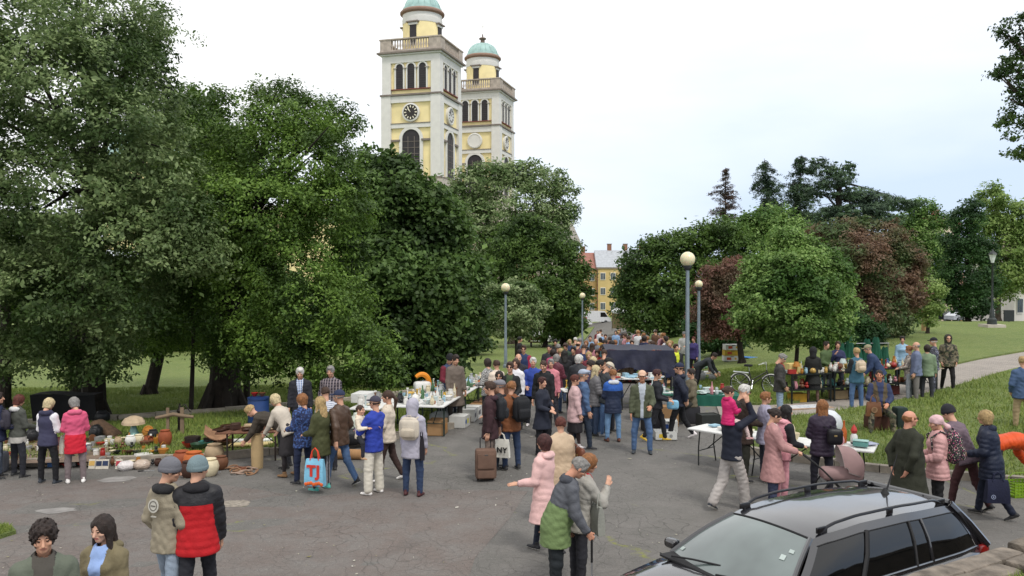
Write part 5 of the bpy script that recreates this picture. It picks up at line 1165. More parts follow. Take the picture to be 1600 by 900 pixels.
f = PP('woman with short ginger hair in a patterned navy jacket and navy trousers', 473, 619, 305, 1.68, fem=1, hair=('bob', 'ginger'), tmat=NAVYP, topk='jacket', hem=.06, bot='1f2740', arms=('bend', 'bend'), neck=10, yaw=-10)
f = PP('woman with long blonde hair in an olive parka holding the printed shopping bag', 502, 625, 300, 1.68, fem=1, foot=766, hair=('long', 'blond'), top='424528', topk='jacket', hem=.12, bmat=pat('vstripe', ('3a383e', '8c8a90'), .6), botk='trousers', legs='stand', arms=('bend', 'down'), neck=10, shoe='4fa79e')
b = tote((f['x'] - .04, f['y'] - .30, f['z0'] + .84), -R(12), 'light blue shopping bag with big red letters and orange fruit along its bottom', '7db9d6', .38, .48, .14, .20, hcol='d8442a', name='shopping_bag')
LR = mat('c8392c', .6, bump=0)
text('TJ', .27, LR, b, (0, -.076, -.41), (math.pi / 2, 0, 0), .004, bold=.012)
q = MB(); 
for i in range(7): q.sph((-.15 + i * .05, -.066 - .002 * (i % 2), -.645 + .012 * (i % 3)), .034, mat('d9632a', .6), 10, (1, .5, 1))
q.build('printed_fruit', b)
f = PP('man in a brown leather jacket, navy cap and jeans walking past the low table', 530, 612, 300, 1.78, hair=('short', 'grey'), hat=('cap', '27304a'), top='4c3a2e', topk='jacket', collar=1, tmat=mat('503d30', .45, var=.15, bump=.3), bmat=JEAN, legs='walk', arms=('swingb', 'pocket'), yaw=-10, shoe='26262a')
f = PP('person in a striped shirt mostly hidden behind the woman in the olive parka', 513, 640, 330, 1.66, foot=736, hair=('short', 'brown'), tmat=pat('stripe', ('8a90a0', 'd0d2d8')), topk='shirt', bot='2a2a32', lean=12)
f = PP('woman with a long brown ponytail in a cream jacket and dark brown trousers', 606, 614, 275, 1.70, fem=1, hair=('pony', 'brown'), top='cdc0ae', topk='jacket', bot='3c2c28', legs='stroll', arms=('bend', 'down'), shoe='e4e0dc', yaw=-10)
handbag(tuple(f['hipr'][i] + (0, -.1, .02)[i] for i in range(3)), -R(275), 'small dark flowered shoulder bag beside the cream jacket', '3a3038', .2, .24, .08, strap=f['shl'], m=FLOR)
f = PP('parent in a blue jacket and grey cap carrying a toddler, off white trousers', 584, 628, 300, 1.72, hair=('short', 'dark'), hat=('cap', '3c3a48'), foot=772, top='2b3f9e', topk='jacket', bot='d0cabc', botk='wide', legs='stand', arms=('carry', 'carry'), shoe='e4e0dc', lean=-3)
p = f['root'].location
cx_, cy_ = f['x'] - .22, f['y'] - .10
child = person('toddler in a cream hooded top held in the arms of the parent in blue', cx_, cy_, 110, 1.02, hair=('crop', 'brown'), top='dccfba', topk='hoodie', hood='dccfba', bot='22232c', legs=((60, 5, 38), (60, 5, 38)), arms=('reach', 'hold'), z=f['z0'] + .70, lod=1, shoe='b08c6a')
f = PP('woman in a light grey jacket with the hood up and a beige backpack', 645, 628, 12, 1.68, fem=1, hair=('short', 'grey'), hat=('hood', 'a9a6b2'), top='aaa7b4', topk='jacket', hem=.08, bmat=JEAND, legs='stand', arms=('down', 'down'), shoe='4a2426', build=1.06)
backpack(f, 'beige backpack on the back of the woman in light grey', 'c2b8a8', .32, .36, .13, pocket='b5aa98')
tote(tuple(f['shr']), -R(70), 'black cloth bag with red trim on the shoulder of the woman in light grey', '1f1c22', .30, .42, .08, .35)
# centre left
f = PP('bearded seller in a navy and red jacket and black cap behind the long tables', 702, 556, 150, 1.76, hair=('short', 'dark'), hat=('beanie', '1e1e22'), top='3a4560', sleeve='6a2030', topk='jacket', bot='2a3040', neck=25, arms=('down', 'bend'), build=1.1)
f = PP('person in a brown grey coat behind the bearded seller', 711, 557, 150, 1.80, hair=('short', 'dark'), top='6a5f56', topk='coat', bot='3a3634', neck=15)
f = PP('man with short brown hair in a dark maroon jacket pulling the brown suitcase', 766, 594, 275, 1.80, hair=('short', 'brown'), top='3a2428', topk='jacket', hood='37222a', hem=.06, bot='6d6058', foot=746, legs='stand', arms=('low', 'swingb'), shoe='55504a', lod=0)
sx_, sy_ = f['hl'][0], f['hl'][1]; MAROON = f
backpack(f, 'black backpack hanging on the back of the man with the suitcase', '1e2024', .30, .42, .16)
f = PP('person in a grey flat cap and dark jacket behind the man with the suitcase', 782, 598, 300, 1.74, hair=('short', 'grey'), hat=('flatcap', '77767c'), top='2a2a30', bot='26303c', arms=('bend', 'down'))
f = PP('ginger haired woman in a rust brown jacket and jeans with a white cloth bag', 799, 600, 330, 1.72, fem=1, hair=('short', 'ginger'), top='7a4a2c', topk='jacket', collar=1, bmat=JEAND, arms=('down', 'down'), yaw=60)
b = backpack(f, 'large black rucksack on the ginger haired woman', '17181c', .34, .46, .18, off=(.10, 0, -.02))
b = tote((f['hl'][0] + .05, f['hl'][1] - .15, f['hl'][2] - .02), -R(20), 'white cloth bag with black letters held low beside the jeans', 'd9d6cc', .34, .36, .1, .12)
text('NY', .15, mat('1c1c1e', .7), b, (.03, -.066, -.33), (math.pi / 2, 0, 0), .003, bold=.004)
f = PP('woman with dark hair in a black and white houndstooth jacket at the long tables', 762, 563, 300, 1.68, fem=1, hair=('bob', 'dark'), tmat=HOUND, topk='jacket', bot='1f2a30', arms=('bend', 'down'), neck=10, yaw=40)
f = PP('person in a cream jacket behind the houndstooth jacket', 776, 566, 330, 1.66, fem=1, hair=('short', 'brown'), top='d8c8b8', bot='4a4a50')
f = PP('dark haired woman with glasses in a brown jacket facing the camera', 780, 583, 185, 1.66, fem=1, hair=('bob', 'dark'), top='5a3c2c', glasses=True, bot='2c2c34')
f = PP('man in a black top with green straps walking towards the camera', 797, 569, 190, 1.78, hair=('short', 'brown'), top='1f2022', topk='shirt', front='3c4a34', bot='2c2e34', arms=('bend', 'bend'), glasses=True)
f = PP('person in a white jacket beside the man in the black top', 806, 564, 200, 1.72, fem=1, hair=('bob', 'brown'), top='d8d6da', bot='3a3c44', arms=('down', 'down'))
f = PP('bald man in a dark jacket behind the white jacket', 810, 556, 175, 1.76, hair=('bald', 'grey'), top='25262e', bot='33343a', build=1.1)
f = PP('man in a navy and red outdoor jacket near the left globe lamp', 818, 542, 185, 1.80, hair=('short', 'brown'), top='27365a', sleeve='9a2444', bot='3a3c44', glasses=True)
f = PP('person in a magenta jacket behind the man in navy and red', 812, 548, 20, 1.66, fem=1, hair=('bob', 'dark'), top='b02a62', bot='26262c')
f = PP('white haired person in a bright blue jacket and dark trousers', 833, 562, 182, 1.72, hair=('short', 'white'), top='2f4696', bot='22242c', arms=('down', 'bend'), shoe='d9d2d2')
f = PP('man with short brown hair in a black hooded top walking towards the camera', 850, 566, 200, 1.80, hair=('crop', 'brown'), top='1a1b1e', topk='hoodie', hood='1a1b1e', bot='1f2024', neck=18, arms=('down', 'down'), build=1.08)
f = PP('grey haired person in a pink top behind the black hooded top', 861, 564, 185, 1.66, fem=1, hair=('short', 'grey'), top='c77c86', bot='3a3a42')
f = PP('woman with short dark red hair in a navy black coat', 847, 593, 120, 1.64, fem=1, hair=('short', 'maroon'), top='1f2331', topk='coat', hem=-.12, bot='1a1b20', legs='stand', arms=('cross', 'bend'), yaw=15, shoe='2a2a2c', foot=None)
handbag((f['hipl'][0] - .03, f['hipl'][1] - .10, f['hipl'][2] + .0), -R(20), 'black shoulder bag beside the woman in the navy black coat', '18181c', .26, .26, .1, strap=f['shl'])
f = PP('white haired person in a black quilted jacket seen from behind', 902, 557, 25, 1.76, hair=('bob', 'white'), top='202228', topk='puffer', bot='2a2a32', lean=8, yaw=40, build=1.15)
f = PP('woman with short brown hair in a pale pink jacket and dark skirt', 898, 594, 85, 1.64, fem=1, hair=('short', 'red'), top='c9a8a8', topk='jacket', hem=.10, bot='201c20', botk='skirt', tights='3c2f2e', legs='stroll', arms=('bend', 'down'), build=1.12, shoe='d9d2d2', foot=704)
f = PP('man in a light blue flat cap and denim jacket beside the woman in pale pink', 911, 583, 85, 1.74, hair=('short', 'grey'), hat=('flatcap', '9aa3b4'), top='4a6284', topk='jacket', bot='26303f', legs='stroll2', arms=('down', 'down'), shoe='26262a', foot=702)
f = PP('man in a beige cap and dark grey jacket bending towards the goods', 938, 572, 70, 1.76, eff=1.68, hair=('short', 'grey'), hat=('cap', 'c7bca8'), top='33373a', bmat=JEAN, lean=14, neck=22, arms=('bend', 'bend'), shoe='8a8c90')
f = PP('woman with ginger hair in a blue and navy quilted jacket, seen from behind', 958, 581, 350, 1.64, fem=1, hair=('short', 'ginger'), top='222c44', top2=('2c5aa8', .36, 'above', 1), topk='puffer', quilt=.007, hood='c9ccd2', bmat=mat('6b8cb0', .85, var=.15), arms=('bend', 'bend'), hem=.04, shoe='5c3426')
f = PP('man in an olive jacket and beige cap standing in the open road', 1003, 583, 188, 1.76, hair=('short', 'grey'), hat=('cap', 'd0ac94'), top='4f5440', topk='jacket', collar=1, front='a9b0b8', bmat=JEAN, legs='wide', arms=('bend', 'down'), skin='b98468', foot=709, shoe='3a3f44')
f = PP('woman with maroon hair in a black vest carrying a light blue bag', 1026, 587, 100, 1.66, fem=1, hair=('short', 'maroon'), top='202228', topk='sweater', bot='202024', legs='walk', arms=('bend', 'bend'), shoe='c9a63a', foot=690)
handbag((f['hl'][0] + .0, f['hl'][1] - .12, f['hl'][2] - .10), -R(10), 'small light blue bag held in front of the black vest', '7fb4d0', .26, .2, .08)
f = PP('man in a navy hooded jacket and cap standing at the goods, black trousers', 1061, 577, 285, 1.78, hair=('short', 'dark'), hat=('cap', '232a40'), top='1f2434', topk='jacket', hood='1e2333', bot='141418', legs='walk', arms=('behind', 'behind'), shoe='d9d2d2', foot=686)
f = PP('seller in a brown grey jacket sitting behind the green cloth table', 1080, 582, 255, 1.72, eff=1.32, hair=('short', 'dark'), top='6a6250', topk='jacket', hood='4a4438', bot='3a3a34', legs='sit', arms=('lap', 'lap'))
_s = f
f = PP('person in a dark jacket with a yellow vest beside the canopy', 1056, 540, 160, 1.76, hair=('short', 'brown'), top='2b2c30', sleeve='2b2c30', front='c8d03a', bot='2a2a30')
f = PP('person in a pale grey jacket and cap right behind the canopy', 1069, 520, 200, 1.80, hair=('short', 'grey'), hat=('cap', '6a6a6a'), top='a9a9a6', bot='3a3a3e', arms=('hold', 'bend'))
f = PP('person in a purple top beside the tall globe lamp', 1084, 528, 220, 1.66, fem=1, hair=('short', 'red'), top='3c3468', bot='2a2a30')
f = PP('person in dark grey clothes bending beside the tall globe lamp', 1092, 556, 120, 1.66, eff=1.25, hair=('short', 'dark'), top='2c3034', bot='22222a', lean=55, legs='bend', arms=('dig', 'dig'))
f = PP('person in a beige jacket leaning over the goods beneath the canopy', 968, 562, 100, 1.70, eff=1.42, hair=('short', 'brown'), top='9a8672', bot='5a4a40', lean=40, legs='bend', arms=('dig', 'dig'))
# middle crowd on the road
MC = [('dark haired woman in a pink and black top deep in the crowd', 864, 548, 10, 1.66, 1, ('bob', 'dark'), 'b04a6a'), ('blond person in a black coat near the left of the crowd', 876, 547, 20, 1.70, 1, ('short', 'blond'), '1c1c20'),
      ('person with long black hair and black clothes', 882, 550, 355, 1.70, 1, ('long', 'black'), '17171a'), ('person in a dark hooded coat in front of the grass', 896, 544, 200, 1.72, 0, ('short', 'black'), '1d1e22'),
      ('bald man in a maroon jacket under the far globe lamp', 903, 536, 30, 1.76, 0, ('bald', 'brown'), '5c2c30'), ('broad man in a navy blue jacket', 912, 541, 5, 1.80, 0, ('crop', 'brown'), '26345c'),
      ('blonde woman in a maroon top', 920, 552, 185, 1.66, 1, ('bob', 'blond'), '6a2a34'), ('woman in a cream hijab and coat', 927, 560, 350, 1.68, 1, ('bob', 'lblond'), 'd2b39a'), ('person in a red patterned jacket', 934, 548, 200, 1.66, 1, ('short', 'brown'), 'a82c30'),
      ('man in a dark cap and white collar', 937, 566, 90, 1.74, 0, ('short', 'black'), '2c3034'), ('woman with long light blond hair in a grey cardigan', 930, 574, 80, 1.66, 1, ('long', 'lblond'), '6c6a6c'),
      ('person in a brown jacket next to the canopy', 944, 549, 10, 1.72, 0, ('short', 'brown'), '6a4a38'), ('man in a light blue top behind the crowd', 906, 530, 10, 1.78, 0, ('short', 'grey'), '5c7488'),
      ('person in a dark teal jacket left of the canopy', 942, 540, 190, 1.68, 1, ('bob', 'brown'), '2b4a50'), ('person in a black jacket looking at the stall edge', 948, 562, 80, 1.74, 0, ('short', 'black'), '1d1d22'),
      *[('%s in a %s coat among the shoppers left of the canopy' % (a, b), u, v, fc, h, fe, hr_, c) for a, b, u, v, fc, h, fe, hr_, c in [('black haired man', 'charcoal', 858, 541, 190, 1.74, 0, ('crop', 'black'), '33343a'), ('grey haired woman', 'wine red', 869, 556, 30, 1.64, 1, ('bob', 'grey'), '5a2230'), ('brown haired man', 'dark green', 884, 538, 200, 1.76, 0, ('short', 'brown'), '2e4034'), ('blonde woman', 'dark blue', 890, 532, 170, 1.66, 1, ('bob', 'blond'), '2a3656'), ('white haired man', 'tan', 899, 529, 10, 1.74, 0, ('short', 'white'), '8c7658'), ('ginger woman', 'black', 916, 534, 200, 1.66, 1, ('bob', 'ginger'), '1e1e22'), ('brown haired woman', 'rose', 925, 538, 20, 1.64, 1, ('long', 'brown'), 'a8707a'), ('bald man', 'slate grey', 931, 531, 190, 1.78, 0, ('bald', 'grey'), '5c636c'), ('dark haired woman', 'mustard', 938, 529, 0, 1.64, 1, ('bob', 'dark'), 'a07e3a'), ('brown haired man', 'sky blue', 922, 526, 180, 1.78, 0, ('crop', 'brown'), '7c9ab8'), ('dark haired man', 'rusty', 945, 533, 30, 1.76, 0, ('short', 'dark'), '7c4428'), ('grey haired man', 'deep brown', 872, 540, 350, 1.74, 0, ('short', 'grey'), '3e2c24'), ('blonde woman', 'light grey', 953, 571, 120, 1.66, 1, ('long', 'blond'), 'a8a8aa'), ('dark haired man', 'dusky purple', 921, 566, 60, 1.76, 0, ('short', 'dark'), '483c54')]],
      ('dark figure standing under the rowan tree', 812, 528, 100, 1.76, 0, ('short', 'black'), '1a1a1c'), ('dark figure under the trees beside the far lawn', 868, 532, 190, 1.74, 0, ('short', 'black'), '202022')]
for i, (l, u, v, fc, h, fe, hr_, c) in enumerate(MC):
    PP(l, u, v, fc, h, fem=fe, hair=hr_, top=c, topk=('jacket', 'puffer', 'coat')[i % 3] if i % 3 else 'jacket', bot=('2a2c34', '3b4a63', '1c1c20')[i % 3], arms=(('down', 'bend'), ('bend', 'bend'), ('down', 'down'))[i % 3], neck=(i * 7) % 20, group='shoppers in the dense part of the market')
# far crowd behind the canopy
rc = random.Random(12); cols = [('dark red', '6a1f26'), ('grey', '6c6c70'), ('navy blue', '232a48'), ('brown', '5c4030'), ('black', '1c1c1f'), ('light blue', '7f9cc0'), ('orange brown', 'a0603a'), ('white', 'd0d0d2'), ('maroon', '48202c'), ('pink', 'c08c94')]
hs_ = [('dark', ('bob', 'dark')), ('grey', ('short', 'grey')), ('blond', ('bob', 'blond')), ('brown', ('short', 'brown')), ('ginger', ('short', 'ginger'))]
k_ = 0
for hi_ in range(5):
    for ci_ in range(10):
        if (hi_ * 10 + ci_) % 7 == 3: continue
        u = 934 + ((k_ * 37) % 118) + rc.uniform(-2, 2); v = 517 + (k_ % 4) * 5.5 + rc.uniform(-1.5, 1.5) + max(0, (u - 1040)) * .1
        PP('person with %s hair in a %s %s in the far crowd behind the canopy' % (hs_[hi_][0], cols[ci_][0], ('jacket', 'coat')[k_ % 2]), u, v, rc.choice([0, 10, 40, 90, 180, 200, 270, 330]), rc.uniform(1.6, 1.82), fem=k_ % 2, hair=hs_[hi_][1], top=cols[ci_][1], topk=('jacket', 'coat')[k_ % 2], lod=3,
           bot=rc.choice(['2a2c34', '3b4a63', '1c1c20']), group='far crowd behind the canopy'); k_ += 1
# centre foreground
f = PP('woman with short dark red hair in a long pale pink coat, arm held out', 850, 678, 300, 1.66, fem=1, hair=('bob', 'maroon'), top='dcb4b0', topk='coat', hem=-.02, hood='dcb4b0', bot='1e2433', botk='slim', legs='walk2', arms=('out', 'bend'), foot=866, shoe='26262a', yaw=15, lod=0, hands=('flat', 'relax'))
f = PP('woman with brown red hair in a beige quilted jacket beside the pink coat', 876, 657, 335, 1.66, fem=1, hair=('short', 'red'), top='c0a88c', topk='puffer', quilt=.005, hem=.06, bot='8a7a6c', arms=('down', 'bend'), lod=0, yaw=30, build=1.12)
handbag((f['hipr'][0] + .08, f['hipr'][1] - .0, f['hipr'][2] + .18), -R(70), 'brown leather bag at the side of the beige quilted jacket', '6a3c28', .22, .26, .09, strap=f['shr'])
f = PP('elderly grey haired man in a grey and green jacket stooping over his walking cane', 868, 730, 82, 1.72, eff=1.60, hair=('short', 'grey'), top='54565c', top2=('6c8052', .26, 'below'), topk='jacket', hood='3f4148', hem=.10, bot='1d2226', lean=17, neck=28, arms=('down', 'cane'), lod=0, build=1.15, hands=('relax', 'grip'), skin='c08a70')
cn = empty('walking_cane', (f['hr'][0], f['hr'][1], f['z0']), -R(82), 'grey metal walking cane under the hand of the stooping elderly man', 'walking cane')
m_ = MB(); zt = f['hr'][2] - f['z0'] + .02; m_.tube([(0, 0, 0), (0, 0, zt - .12)], .011, mat('b8babd', .3, metal=.8), 10); m_.lathe([(.017, 0), (.015, .04)], mat('222222', .8), 10); m_.build('shaft', cn)
m_ = MB(); m_.tube([(0, 0, zt - .3), (0, 0, zt), (0, -.03, zt + .03), (0, -.10, zt + .03)], .014, mat('1c1c1e', .5), 8); m_.build('grip', cn)
f = PP('ginger haired woman in a grey jacket and red top holding her hand to her head', 906, 722, 70, 1.66, fem=1, hair=('bob', 'ginger'), top='a09c94', topk='jacket', front='a01c28', bot='2a2a30', lean=8, neck=15, arms=('down', 'face'), lod=0)
f['root'].location.y += .25
tote((f['pelvis'][0] + .22, f['pelvis'][1] + .12, f['pelvis'][2] + .42), -R(70), 'grey cloth bag hanging beside the woman in the grey jacket', '8f9088', .26, .34, .1, .2)
# right of the road
f = PP('dark haired father in a navy sweater and light trousers with a girl on his shoulders', 1143, 628, 60, 1.80, foot=797, hair=('short', 'dark'), top='1a1f2e', topk='sweater', bot='a8a29e', botk='wide', legs='walk2', arms=('grab', 'grab'), neck=15, lod=0, yaw=25, shoe='2b3038')
DAD = f
gx, gy = f['neck'][0] - .07 , f['neck'][1] - .06
girl = person('small girl in a magenta jacket riding on the shoulders of the father', gx, gy, 62, 1.02, fem=1, hair=('bun', 'brown'), top='c81f66', topk='puffer', quilt=.008, hood='b51c5c', bot='d8c0bc', legs=((72, 20, 18), (72, 20, 18)), arms=('hold', 'hold'), shoe='cfa0a0', z=f['neck'][2] - .32, lod=0, yaw=20)
f = PP('grey haired man with glasses in a dark brown jacket behind the father', 1160, 600, 75, 1.78, hair=('short', 'white'), top='33261f', topk='jacket', hem=.08, bot='26261f', foot=752, arms=('bend', 'bend'), glasses=True, neck=12, legs='stand', yaw=10, build=1.08)
f = PP('woman with short blond hair in a lilac grey quilted jacket at the left white table', 1196, 617, 85, 1.64, fem=1, hair=('short', 'ginger'), top='9c98ac', topk='puffer', bot='3a3c48', arms=('face', 'bend'), glasses=True)
f = PP('black haired woman in a pink vest with black sleeves', 1221, 637, 75, 1.64, fem=1, hair=('long', 'black'), top='cf8f98', topk='vest', sleeve='1a1a20', hood='d69aa2', bot='c98f98', legs='stand', arms=('bend', 'bend'), lean=6)
f = PP('woman with a dark hair bun in a dusty pink coat and scarf pushing the stroller', 1207, 667, 95, 1.66, fem=1, hair=('bun', 'dark'), top='b08482', topk='coat', hem=-.05, front=SCARFM, collar=1, bot='3a4058', foot=800, arms=('push', 'push'), lod=0, neck=16, hands=('grip', 'grip'))
PUSH = f
f = PP('woman with long ginger hair in a dark purple quilted jacket, seen from behind', 1285, 629, 8, 1.66, fem=1, hair=('long', 'ginger'), top='2f2436', topk='puffer', bot='20202a', arms=('bend', 'bend'), foot=None)
handbag((f['back'][0] + .16, f['back'][1] - .03, f['hipr'][2] + .20), -R(8), 'small black backpack style handbag on the purple jacket', '17171c', .24, .26, .1, strap=f['shl'])
f = PP('grey haired man in a dark jacket over a red shirt and light jeans', 1218, 555, 100, 1.76, hair=('short', 'grey'), top='3c3a38', topk='jacket', front='9c1f24', bmat=mat('8798ac', .85, var=.15), neck=30, foot=659, arms=('pocket', 'pocket'), yaw=-10)
f = PP('woman in a black hooded coat with bare legs in tights at the goods shelf', 1270, 544, 20, 1.68, fem=1, hair=('short', 'black'), hat=('hood', '1e1e1f'), top='20211f', topk='coat', hem=-.12, bot='1c1c1c', botk='skirt', tights='6a5248', shoe='2a2a2c', arms=('bend', 'bend'), foot=631)
f = PP('seller in a green jacket behind the goods shelf', 1291, 536, 150, 1.74, hair=('short', 'dark'), top='4a5c38', topk='jacket', bot='33363a', arms=('bend', 'bend'), build=1.1)
f = PP('person in a navy jacket with a hand at the mouth behind the goods shelf', 1309, 536, 195, 1.72, fem=1, hair=('short', 'brown'), top='2b3050', topk='jacket', bot='2a2c38', arms=('cross', 'face'))
f = PP('blond person in a teal jacket and jeans in front of the goods shelf', 1338, 547, 350, 1.72, fem=1, hair=('short', 'blond'), top='3a6074', sleeve='1e2024', topk='jacket', bmat=JEAN, foot=641, arms=('bend', 'bend'), build=1.1)
backpack(f, 'small beige backpack on the teal jacket', 'c0ad96', .26, .30, .12)
f = PP('man in a beige cap and navy jacket bending over the goods table', 1374, 545, 285, 1.76, eff=1.62, hair=('short', 'grey'), hat=('cap', '8c866c'), top='2c3c5c', topk='jacket', bot='26344c', lean=24, arms=('dig', 'dig'), build=1.12)
f = PP('woman in a light blue top behind the goods table', 1410, 528, 200, 1.66, fem=1, hair=('short', 'dark'), top='8fb0c8', bot='3c4650')
f = PP('woman with ginger hair in a mottled beige blouse at the end of the goods table', 1420, 543, 300, 1.64, fem=1, hair=('short', 'ginger'), tmat=BLOUSE, topk='shirt', hem=.12, bot='8f939a', foot=628, shoe='e4e0dc', arms=('bend', 'bend'))
f = PP('balding man in a grey blue jacket and grey trousers', 1431, 533, 285, 1.76, hair=('bald', 'grey'), top='69728c', topk='jacket', bot='74706c', foot=629, arms=('down', 'bend'), build=1.08)
f = PP('person in a sage green jacket between the grey blue jacket and the camouflage', 1449, 541, 30, 1.66, hair=('bob', 'dark'), top='7a8c70', bot='33343a')
f = PP('man in a black cap and blue camouflage jacket', 1458, 525, 300, 1.78, hair=('short', 'white'), hat=('cap', '1c1c20'), tmat=CAMO2, topk='jacket', bmat=CAMO2, foot=619, arms=('pocket', 'pocket'), build=1.05, yaw=-20)
f = PP('man with his hood up in a green camouflage jacket, farthest right of the group', 1481, 520, 195, 1.80, hair=('short', 'dark'), hat=('hood', '3a3a30'), tmat=CAMO, topk='jacket', bot='1c1a1c', foot=612, legs='stroll', arms=('pocket', 'pocket'), glasses=True)
f = PP('man in a denim jacket and khaki trousers cut by the right edge', 1597, 537, 10, 1.78, hair=('short', 'blond'), top='44597a', topk='jacket', bot='a08c6c', foot=674, arms=('pocket', 'bend'), shoe='5c4a3c', build=1.1)
tote((f['shr'][0] + .02, f['shr'][1] - .15, f['shr'][2] - .1), -R(30), 'white bag on the shoulder of the man in denim', 'c8c4b8', .3, .45, .1, .15)
# seated seller with leather bag
f = PP('seller in a navy hooded top and brown vest sitting in front of the path', 1374, 588, 192, 1.80, eff=1.40, hair=('crop', 'dark'), top='574b38', sleeve='2f3858', front='2f3858', topk='hoodie', hood='2a3054', bot='7a7468', bmat=CAMO, legs=((70, 0, 16), (84, 8, 20)), arms=('lap', 'lap'), build=1.25, skin='c08468', yaw=12, lod=1)
SEAT = f
# lower right group
f = PP('balding man with glasses in a dark olive coat', 1421, 647, 75, 1.78, hair=('bald', 'ginger'), top='2a2c20', topk='coat', hem=-.05, front='16161a', bot='1c1c20', glasses=True, arms=('behind', 'behind'), build=1.25, skin='c99078', yaw=10, lod=0)
f = PP('woman in a pink head scarf and pale pink quilted jacket', 1466, 654, 285, 1.64, fem=1, hair=('short', 'grey'), hat=('scarf', 'd8b4b6'), top='c99a98', topk='puffer', hem=.02, bot='17171a', arms=('bend', 'bend'), neck=14, lod=0, build=1.05)
backpack(f, 'large flowered backpack on the pale pink quilted jacket', '3a3038', .34, .48, .20, m=FLOR)
hh = (f['hl'][0] - .04, f['hl'][1] + .0, f['hl'][2] + .1); q = MB(); q.rbox((0, 0, .06), (.03, .26, .22), .01, mat('1b1c20', .5), n=3); tag(q.build('folder', None, hh, .2), 'black folder held up between the olive coat and the pink head scarf', 'folder')
f = PP('person in a black beanie and purple brown jacket leaning towards the lawn', 1512, 650, 330, 1.74, eff=1.56, hair=('short', 'black'), hat=('beanie', '24242a'), top='6c5c66', topk='jacket', bot='4a2e30', lean=24, legs='walk', arms=('bend', 'bend'), lod=0, neck=10)
f = PP('blond woman in a navy puffer coat carrying a navy bag', 1549, 645, 305, 1.70, fem=1, hair=('bob', 'blond'), top='1a2236', topk='puffer', quilt=.009, hem=.10, hood='1a2236', bot='1e2436', legs='walk2', arms=('bend', 'down'), foot=808, lod=0, build=1.1, lean=6, yaw=20, hands=('relax', 'grip'))
b = tote((f['x'] - .10, f['y'] - .32, f['z0'] + .80), -R(5), 'square navy shopping bag with a small round emblem', '1c2038', .36, .36, .12, .12, name='shopping_bag')
q = MB(); q.lathe([(.035, 0), (.035, .003), (.026, .003), (.026, 0)], mat('9aa4c0', .6), 20, (-.08, -.058, -.38), (0, -1, 0)); q.lathe([(.012, 0), (.012, .003)], mat('9aa4c0', .6), 6, (-.08, -.058, -.38), (0, -1, 0)); q.build('round_emblem', b)
f = PP('person in a bright orange quilted jacket bending down at the right edge', 1553, 680, 88, 1.70, foot=772, fem=1, hair=('short', 'brown'), top='d4501c', topk='puffer', hem=0.02, bot='2a2a30', lean=76, legs='bend', arms=('dig', 'dig'), lod=0)
# ------------------------------------------------------------------ the black estate car
CARB = mat('17161a', .22, metal=.0, var=.05, sc=2, bump=0, coat=1., spec=.6); CARB.node_tree.nodes['Principled BSDF'].inputs['Coat Roughness'].default_value = .04; CARB.node_tree.nodes['Principled BSDF'].inputs['Coat IOR'].default_value = 1.65
GL_S = mat('08090a', .05, var=.1, bump=0, coat=.2, spec=.5); GL_W = mat('65706e', .06, var=.35, sc=1.3, bump=0, coat=.8, spec=.8); RUB = mat('1a1a1c', .7); CHR = mat('8a8c8e', .25, metal=.9, bump=0); RAILM = mat('1c1a1c', .3, metal=.3, bump=0, coat=.4)  # GL_W: pale blotchy colour paints the sky's reflection into the windscreen
def grid(mb, fn, nu, nv, m, flip=False):
    V = [fn(i / nu, j / nv) for i in range(nu + 1) for j in range(nv + 1)]; F = []
    for i in range(nu):
        for j in range(nv):
            f = (i * (nv + 1) + j, (i + 1) * (nv + 1) + j, (i + 1) * (nv + 1) + j + 1, i * (nv + 1) + j + 1); F.append(tuple(reversed(f)) if flip else f)
    mb.add(V, F, m)
def lerp(a, b, t): return a + (b - a) * t
def interp(t, pts):
    for (a, va), (b, vb) in zip(pts[:-1], pts[1:]):
        if t <= b: return va + (vb - va) * max(0, (t - a)) / (b - a)
    return pts[-1][1]
def make_wheel(parent, x, y, r=.32):
    s = 1 if y > 0 else -1; w = empty('wheel', (x, y, r)); w.parent = parent
    t = MB(); t.lathe([(r * .62, -.10), (r * .95, -.11), (r, -.08), (r, .08), (r * .95, .11), (r * .62, .10)], RUB, 28, (0, 0, 0), (0, 1, 0)); t.build('tyre', w)
    t = MB(); t.lathe([(r * .62, -.09), (r * .62, .085), (r * .56, .09), (r * .5, .06), (r * .5, .0), (0, .0)], CHR, 24, (0, 0, 0), (0, s, 0))
    for k in range(5):
        a = k * 2 * math.pi / 5; t.tube([(0, s * .055, 0), (math.cos(a) * r * .58, s * .07, math.sin(a) * r * .58)], [.05, .035], CHR, 6)
    t.build('rim', w)
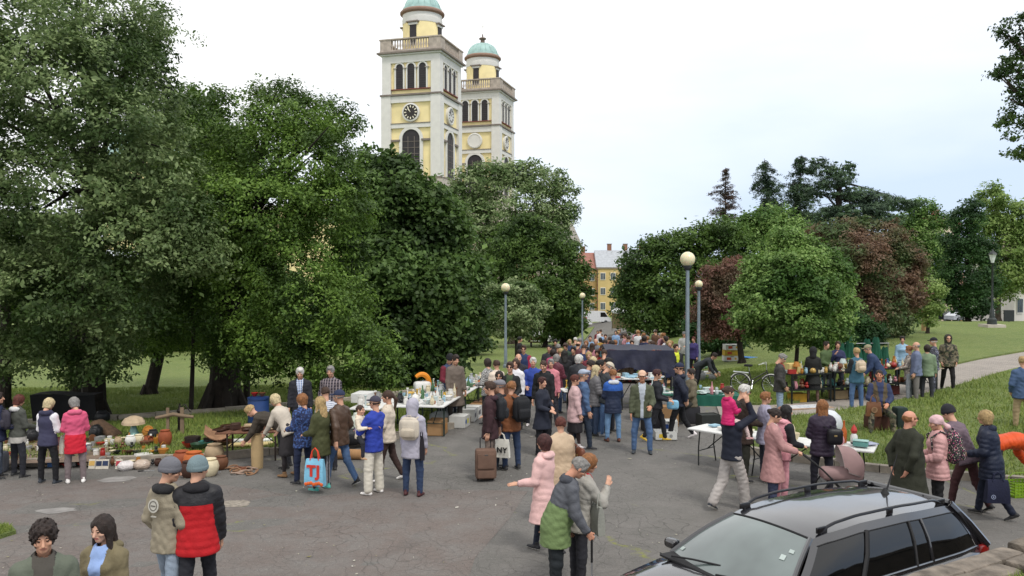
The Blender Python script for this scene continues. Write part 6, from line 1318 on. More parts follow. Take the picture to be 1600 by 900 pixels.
def estate(parent_loc, rz, label):
    root = empty('parked_car', parent_loc, rz, label, 'car'); L_ = .965
    zt = [(-2.35, .78), (-2.2, .93), (-1.0, .93), (.9, .93), (1.15, .93), (1.8, .86), (2.15, .74), (2.33, .55)]   # shoulder height
    zc = [(-2.35, .80), (-2.2, .96), (-1., .97), (.9, .97), (1.15, 1.0), (1.8, .92), (2.15, .79), (2.33, .58)]
    wd = [(-2.36, .62), (-2.2, .80), (-1.7, .87), (0, .89), (1.2, .875), (1.9, .81), (2.2, .70), (2.34, .52)]
    def sec(x):
        w = interp(x, wd); a = interp(x, zt); c = interp(x, zc)
        half = [(w * .90, .24), (w * .98, .36), (w, .55), (w * .995, a - .12), (w * .955, a - .02), (w * .90, a + .012), (w * .6, c - .01), (w * .3, c), (0, c + .005)]
        return [(y, z) for y, z in half] + [(-y, z) for y, z in reversed(half[:-1])]
    xs_ = [-2.36, -2.33, -2.25, -2.1, -1.9] + list(np.linspace(-1.7, 1.0, 14)) + [1.15, 1.4, 1.65, 1.85, 2.0, 2.12, 2.22, 2.29, 2.33]
    b = MB(); S_ = [[(x * L_, y, z) for y, z in sec(x)] for x in xs_]; n = len(S_[0]); V = [p for s in S_ for p in s]; F = []
    for i in range(len(S_) - 1):
        for j in range(n - 1): F.append((i * n + j, i * n + j + 1, (i + 1) * n + j + 1, (i + 1) * n + j))
        F.append((i * n + n - 1, i * n, (i + 1) * n, (i + 1) * n + n - 1))
    F.append(tuple(range(n))); F.append(tuple(reversed(range(len(V) - n, len(V))))); b.add(V, F, CARB)
    # roof and pillars
    xf, xr = .36 * L_, -1.93 * L_
    def hwr(x): return interp(x, [(-2.0, .50), (-1.2, .55), (0, .545), (.4, .50)])
    def zr(x, y): 
        base = interp(x, [(-2.05, 1.375), (-1.8, 1.425), (-1.0, 1.47), (-.3, 1.475), (.15, 1.445), (.4, 1.405)]); h = hwr(x); return base - .045 * (y / h) ** 2
    grid(b, lambda u, v: (lerp(xf, xr, u) + .05 * (1 - (2 * v - 1) ** 2) * (1 - u), (2 * v - 1) * hwr(lerp(xf, xr, u)), zr(lerp(xf, xr, u), (2 * v - 1) * hwr(lerp(xf, xr, u)))), 16, 8, CARB)
    body = b.build('body', root, ang=50)
    bel = lambda x: (interp(x, wd) * .90, interp(x, zt) + .005)
    for s in (-1, 1):
        # roof edge skin that runs down to the windows, and the glass below it
        sk = MB()
        def edge(x, f):          # f 0 = roof edge, 1 = belt
            hw, ze = hwr(x), zr(x, hwr(x)); by, bz = bel(x); q = f; y = hw + (by - hw) * q + .035 * math.sin(math.pi * q); return (s * y, ze + (bz - ze) * q)
        def topx(t): return lerp(.36, -2.0, t) * L_
        def botx(t): return lerp(1.10, -2.22, t) * L_
        def P3(t, f): 
            x0, x1 = topx(t), botx(t); y0, z0_ = edge(x0, 0); y1, z1 = s * bel(x1)[0], bel(x1)[1]; x = lerp(x0, x1, f); y = lerp(y0, y1, f) + s * .035 * math.sin(math.pi * f); return (x, y, lerp(z0_, z1, f))
        grid(sk, lambda u, v: P3(u, v * .15), 24, 2, CARB, flip=s > 0)
        grid(sk, lambda u, v: P3(u, .93 + v * .07), 24, 1, CARB, flip=s > 0)
        for a, c in ((0, .045), (.965, 1.0)): grid(sk, lambda u, v: P3(lerp(a, c, u), .15 + v * .78), 3, 8, CARB, flip=s > 0)
        sk.build('roof_side', root, ang=60)
        for a, c in ((.045, .315), (.345, .60), (.615, .685), (.705, .965)):
            g_ = MB(); ins = .006
            grid(g_, lambda u, v: (lambda p: (p[0], p[1] - s * ins, p[2]))(P3(lerp(a, c, u), .15 + v * .78)), 8, 8, GL_S, flip=s > 0); g_.build('side_window', root, ang=60)
        tr = MB()
        for c in (.33, .608, .695): tr.tube([P3(c, .14), P3(c, .5), P3(c, .94)], .018 if c != .33 else .026, RUB if c != .695 else CARB, 6)
        tr.tube([P3(t, .145) for t in np.linspace(.04, .97, 20)], .007, CHR if 0 else RUB, 5); tr.tube([P3(t, .935) for t in np.linspace(.04, .97, 20)], .010, CHR, 5); tr.build('window_trim', root)
        # roof rail
        rr = MB(); pts = []
        for t in np.linspace(0, 1, 22):
            x = lerp(.22, -1.86, t) * L_; y = s * (hwr(x) - .035); lift = .06 * min(1, min(t, 1 - t) / .10) ** .6; pts.append((x, y, zr(x, y) + lift + .004))
        rr.tube(pts, .0155, RAILM, 8)
        for t in (.012, .52, .985):
            x = lerp(.22, -1.86, t) * L_; y = s * (hwr(x) - .035); rr.rbox((x, y, zr(x, y) + .03), (.15 if t != .52 else .09, .03, .065), .013, RAILM, n=4)
        rr.build('roof_rail', root)
        # mirror, door lines, handles, lamps
        m_ = MB(); m_.rbox((.84 * L_, s * .95, 1.00), (.10, .17, .11), .045, CARB, n=5); m_.tube([(.86 * L_, s * .82, .95), (.84 * L_, s * .92, .97)], .025, RUB, 6); mm = m_.build('wing_mirror', root)
        m_ = MB(); m_.rbox((.785 * L_, s * .95, 1.00), (.008, .14, .08), .003, mat('aab4b8', .05, metal=.9, bump=0), n=2); m_.build('mirror_glass', mm)
        for x in (.05, -1.05):
            m_ = MB(); m_.rbox((x * L_, s * (interp(x, wd) + .005), .80), (.19, .03, .035), .012, CARB, n=3); m_.build('door_handle', root)
        sm_ = MB()
        for x in (1.0, -.12, -1.22): sm_.tube([(x * L_, s * (interp(x, wd) * .955 + .002), interp(x, zt) - .02), (x * L_, s * (interp(x, wd) + .001), .6), (x * L_, s * (interp(x, wd) * .98 + .001), .34)], .004, RUB, 4)
        sm_.build('door_seam', root)
        tl = MB(); tl.rbox((-2.22 * L_, s * .735, .86), (.15, .10, .22), .045, mat('7c1410', .2, bump=0, coat=.8), n=4); tl.build('tail_light', root)
        hl = MB(); hl.rbox((2.05 * L_, s * .60, .66), (.34, .34, .16), .06, mat('b8bec2', .1, bump=0, coat=.8), n=4); hl.build('headlight', root)
        for x in (1.42, -1.32): make_wheel(root, x * L_, s * .80)
    # windscreen with black surround, dashboard shade, mirror stem, stickers, wipers
    def W3(u, v):            # u along width -1..1, v 0 top .. 1 base
        y0 = u * hwr(.38) * .985; x0 = xf + .05 * (1 - u * u) + .01; z0_ = zr(xf, y0) - .004; y1 = u * .76; x1 = (1.16 - .16 * u * u) * L_ + .02; z1 = .985; x = lerp(x0, x1, v); return (x, lerp(y0, y1, v), lerp(z0_, z1, v) + .045 * math.sin(math.pi * v) * (1 - .3 * u * u))
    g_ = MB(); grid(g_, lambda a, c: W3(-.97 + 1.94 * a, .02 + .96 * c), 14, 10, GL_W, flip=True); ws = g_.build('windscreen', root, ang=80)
    g_ = MB(); g_.tube([W3(-.99, .0)] + [W3(u, 0) for u in np.linspace(-.95, .95, 12)] + [W3(.99, 0)], .012, RUB, 6)
    for s in (-1, 1): g_.tube([W3(s * 1.0, v) for v in np.linspace(0, 1.0, 10)], .026, CARB, 8)
    g_.build('windscreen_surround', root)
    def ws_patch(name, u0, u1, v0, v1, m):
        q = MB(); grid(q, lambda a, c: (lambda p: (p[0] + .004, p[1], p[2] + .005))(W3(lerp(u0, u1, a), lerp(v0, v1, c))), 3, 3, m, flip=True); q.build(name, ws)
    wh = mat('a9b4b0', .5, bump=0)
    ws_patch('sticker', -.92, -.84, .84, .89, wh); ws_patch('sticker', .78, .86, .30, .36, wh); ws_patch('sticker', .70, .78, .42, .50, wh)
    g_ = MB(); g_.rbox((1.02 * L_, 0, .992), (.34, 1.50, .03), .012, RUB, n=4); g_.build('wiper_cowl', root)
    for y0_, y1_ in ((-.62, -.02), (.0, .62)):
        g_ = MB(); p0 = (1.16 * L_, y0_ + .02, 1.02); p1 = (1.03 * L_ + .02, y1_, 1.075); g_.tube([p0, ((p0[0] + p1[0]) / 2 + .02, (y0_ + y1_) / 2, 1.06), p1], .010, RUB, 6); g_.build('wiper', root)
    g_ = MB(); grid(g_, lambda a, c: (lerp(-1.985, -2.27, c) * L_ - .03 * (1 - (2 * a - 1) ** 2), lerp(-1, 1, a) * lerp(.49, .72, c), lerp(1.37, .97, c)), 8, 6, GL_S, flip=False); g_.build('rear_window', root, ang=80)
    g_ = MB()
    for s in (-1, 1): g_.tube([(-1.97 * L_, s * .50, 1.38), (-2.12 * L_, s * .63, 1.18), (-2.27 * L_, s * .75, .95)], .05, CARB, 8)
    g_.tube([(-1.98 * L_, y, 1.395) for y in (-.5, -.25, 0, .25, .5)], .035, CARB, 8); g_.build('tailgate_frame', root)
    g_ = MB(); g_.rbox((2.26 * L_, 0, .42), (.22, 1.30, .34), .09, CARB, n=5); g_.rbox((-2.27 * L_, 0, .45), (.22, 1.44, .36), .09, CARB, n=5); g_.build('bumper', root)
    g_ = MB(); g_.tube([(-1.55 * L_, 0, 1.455), (-1.60 * L_, 0, 1.50), (-1.78 * L_, 0, 1.86)], [.022, .010, .004], RUB, 8); g_.lathe([(.05, 0), (.03, .03), (.012, .06)], RUB, 12, (-1.55 * L_, 0, 1.44)); g_.build('aerial', root)
    g_ = MB(); g_.tube([(1.14 * L_, y, 1.005 - .02 * abs(y)) for y in np.linspace(-.8, .8, 9)], .006, RUB, 5); g_.build('bonnet_seam', root)
    return root
estate((2.90, 8.45, gz(2.9, 8.45)), R(211.0), 'black estate car with roof rails parked in the lower right corner')
# ------------------------------------------------------------------ simple far vehicles
def box_car(x, y, rz, label, col, kind='car', group=None, z=None, cat=None, l=4.2, w=1.75, h=1.45):
    root = empty('parked_car' if kind == 'car' else 'van', (x, y, gz(x, y) + .01 if z is None else z), rz, label, cat or kind, group); pm = mat(col, .3, bump=0, coat=.6); b = MB()
    if kind == 'car':
        prof = [(l / 2, .3), (l / 2, .62), (l * .27, .85), (l * .13, h * .97), (-l * .22, h), (-l * .42, .92), (-l / 2, .82), (-l / 2, .3)]; gp = [(l * .25, .88), (l * .125, h * .92), (-l * .21, h * .94), (-l * .38, .92)]
    else:
        prof = [(l / 2, .4), (l / 2, 1.0), (l * .40, 1.25), (l * .28, h), (-l / 2, h), (-l / 2, .4)]; gp = [(l * .385, 1.25), (l * .275, h * .9), (l * .12, h * .9), (l * .12, 1.25)]
    MX = Matrix(((1, 0, 0, 0), (0, 0, -1, 0), (0, 1, 0, 0), (0, 0, 0, 1)))
    b.prism(prof, -w / 2, w / 2, pm, MX); b.build('body', root, ang=20)
    for s in (-1, 1):
        q = MB(); q.prism(gp, s * (w / 2 - .01) if s < 0 else w / 2 - .01, s * (w / 2 + .015) if s > 0 else -w / 2 - .015 + .0, GL_S, MX) if s > 0 else q.prism(gp, -w / 2 - .015, -w / 2 + .01, GL_S, MX); q.build('side_window', root, smooth=False)
        for xx in (l * .31, -l * .31):
            q = MB(); q.lathe([(.1, -.1), (.32, -.1), (.32, .1), (.1, .1)], RUB, 16, (xx, s * (w / 2 - .08), .32), (0, 1, 0)); q.lathe([(.19, 0), (.19, .11), (0, .11)], CHR, 12, (xx, s * (w / 2 - .08), .32), (0, s, 0)); q.build('wheel', root)
    q = MB(); x0, x1 = (l * .262, l * .14) if kind == 'car' else (l * .395, l * .29); z0_, z1 = (.87, h * .93) if kind == 'car' else (1.27, h * .93)
    q.add([(x0 + .03, -w * .43, z0_), (x0 + .03, w * .43, z0_), (x1 + .03, w * .40, z1), (x1 + .03, -w * .40, z1)], [(0, 1, 2, 3)], GL_S); q.build('windscreen', root, smooth=False)
    for s in (-1, 1): q = MB(); q.rbox((l / 2 - .02, s * w * .36, .68), (.12, .3, .14), .04, mat('d8dad8', .2, bump=0), n=3); q.build('headlight', root)
    return root
def gpx(u, Y): X = (u - 800) / FPX * Y; return X, Y
def near_z(u, v, Y): return aty(u, v, Y)
x, y = gpx(931, 150); box_car(x, y, R(8), 'white delivery van far down the road near the apartment block', 'dcdee0', 'van', l=5.2, w=2.0, h=2.3)
x, y = gpx(909, 146); tr = empty('market_trailer', (x, y, gz(x, y) + .02), R(6), 'low open white trailer with red goods next to the distant van', 'trailer')
q = MB(); q.box((0, 0, .85), (3.4, 1.9, .75), mat('d8d9da', .5)); q.box((0, 0, 1.24), (3.2, 1.7, .06), RUB); q.build('trailer_box', tr, smooth=False); q = MB(); q.rbox((.2, 0, 1.5), (1.4, 1.0, .5), .1, mat('b04650', .8), n=3); q.build('load', tr)
for s in (-1, 1): q = MB(); q.lathe([(.1, -.1), (.33, -.1), (.33, .1), (.1, .1)], RUB, 16, (0, s * .95, .33), (0, 1, 0)); q.build('wheel', tr)
x, y = gpx(1473, 117); box_car(x, y, R(-70), 'dark parked car facing the park beyond the far right lawn', '23272b', group=None)
x, y = gpx(1403, 84); box_car(x, y, R(175), 'white car with a yellow roof box seen past the edge of the right lawn', 'd8dcde')
q = MB(); q.rbox((0, 0, 0), (1.2, 1.1, .5), .08, mat('e0b020', .6), n=3); tag(q.build('roof_box', None, (x + 1.0, y, gz(x, y) + 1.72)), 'yellow box on top of the white car beyond the lawn', 'box')
for i, (u, Y, rz, c, l_) in enumerate([(1503, 112, 15, 'b9bec4', 'silver parked car right of the dark car'), (1528, 108, 190, '9a9ea2', 'grey parked car behind the dark hornbeam'), (1541, 104, 10, '6c2420', 'dark red parked car near the old lantern'), (1583, 100, 180, 'c9ccce', 'white parked car in front of the white house')]):
    x, y = gpx(u, Y); box_car(x, y, R(rz), l_, c)
for u, Y, c, l_ in ((842, 88, 'c8c9c8', 'white car glimpsed between the trunks on the left of the road'), (860, 92, '5c6066', 'grey car glimpsed between the trunks on the left of the road')):
    x, y = gpx(u, Y); box_car(x, y, R(100), l_, c)
# white gazebo behind the far crowd
X, Y = gpx(985, 88); zz = gz(X, Y); gzb = empty('gazebo', (X, Y, zz), R(10), 'white pointed gazebo tent behind the far crowd', 'gazebo'); WT = mat('e2e4e6', .8, var=.05)
q = MB(); q.add([(-1.6, -1.6, 2.2), (1.6, -1.6, 2.2), (1.6, 1.6, 2.2), (-1.6, 1.6, 2.2), (0, 0, 3.3)] + [(-1.6, -1.6, 1.95), (1.6, -1.6, 1.95), (1.6, 1.6, 1.95), (-1.6, 1.6, 1.95)], [(0, 1, 4), (1, 2, 4), (2, 3, 4), (3, 0, 4), (5, 6, 1, 0), (6, 7, 2, 1), (7, 8, 3, 2), (8, 5, 0, 3)], WT); q.build('canopy', gzb, smooth=False)
for a in (-1, 1):
    for b_ in (-1, 1): q = MB(); q.tube([(a * 1.55, b_ * 1.55, 0), (a * 1.55, b_ * 1.55, 2.2)], .03, CHR, 6); q.build('leg', gzb)
q = MB(); q.box((0, 1.55, 1.2), (3.1, .02, 1.9), mat('b9a67e', .9)); q.build('side_wall', gzb, smooth=False)
# stroller
sx, sy = (PUSH['hl'][0] + PUSH['hr'][0]) / 2, (PUSH['hl'][1] + PUSH['hr'][1]) / 2; hz = (PUSH['hl'][2] + PUSH['hr'][2]) / 2
st = empty('stroller', (sx + .62, sy - .02, PUSH['z0']), R(-6), 'dusty pink baby stroller with a folded hood pushed by the woman in the pink coat', 'stroller'); hz -= PUSH['z0']
PK = mat('8f7574', .85, var=.08, bump=.3); q = MB(); 
q.tube([(-.62, -.22, hz), (-.62, .22, hz)], .016, RUB, 8)
for s in (-1, 1): q.tube([(-.62, s * .22, hz), (-.30, s * .25, .75), (.30, s * .26, .14)], .014, RUB, 8); q.tube([(-.15, s * .25, .62), (-.48, s * .27, .15)], .014, RUB, 8)
q.build('frame', st); q = MB(); q.rbox((.05, 0, .64), (.66, .36, .20), .09, PK, n=6); q.build('seat', st)
h_ = MB(); 
def hoodf(u, v):
    a = lerp(-.35, 1.75, u); b_ = (2 * v - 1) * 1.5; r = .37 * (1 - .025 * abs(math.sin(u * 9.5))) * math.cos(b_) ** .7; return (.05 + r * math.cos(a), .25 * math.sin(b_), .74 + r * math.sin(a))
grid(h_, hoodf, 14, 10, PK); grid(h_, lambda u, v: tuple(np.array(hoodf(u, v)) * (.97, .97, 1) + np.array((0, 0, -.01))), 14, 10, mat('b9b0ac', .9), flip=True); h_.build('sun_hood', st, ang=70)
for x_, y_, r_ in ((.32, -.26, .10), (.32, .26, .10), (-.48, -.29, .13), (-.48, .29, .13)): q = MB(); q.lathe([(r_ * .3, -.02), (r_, -.025), (r_, .025), (r_ * .3, .02)], RUB, 16, (x_, y_, r_), (0, 1, 0)); q.build('wheel', st)
q = MB(); q.rbox((-.08, 0, .28), (.5, .34, .14), .04, RUB, n=4); q.build('basket', st)
# suitcase
hx, hy = MAROON['hl'][0] - .03, MAROON['hl'][1] - .02; sc0 = empty('suitcase', (hx, hy - .02, gz(hx, hy)), R(6), 'brown fabric trolley suitcase with a raised handle beside the man in maroon', 'suitcase'); SU = mat('6b5346', .8, bump=.3); hzz = MAROON['hl'][2] - gz(hx, hy) - .01
q = MB(); q.rbox((0, 0, .33), (.40, .24, .56), .05, SU, n=6); q.build('case_body', sc0); q = MB(); q.rbox((0, -.135, .40), (.32, .04, .28), .015, SU, n=4); q.rbox((0, -.135, .155), (.32, .03, .14), .012, SU, n=4); q.build('pocket', sc0)
q = MB(); q.rbox((0, -.155, .52), (.07, .01, .02), .004, CHR, n=2); q.build('badge', sc0)
q = MB(); q.tube([(-.10, .08, .6), (-.10, .08, hzz), (.10, .08, hzz), (.10, .08, .6)], .011, mat('2c2c30', .4, metal=.4), 8); q.build('handle', sc0)
for a in (-.14, .14): q = MB(); q.lathe([(.02, -.02), (.04, -.02), (.04, .02), (.02, .02)], RUB, 12, (a, .08, .04), (1, 0, 0)); q.build('wheel', sc0)
# bicycle on the right lawn
bx, by_ = at(1180, 620); bz = gz(bx, by_) + .12; bk = empty('bicycle', (bx, by_, bz), R(-28), 'dark bicycle with white handlebars leaning on its stand on the grass', 'bicycle'); FRM = mat('3a3436', .4, metal=.3, coat=.4); SIL = mat('c8cacc', .3, metal=.8)
def bt(name, pts, r, m, par=bk): q = MB(); q.tube(pts, r, m, 8); return q.build(name, par)
R_w = .31
for x_ in (-.50, .52):
    w = empty('wheel', (x_, 0, R_w)); w.parent = bk; q = MB(); q.tube([(R_w * math.cos(a), 0, R_w * math.sin(a)) for a in np.linspace(0, 2 * math.pi, 29)], .020, RUB, 6, caps=False); q.build('tyre', w)
    q = MB(); q.tube([(R_w * .93 * math.cos(a), 0, R_w * .93 * math.sin(a)) for a in np.linspace(0, 2 * math.pi, 29)], .008, SIL, 5, caps=False)
    for k in range(14): a = k * math.pi / 7; q.tube([(0, .02 * (-1) ** k, 0), (R_w * .93 * math.cos(a), 0, R_w * .93 * math.sin(a))], .002, SIL, 4)
    q.build('rim', w)
    bt('mudguard', [(x_ + (R_w + .035) * math.cos(a), 0, R_w + (R_w + .035) * math.sin(a)) for a in np.linspace(.3, 2.6, 12)], .018, mat('d0cfcc', .4))
q = MB()
for a, b_ in (((-.50, 0, R_w), (-.10, 0, .28)), ((-.10, 0, .28), (-.20, 0, .72)), ((-.50, 0, R_w), (-.18, 0, .62)), ((-.10, 0, .28), (.38, 0, .66)), ((-.13, 0, .42), (.38, 0, .74)), ((.36, 0, .80), (.52, 0, R_w))): q.tube([a, b_], .017, FRM, 8)
q.build('frame', bk); bt('seat_post', [(-.19, 0, .68), (-.22, 0, .88)], .012, SIL); q = MB(); q.rbox((-.23, 0, .91), (.27, .17, .07), .03, RUB, n=5); q.build('saddle', bk)
bt('handlebar', [(.16, -.28, .98), (.30, -.24, 1.02), (.36, 0, .98), (.30, .24, 1.02), (.16, .28, .98)], .012, mat('dcdcda', .3, metal=.3)); bt('stem', [(.36, 0, .80), (.355, 0, .99)], .013, SIL); bt('rack', [(-.22, 0, .66), (-.72, 0, .68)], .03, SIL); bt('crank', [(-.10, -.1, .14), (-.10, 0, .28), (-.10, .1, .42)], .012, SIL); bt('kickstand', [(-.35, .03, .3), (-.42, .2, 0)], .008, SIL)
# ------------------------------------------------------------------ tables, stalls and goods
ORD = ['first', 'second', 'third', 'fourth', 'fifth', 'sixth', 'seventh', 'eighth', 'ninth', 'tenth', 'eleventh', 'twelfth', 'thirteenth', 'fourteenth', 'fifteenth', 'sixteenth']
WTOP = mat('d5d5d2', .6, var=.05); DKM = mat('2a2d2c', .5, metal=.4); WOOD = mat('8a6544', .8, var=.25, sc=4, bump=.3); WOODL = mat('a98a62', .8, var=.2, sc=4, bump=.3); CARD = mat('9c7a55', .9, var=.12, sc=3, bump=.1)
def folding_table(label, cx, cy, rz, L_, W_, H_=.74, top=None, legm=None, z=None, cloth=None, name='folding_table', kind='fold', group=None):
    z = gz(cx, cy) if z is None else z; root = empty(name, (cx, cy, z), rz, label, 'table', group); q = MB(); q.rbox((0, 0, H_ - .02), (L_, W_, .045), .018, top or WTOP, n=4); q.build('tabletop', root); lm = legm or DKM
    for s in (-1, 1):
        x = s * (L_ / 2 - .25)
        for t in (-1, 1):
            q = MB()
            if kind == 'fold': q.tube([(x, t * (W_ / 2 - .09), H_ - .04), (x + s * .03, t * (W_ / 2 - .09), .35), (x, t * (W_ / 2 - .05), .0)], .014, lm, 8)
            else: q.box((x, t * (W_ / 2 - .06), (H_ - .04) / 2), (.035, .035, H_ - .04), lm)
            q.build('leg', root)
        q = MB(); q.tube([(x, -(W_ / 2 - .09), .30), (x, (W_ / 2 - .09), .30)], .010, lm, 6); q.tube([(x, 0, .30), (x * .25, 0, H_ - .05)], .012, lm, 6); q.build('brace', root)
    return root
PROF = {'bottle': [(.030, 0), (.036, .01), (.036, .15), (.014, .20), (.012, .27), (.015, .275)], 'vase': [(.030, 0), (.055, .04), (.065, .11), (.045, .18), (.025, .22), (.040, .26), (.034, .255)], 'jar': [(.04, 0), (.052, .02), (.052, .11), (.038, .13), (.044, .15), (.044, .17)],
        'bowl': [(.035, 0), (.04, .012), (.085, .055), (.100, .085), (.094, .083), (.03, .02)], 'plate': [(.05, 0), (.06, .008), (.115, .022), (.118, .027), (.06, .014)], 'cup': [(.025, 0), (.038, .02), (.042, .08), (.037, .078), (.03, .015)],
        'teapot': [(.045, 0), (.078, .03), (.085, .075), (.055, .125), (.025, .135), (.012, .15), (.016, .165), (.004, .175)], 'pot': [(.08, 0), (.115, .05), (.13, .12), (.11, .19), (.085, .205), (.095, .225), (.085, .22), (.07, .19)], 'jug': [(.045, 0), (.07, .05), (.072, .11), (.045, .17), (.05, .205), (.044, .20)],
        'candlestick': [(.045, 0), (.04, .012), (.012, .03), (.018, .08), (.010, .12), (.016, .18), (.028, .20), (.024, .21)], 'glass': [(.028, 0), (.005, .008), (.004, .07), (.03, .10), (.034, .15), (.031, .148)], 'tin': [(.055, 0), (.055, .10), (.057, .10), (.057, .12), (.05, .125)],
        'basket': [(.09, 0), (.11, .05), (.13, .12), (.12, .115), (.09, .02)], 'lamp': [(.05, 0), (.045, .015), (.015, .04), (.02, .16), (.09, .17), (.055, .28), (.05, .28)]}
_gm = {}
GLS_K = {'glass', 'bottle', 'jar'}
def goods_mesh(kind, col):
    key = (kind, col)
    if key in _gm: return _gm[key]
    m = mat(col, .3 if kind not in ('basket', 'pot', 'book', 'box') else .75, var=.12, sc=14, bump=.05, coat=.3 if kind in ('vase', 'teapot', 'plate', 'bowl', 'cup', 'jug') else 0.); q = MB()
    if kind in PROF:
        q.lathe(PROF[kind], m, 14)
        if kind in ('teapot', 'jug', 'cup'):
            r, z, s = {'teapot': (.08, .08, .035), 'jug': (.065, .12, .04), 'cup': (.038, .045, .02)}[kind]; q.tube([(-r, 0, z + s), (-r - s, 0, z + s * .7), (-r - s, 0, z - s * .5), (-r, 0, z - s)], .007, m, 6)
        if kind == 'teapot': q.tube([(.07, 0, .06), (.11, 0, .09), (.13, 0, .13)], [.016, .010, .008], m, 6)
        if kind == 'basket': q.tube([(-.12, 0, .12), (-.08, 0, .24), (0, 0, .28), (.08, 0, .24), (.12, 0, .12)], .008, m, 6)
    elif kind == 'figurine': q.sph((0, 0, .155), .028, m, 10); q.lathe([(.038, 0), (.032, .02), (.022, .05), (.036, .09), (.03, .12), (.012, .135)], m, 12); q.tube([(-.03, 0, .11), (-.05, -.02, .08), (-.02, -.045, .07)], .010, m, 6); q.tube([(.03, 0, .11), (.05, -.02, .08), (.02, -.045, .07)], .010, m, 6)
    elif kind == 'book': q.box((0, 0, .015), (.15, .21, .028), m); q.box((.004, 0, .015), (.146, .202, .022), mat('d8d2c0', .9)); 
    elif kind == 'box': q.rbox((0, 0, .05), (.19, .13, .10), .008, m, n=2); q.rbox((0, 0, .102), (.195, .135, .012), .004, m, n=2)
    elif kind == 'tray': q.rbox((0, 0, .012), (.34, .22, .02), .009, m, n=3); q.tube([(-.16, -.10, .03), (.16, -.10, .03), (.16, .10, .03), (-.16, .10, .03), (-.16, -.10, .03)], .008, m, 5)
    elif kind == 'clock': q.lathe([(.07, -.02), (.075, 0), (.07, .02), (.0, .02)], m, 18, (0, 0, .085), (0, -1, 0)); q.box((0, 0, .01), (.12, .05, .02), m)
    elif kind == 'cloth': q.rbox((0, 0, .02), (.26, .2, .035), .016, m, n=5, puff=.008); q.rbox((.01, .01, .045), (.22, .18, .02), .01, m, n=4, puff=.006)
    elif kind == 'shoe': q.rbox((0, 0, .02), (.09, .26, .03), .014, m, n=4); q.rbox((0, -.06, .055), (.085, .13, .06), .03, m, n=4)
    elif kind == 'toy': q.sph((0, 0, .07), .055, m, 12); q.sph((0, -.01, .155), .042, m, 12); q.sph((-.03, 0, .19), .014, m, 8); q.sph((.03, 0, .19), .014, m, 8); q.tube([(-.04, -.02, .1), (-.07, -.06, .08)], .016, m, 6); q.tube([(.04, -.02, .1), (.07, -.06, .08)], .016, m, 6)
    _gm[key] = q.mesh(kind, ang=50); return _gm[key]
CN = {'white': 'd8d6d0', 'cream': 'cfc3a4', 'grey': '8a8a88', 'black': '242426', 'brown': '6b4630', 'dark brown': '40291f', 'terracotta': '8e4a2c', 'blue': '3c5f92', 'pale blue': '93b4c4', 'green': '4f7350', 'dark green': '2c4634', 'red': '9a2a24', 'yellow': 'c9a23e', 'amber': 'a8702c', 'silver': 'a9abab', 'brass': 'b08f4a',
      'pink': 'c98c94', 'teal': '4c8a88', 'clear': 'b9c6c4', 'orange': 'b05e2c', 'beige': 'b09a7c', 'navy': '26304c'}
_used = set()
def item(kind, cn, x, y, z, where, group, s=1., rz=None, seed=0):
    rnd = random.Random(int(x * 1000 + y * 77) + seed); me = goods_mesh(kind, CN[cn]); o = link(kind, me, None, (x, y, z), rnd.uniform(0, 6.28) if rz is None else rz); o.scale = (s, s, s * rnd.uniform(.92, 1.12)); 
    nm = kind; lab = '%s %s %s' % (cn, nm, where); assert lab not in _used, lab; _used.add(lab)
    return tag(o, lab, kind, group)
def spread(pos, rows, cols, dx, dy, rz, z, kinds, colors, place_, group, seed, smin=.8, smax_=1.3, fill=.92, rown=('front', 'middle', 'back', 'rearmost')):
    """rows of goods on a surface: pos = centre, local x = along, local y = deep"""
    rnd = random.Random(seed); c, s = math.cos(rz), math.sin(rz)
    for r in range(rows):
        for k in range(cols):
            if rnd.random() > fill: continue
            lx = (k - (cols - 1) / 2) * dx + rnd.uniform(-.25, .25) * dx; ly = (r - (rows - 1) / 2) * dy + rnd.uniform(-.22, .22) * dy
            x, y = pos[0] + lx * c - ly * s, pos[1] + lx * s + ly * c; kd = rnd.choice(kinds); cn = rnd.choice(colors); zz = z(x, y) if callable(z) else z
            item(kd, cn, x, y, zz, '%s in the %s row %s' % (ORD[k], rown[r], place_), group, rnd.uniform(smin, smax_))
def pbox(x, y, z, rz, w, d, h, label, m=None, printc=None, group=None, name='cardboard_box', lid=True, cat='box'):
    root = empty(name, (x, y, z), rz, label, cat, group); q = MB(); m = m or CARD; t = .008
    q.box((0, 0, t), (w, d, .012), m)
    for s in (-1, 1): q.box((0, s * (d / 2 - t / 2), h / 2), (w, t, h), m); q.box((s * (w / 2 - t / 2), 0, h / 2), (t, d - 2 * t - .002, h), m)
    if lid: q.box((0, 0, h - .02), (w - .02, d - .02, .01), m)
    q.build('box_body', root, smooth=False)
    if not lid: 
        for s in (-1, 1): q = MB(); q.box((0, s * (d / 2 + .06), h - .03), (w - .02, .14, .006), m, rx=s * -.6); q.build('flap', root, smooth=False)
    if printc:
        q = MB(); q.rbox((-w * .2, -d / 2 - .002, h * .5), (w * .28, .004, h * .45), .001, mat(printc[0], .7), n=2); q.build('printed_mark', root, smooth=False); q = MB(); q.lathe([(h * .2, 0), (h * .2, .004)], mat(printc[1], .7), 14, (w * .22, -d / 2, h * .5), (0, -1, 0)); q.build('printed_mark', root, smooth=False)
        q = MB(); q.rbox((0, -d / 2 - .003, h * .86), (w * .22, .005, h * .1), .002, RUB, n=2); q.build('hand_hole', root, smooth=False)
    return root
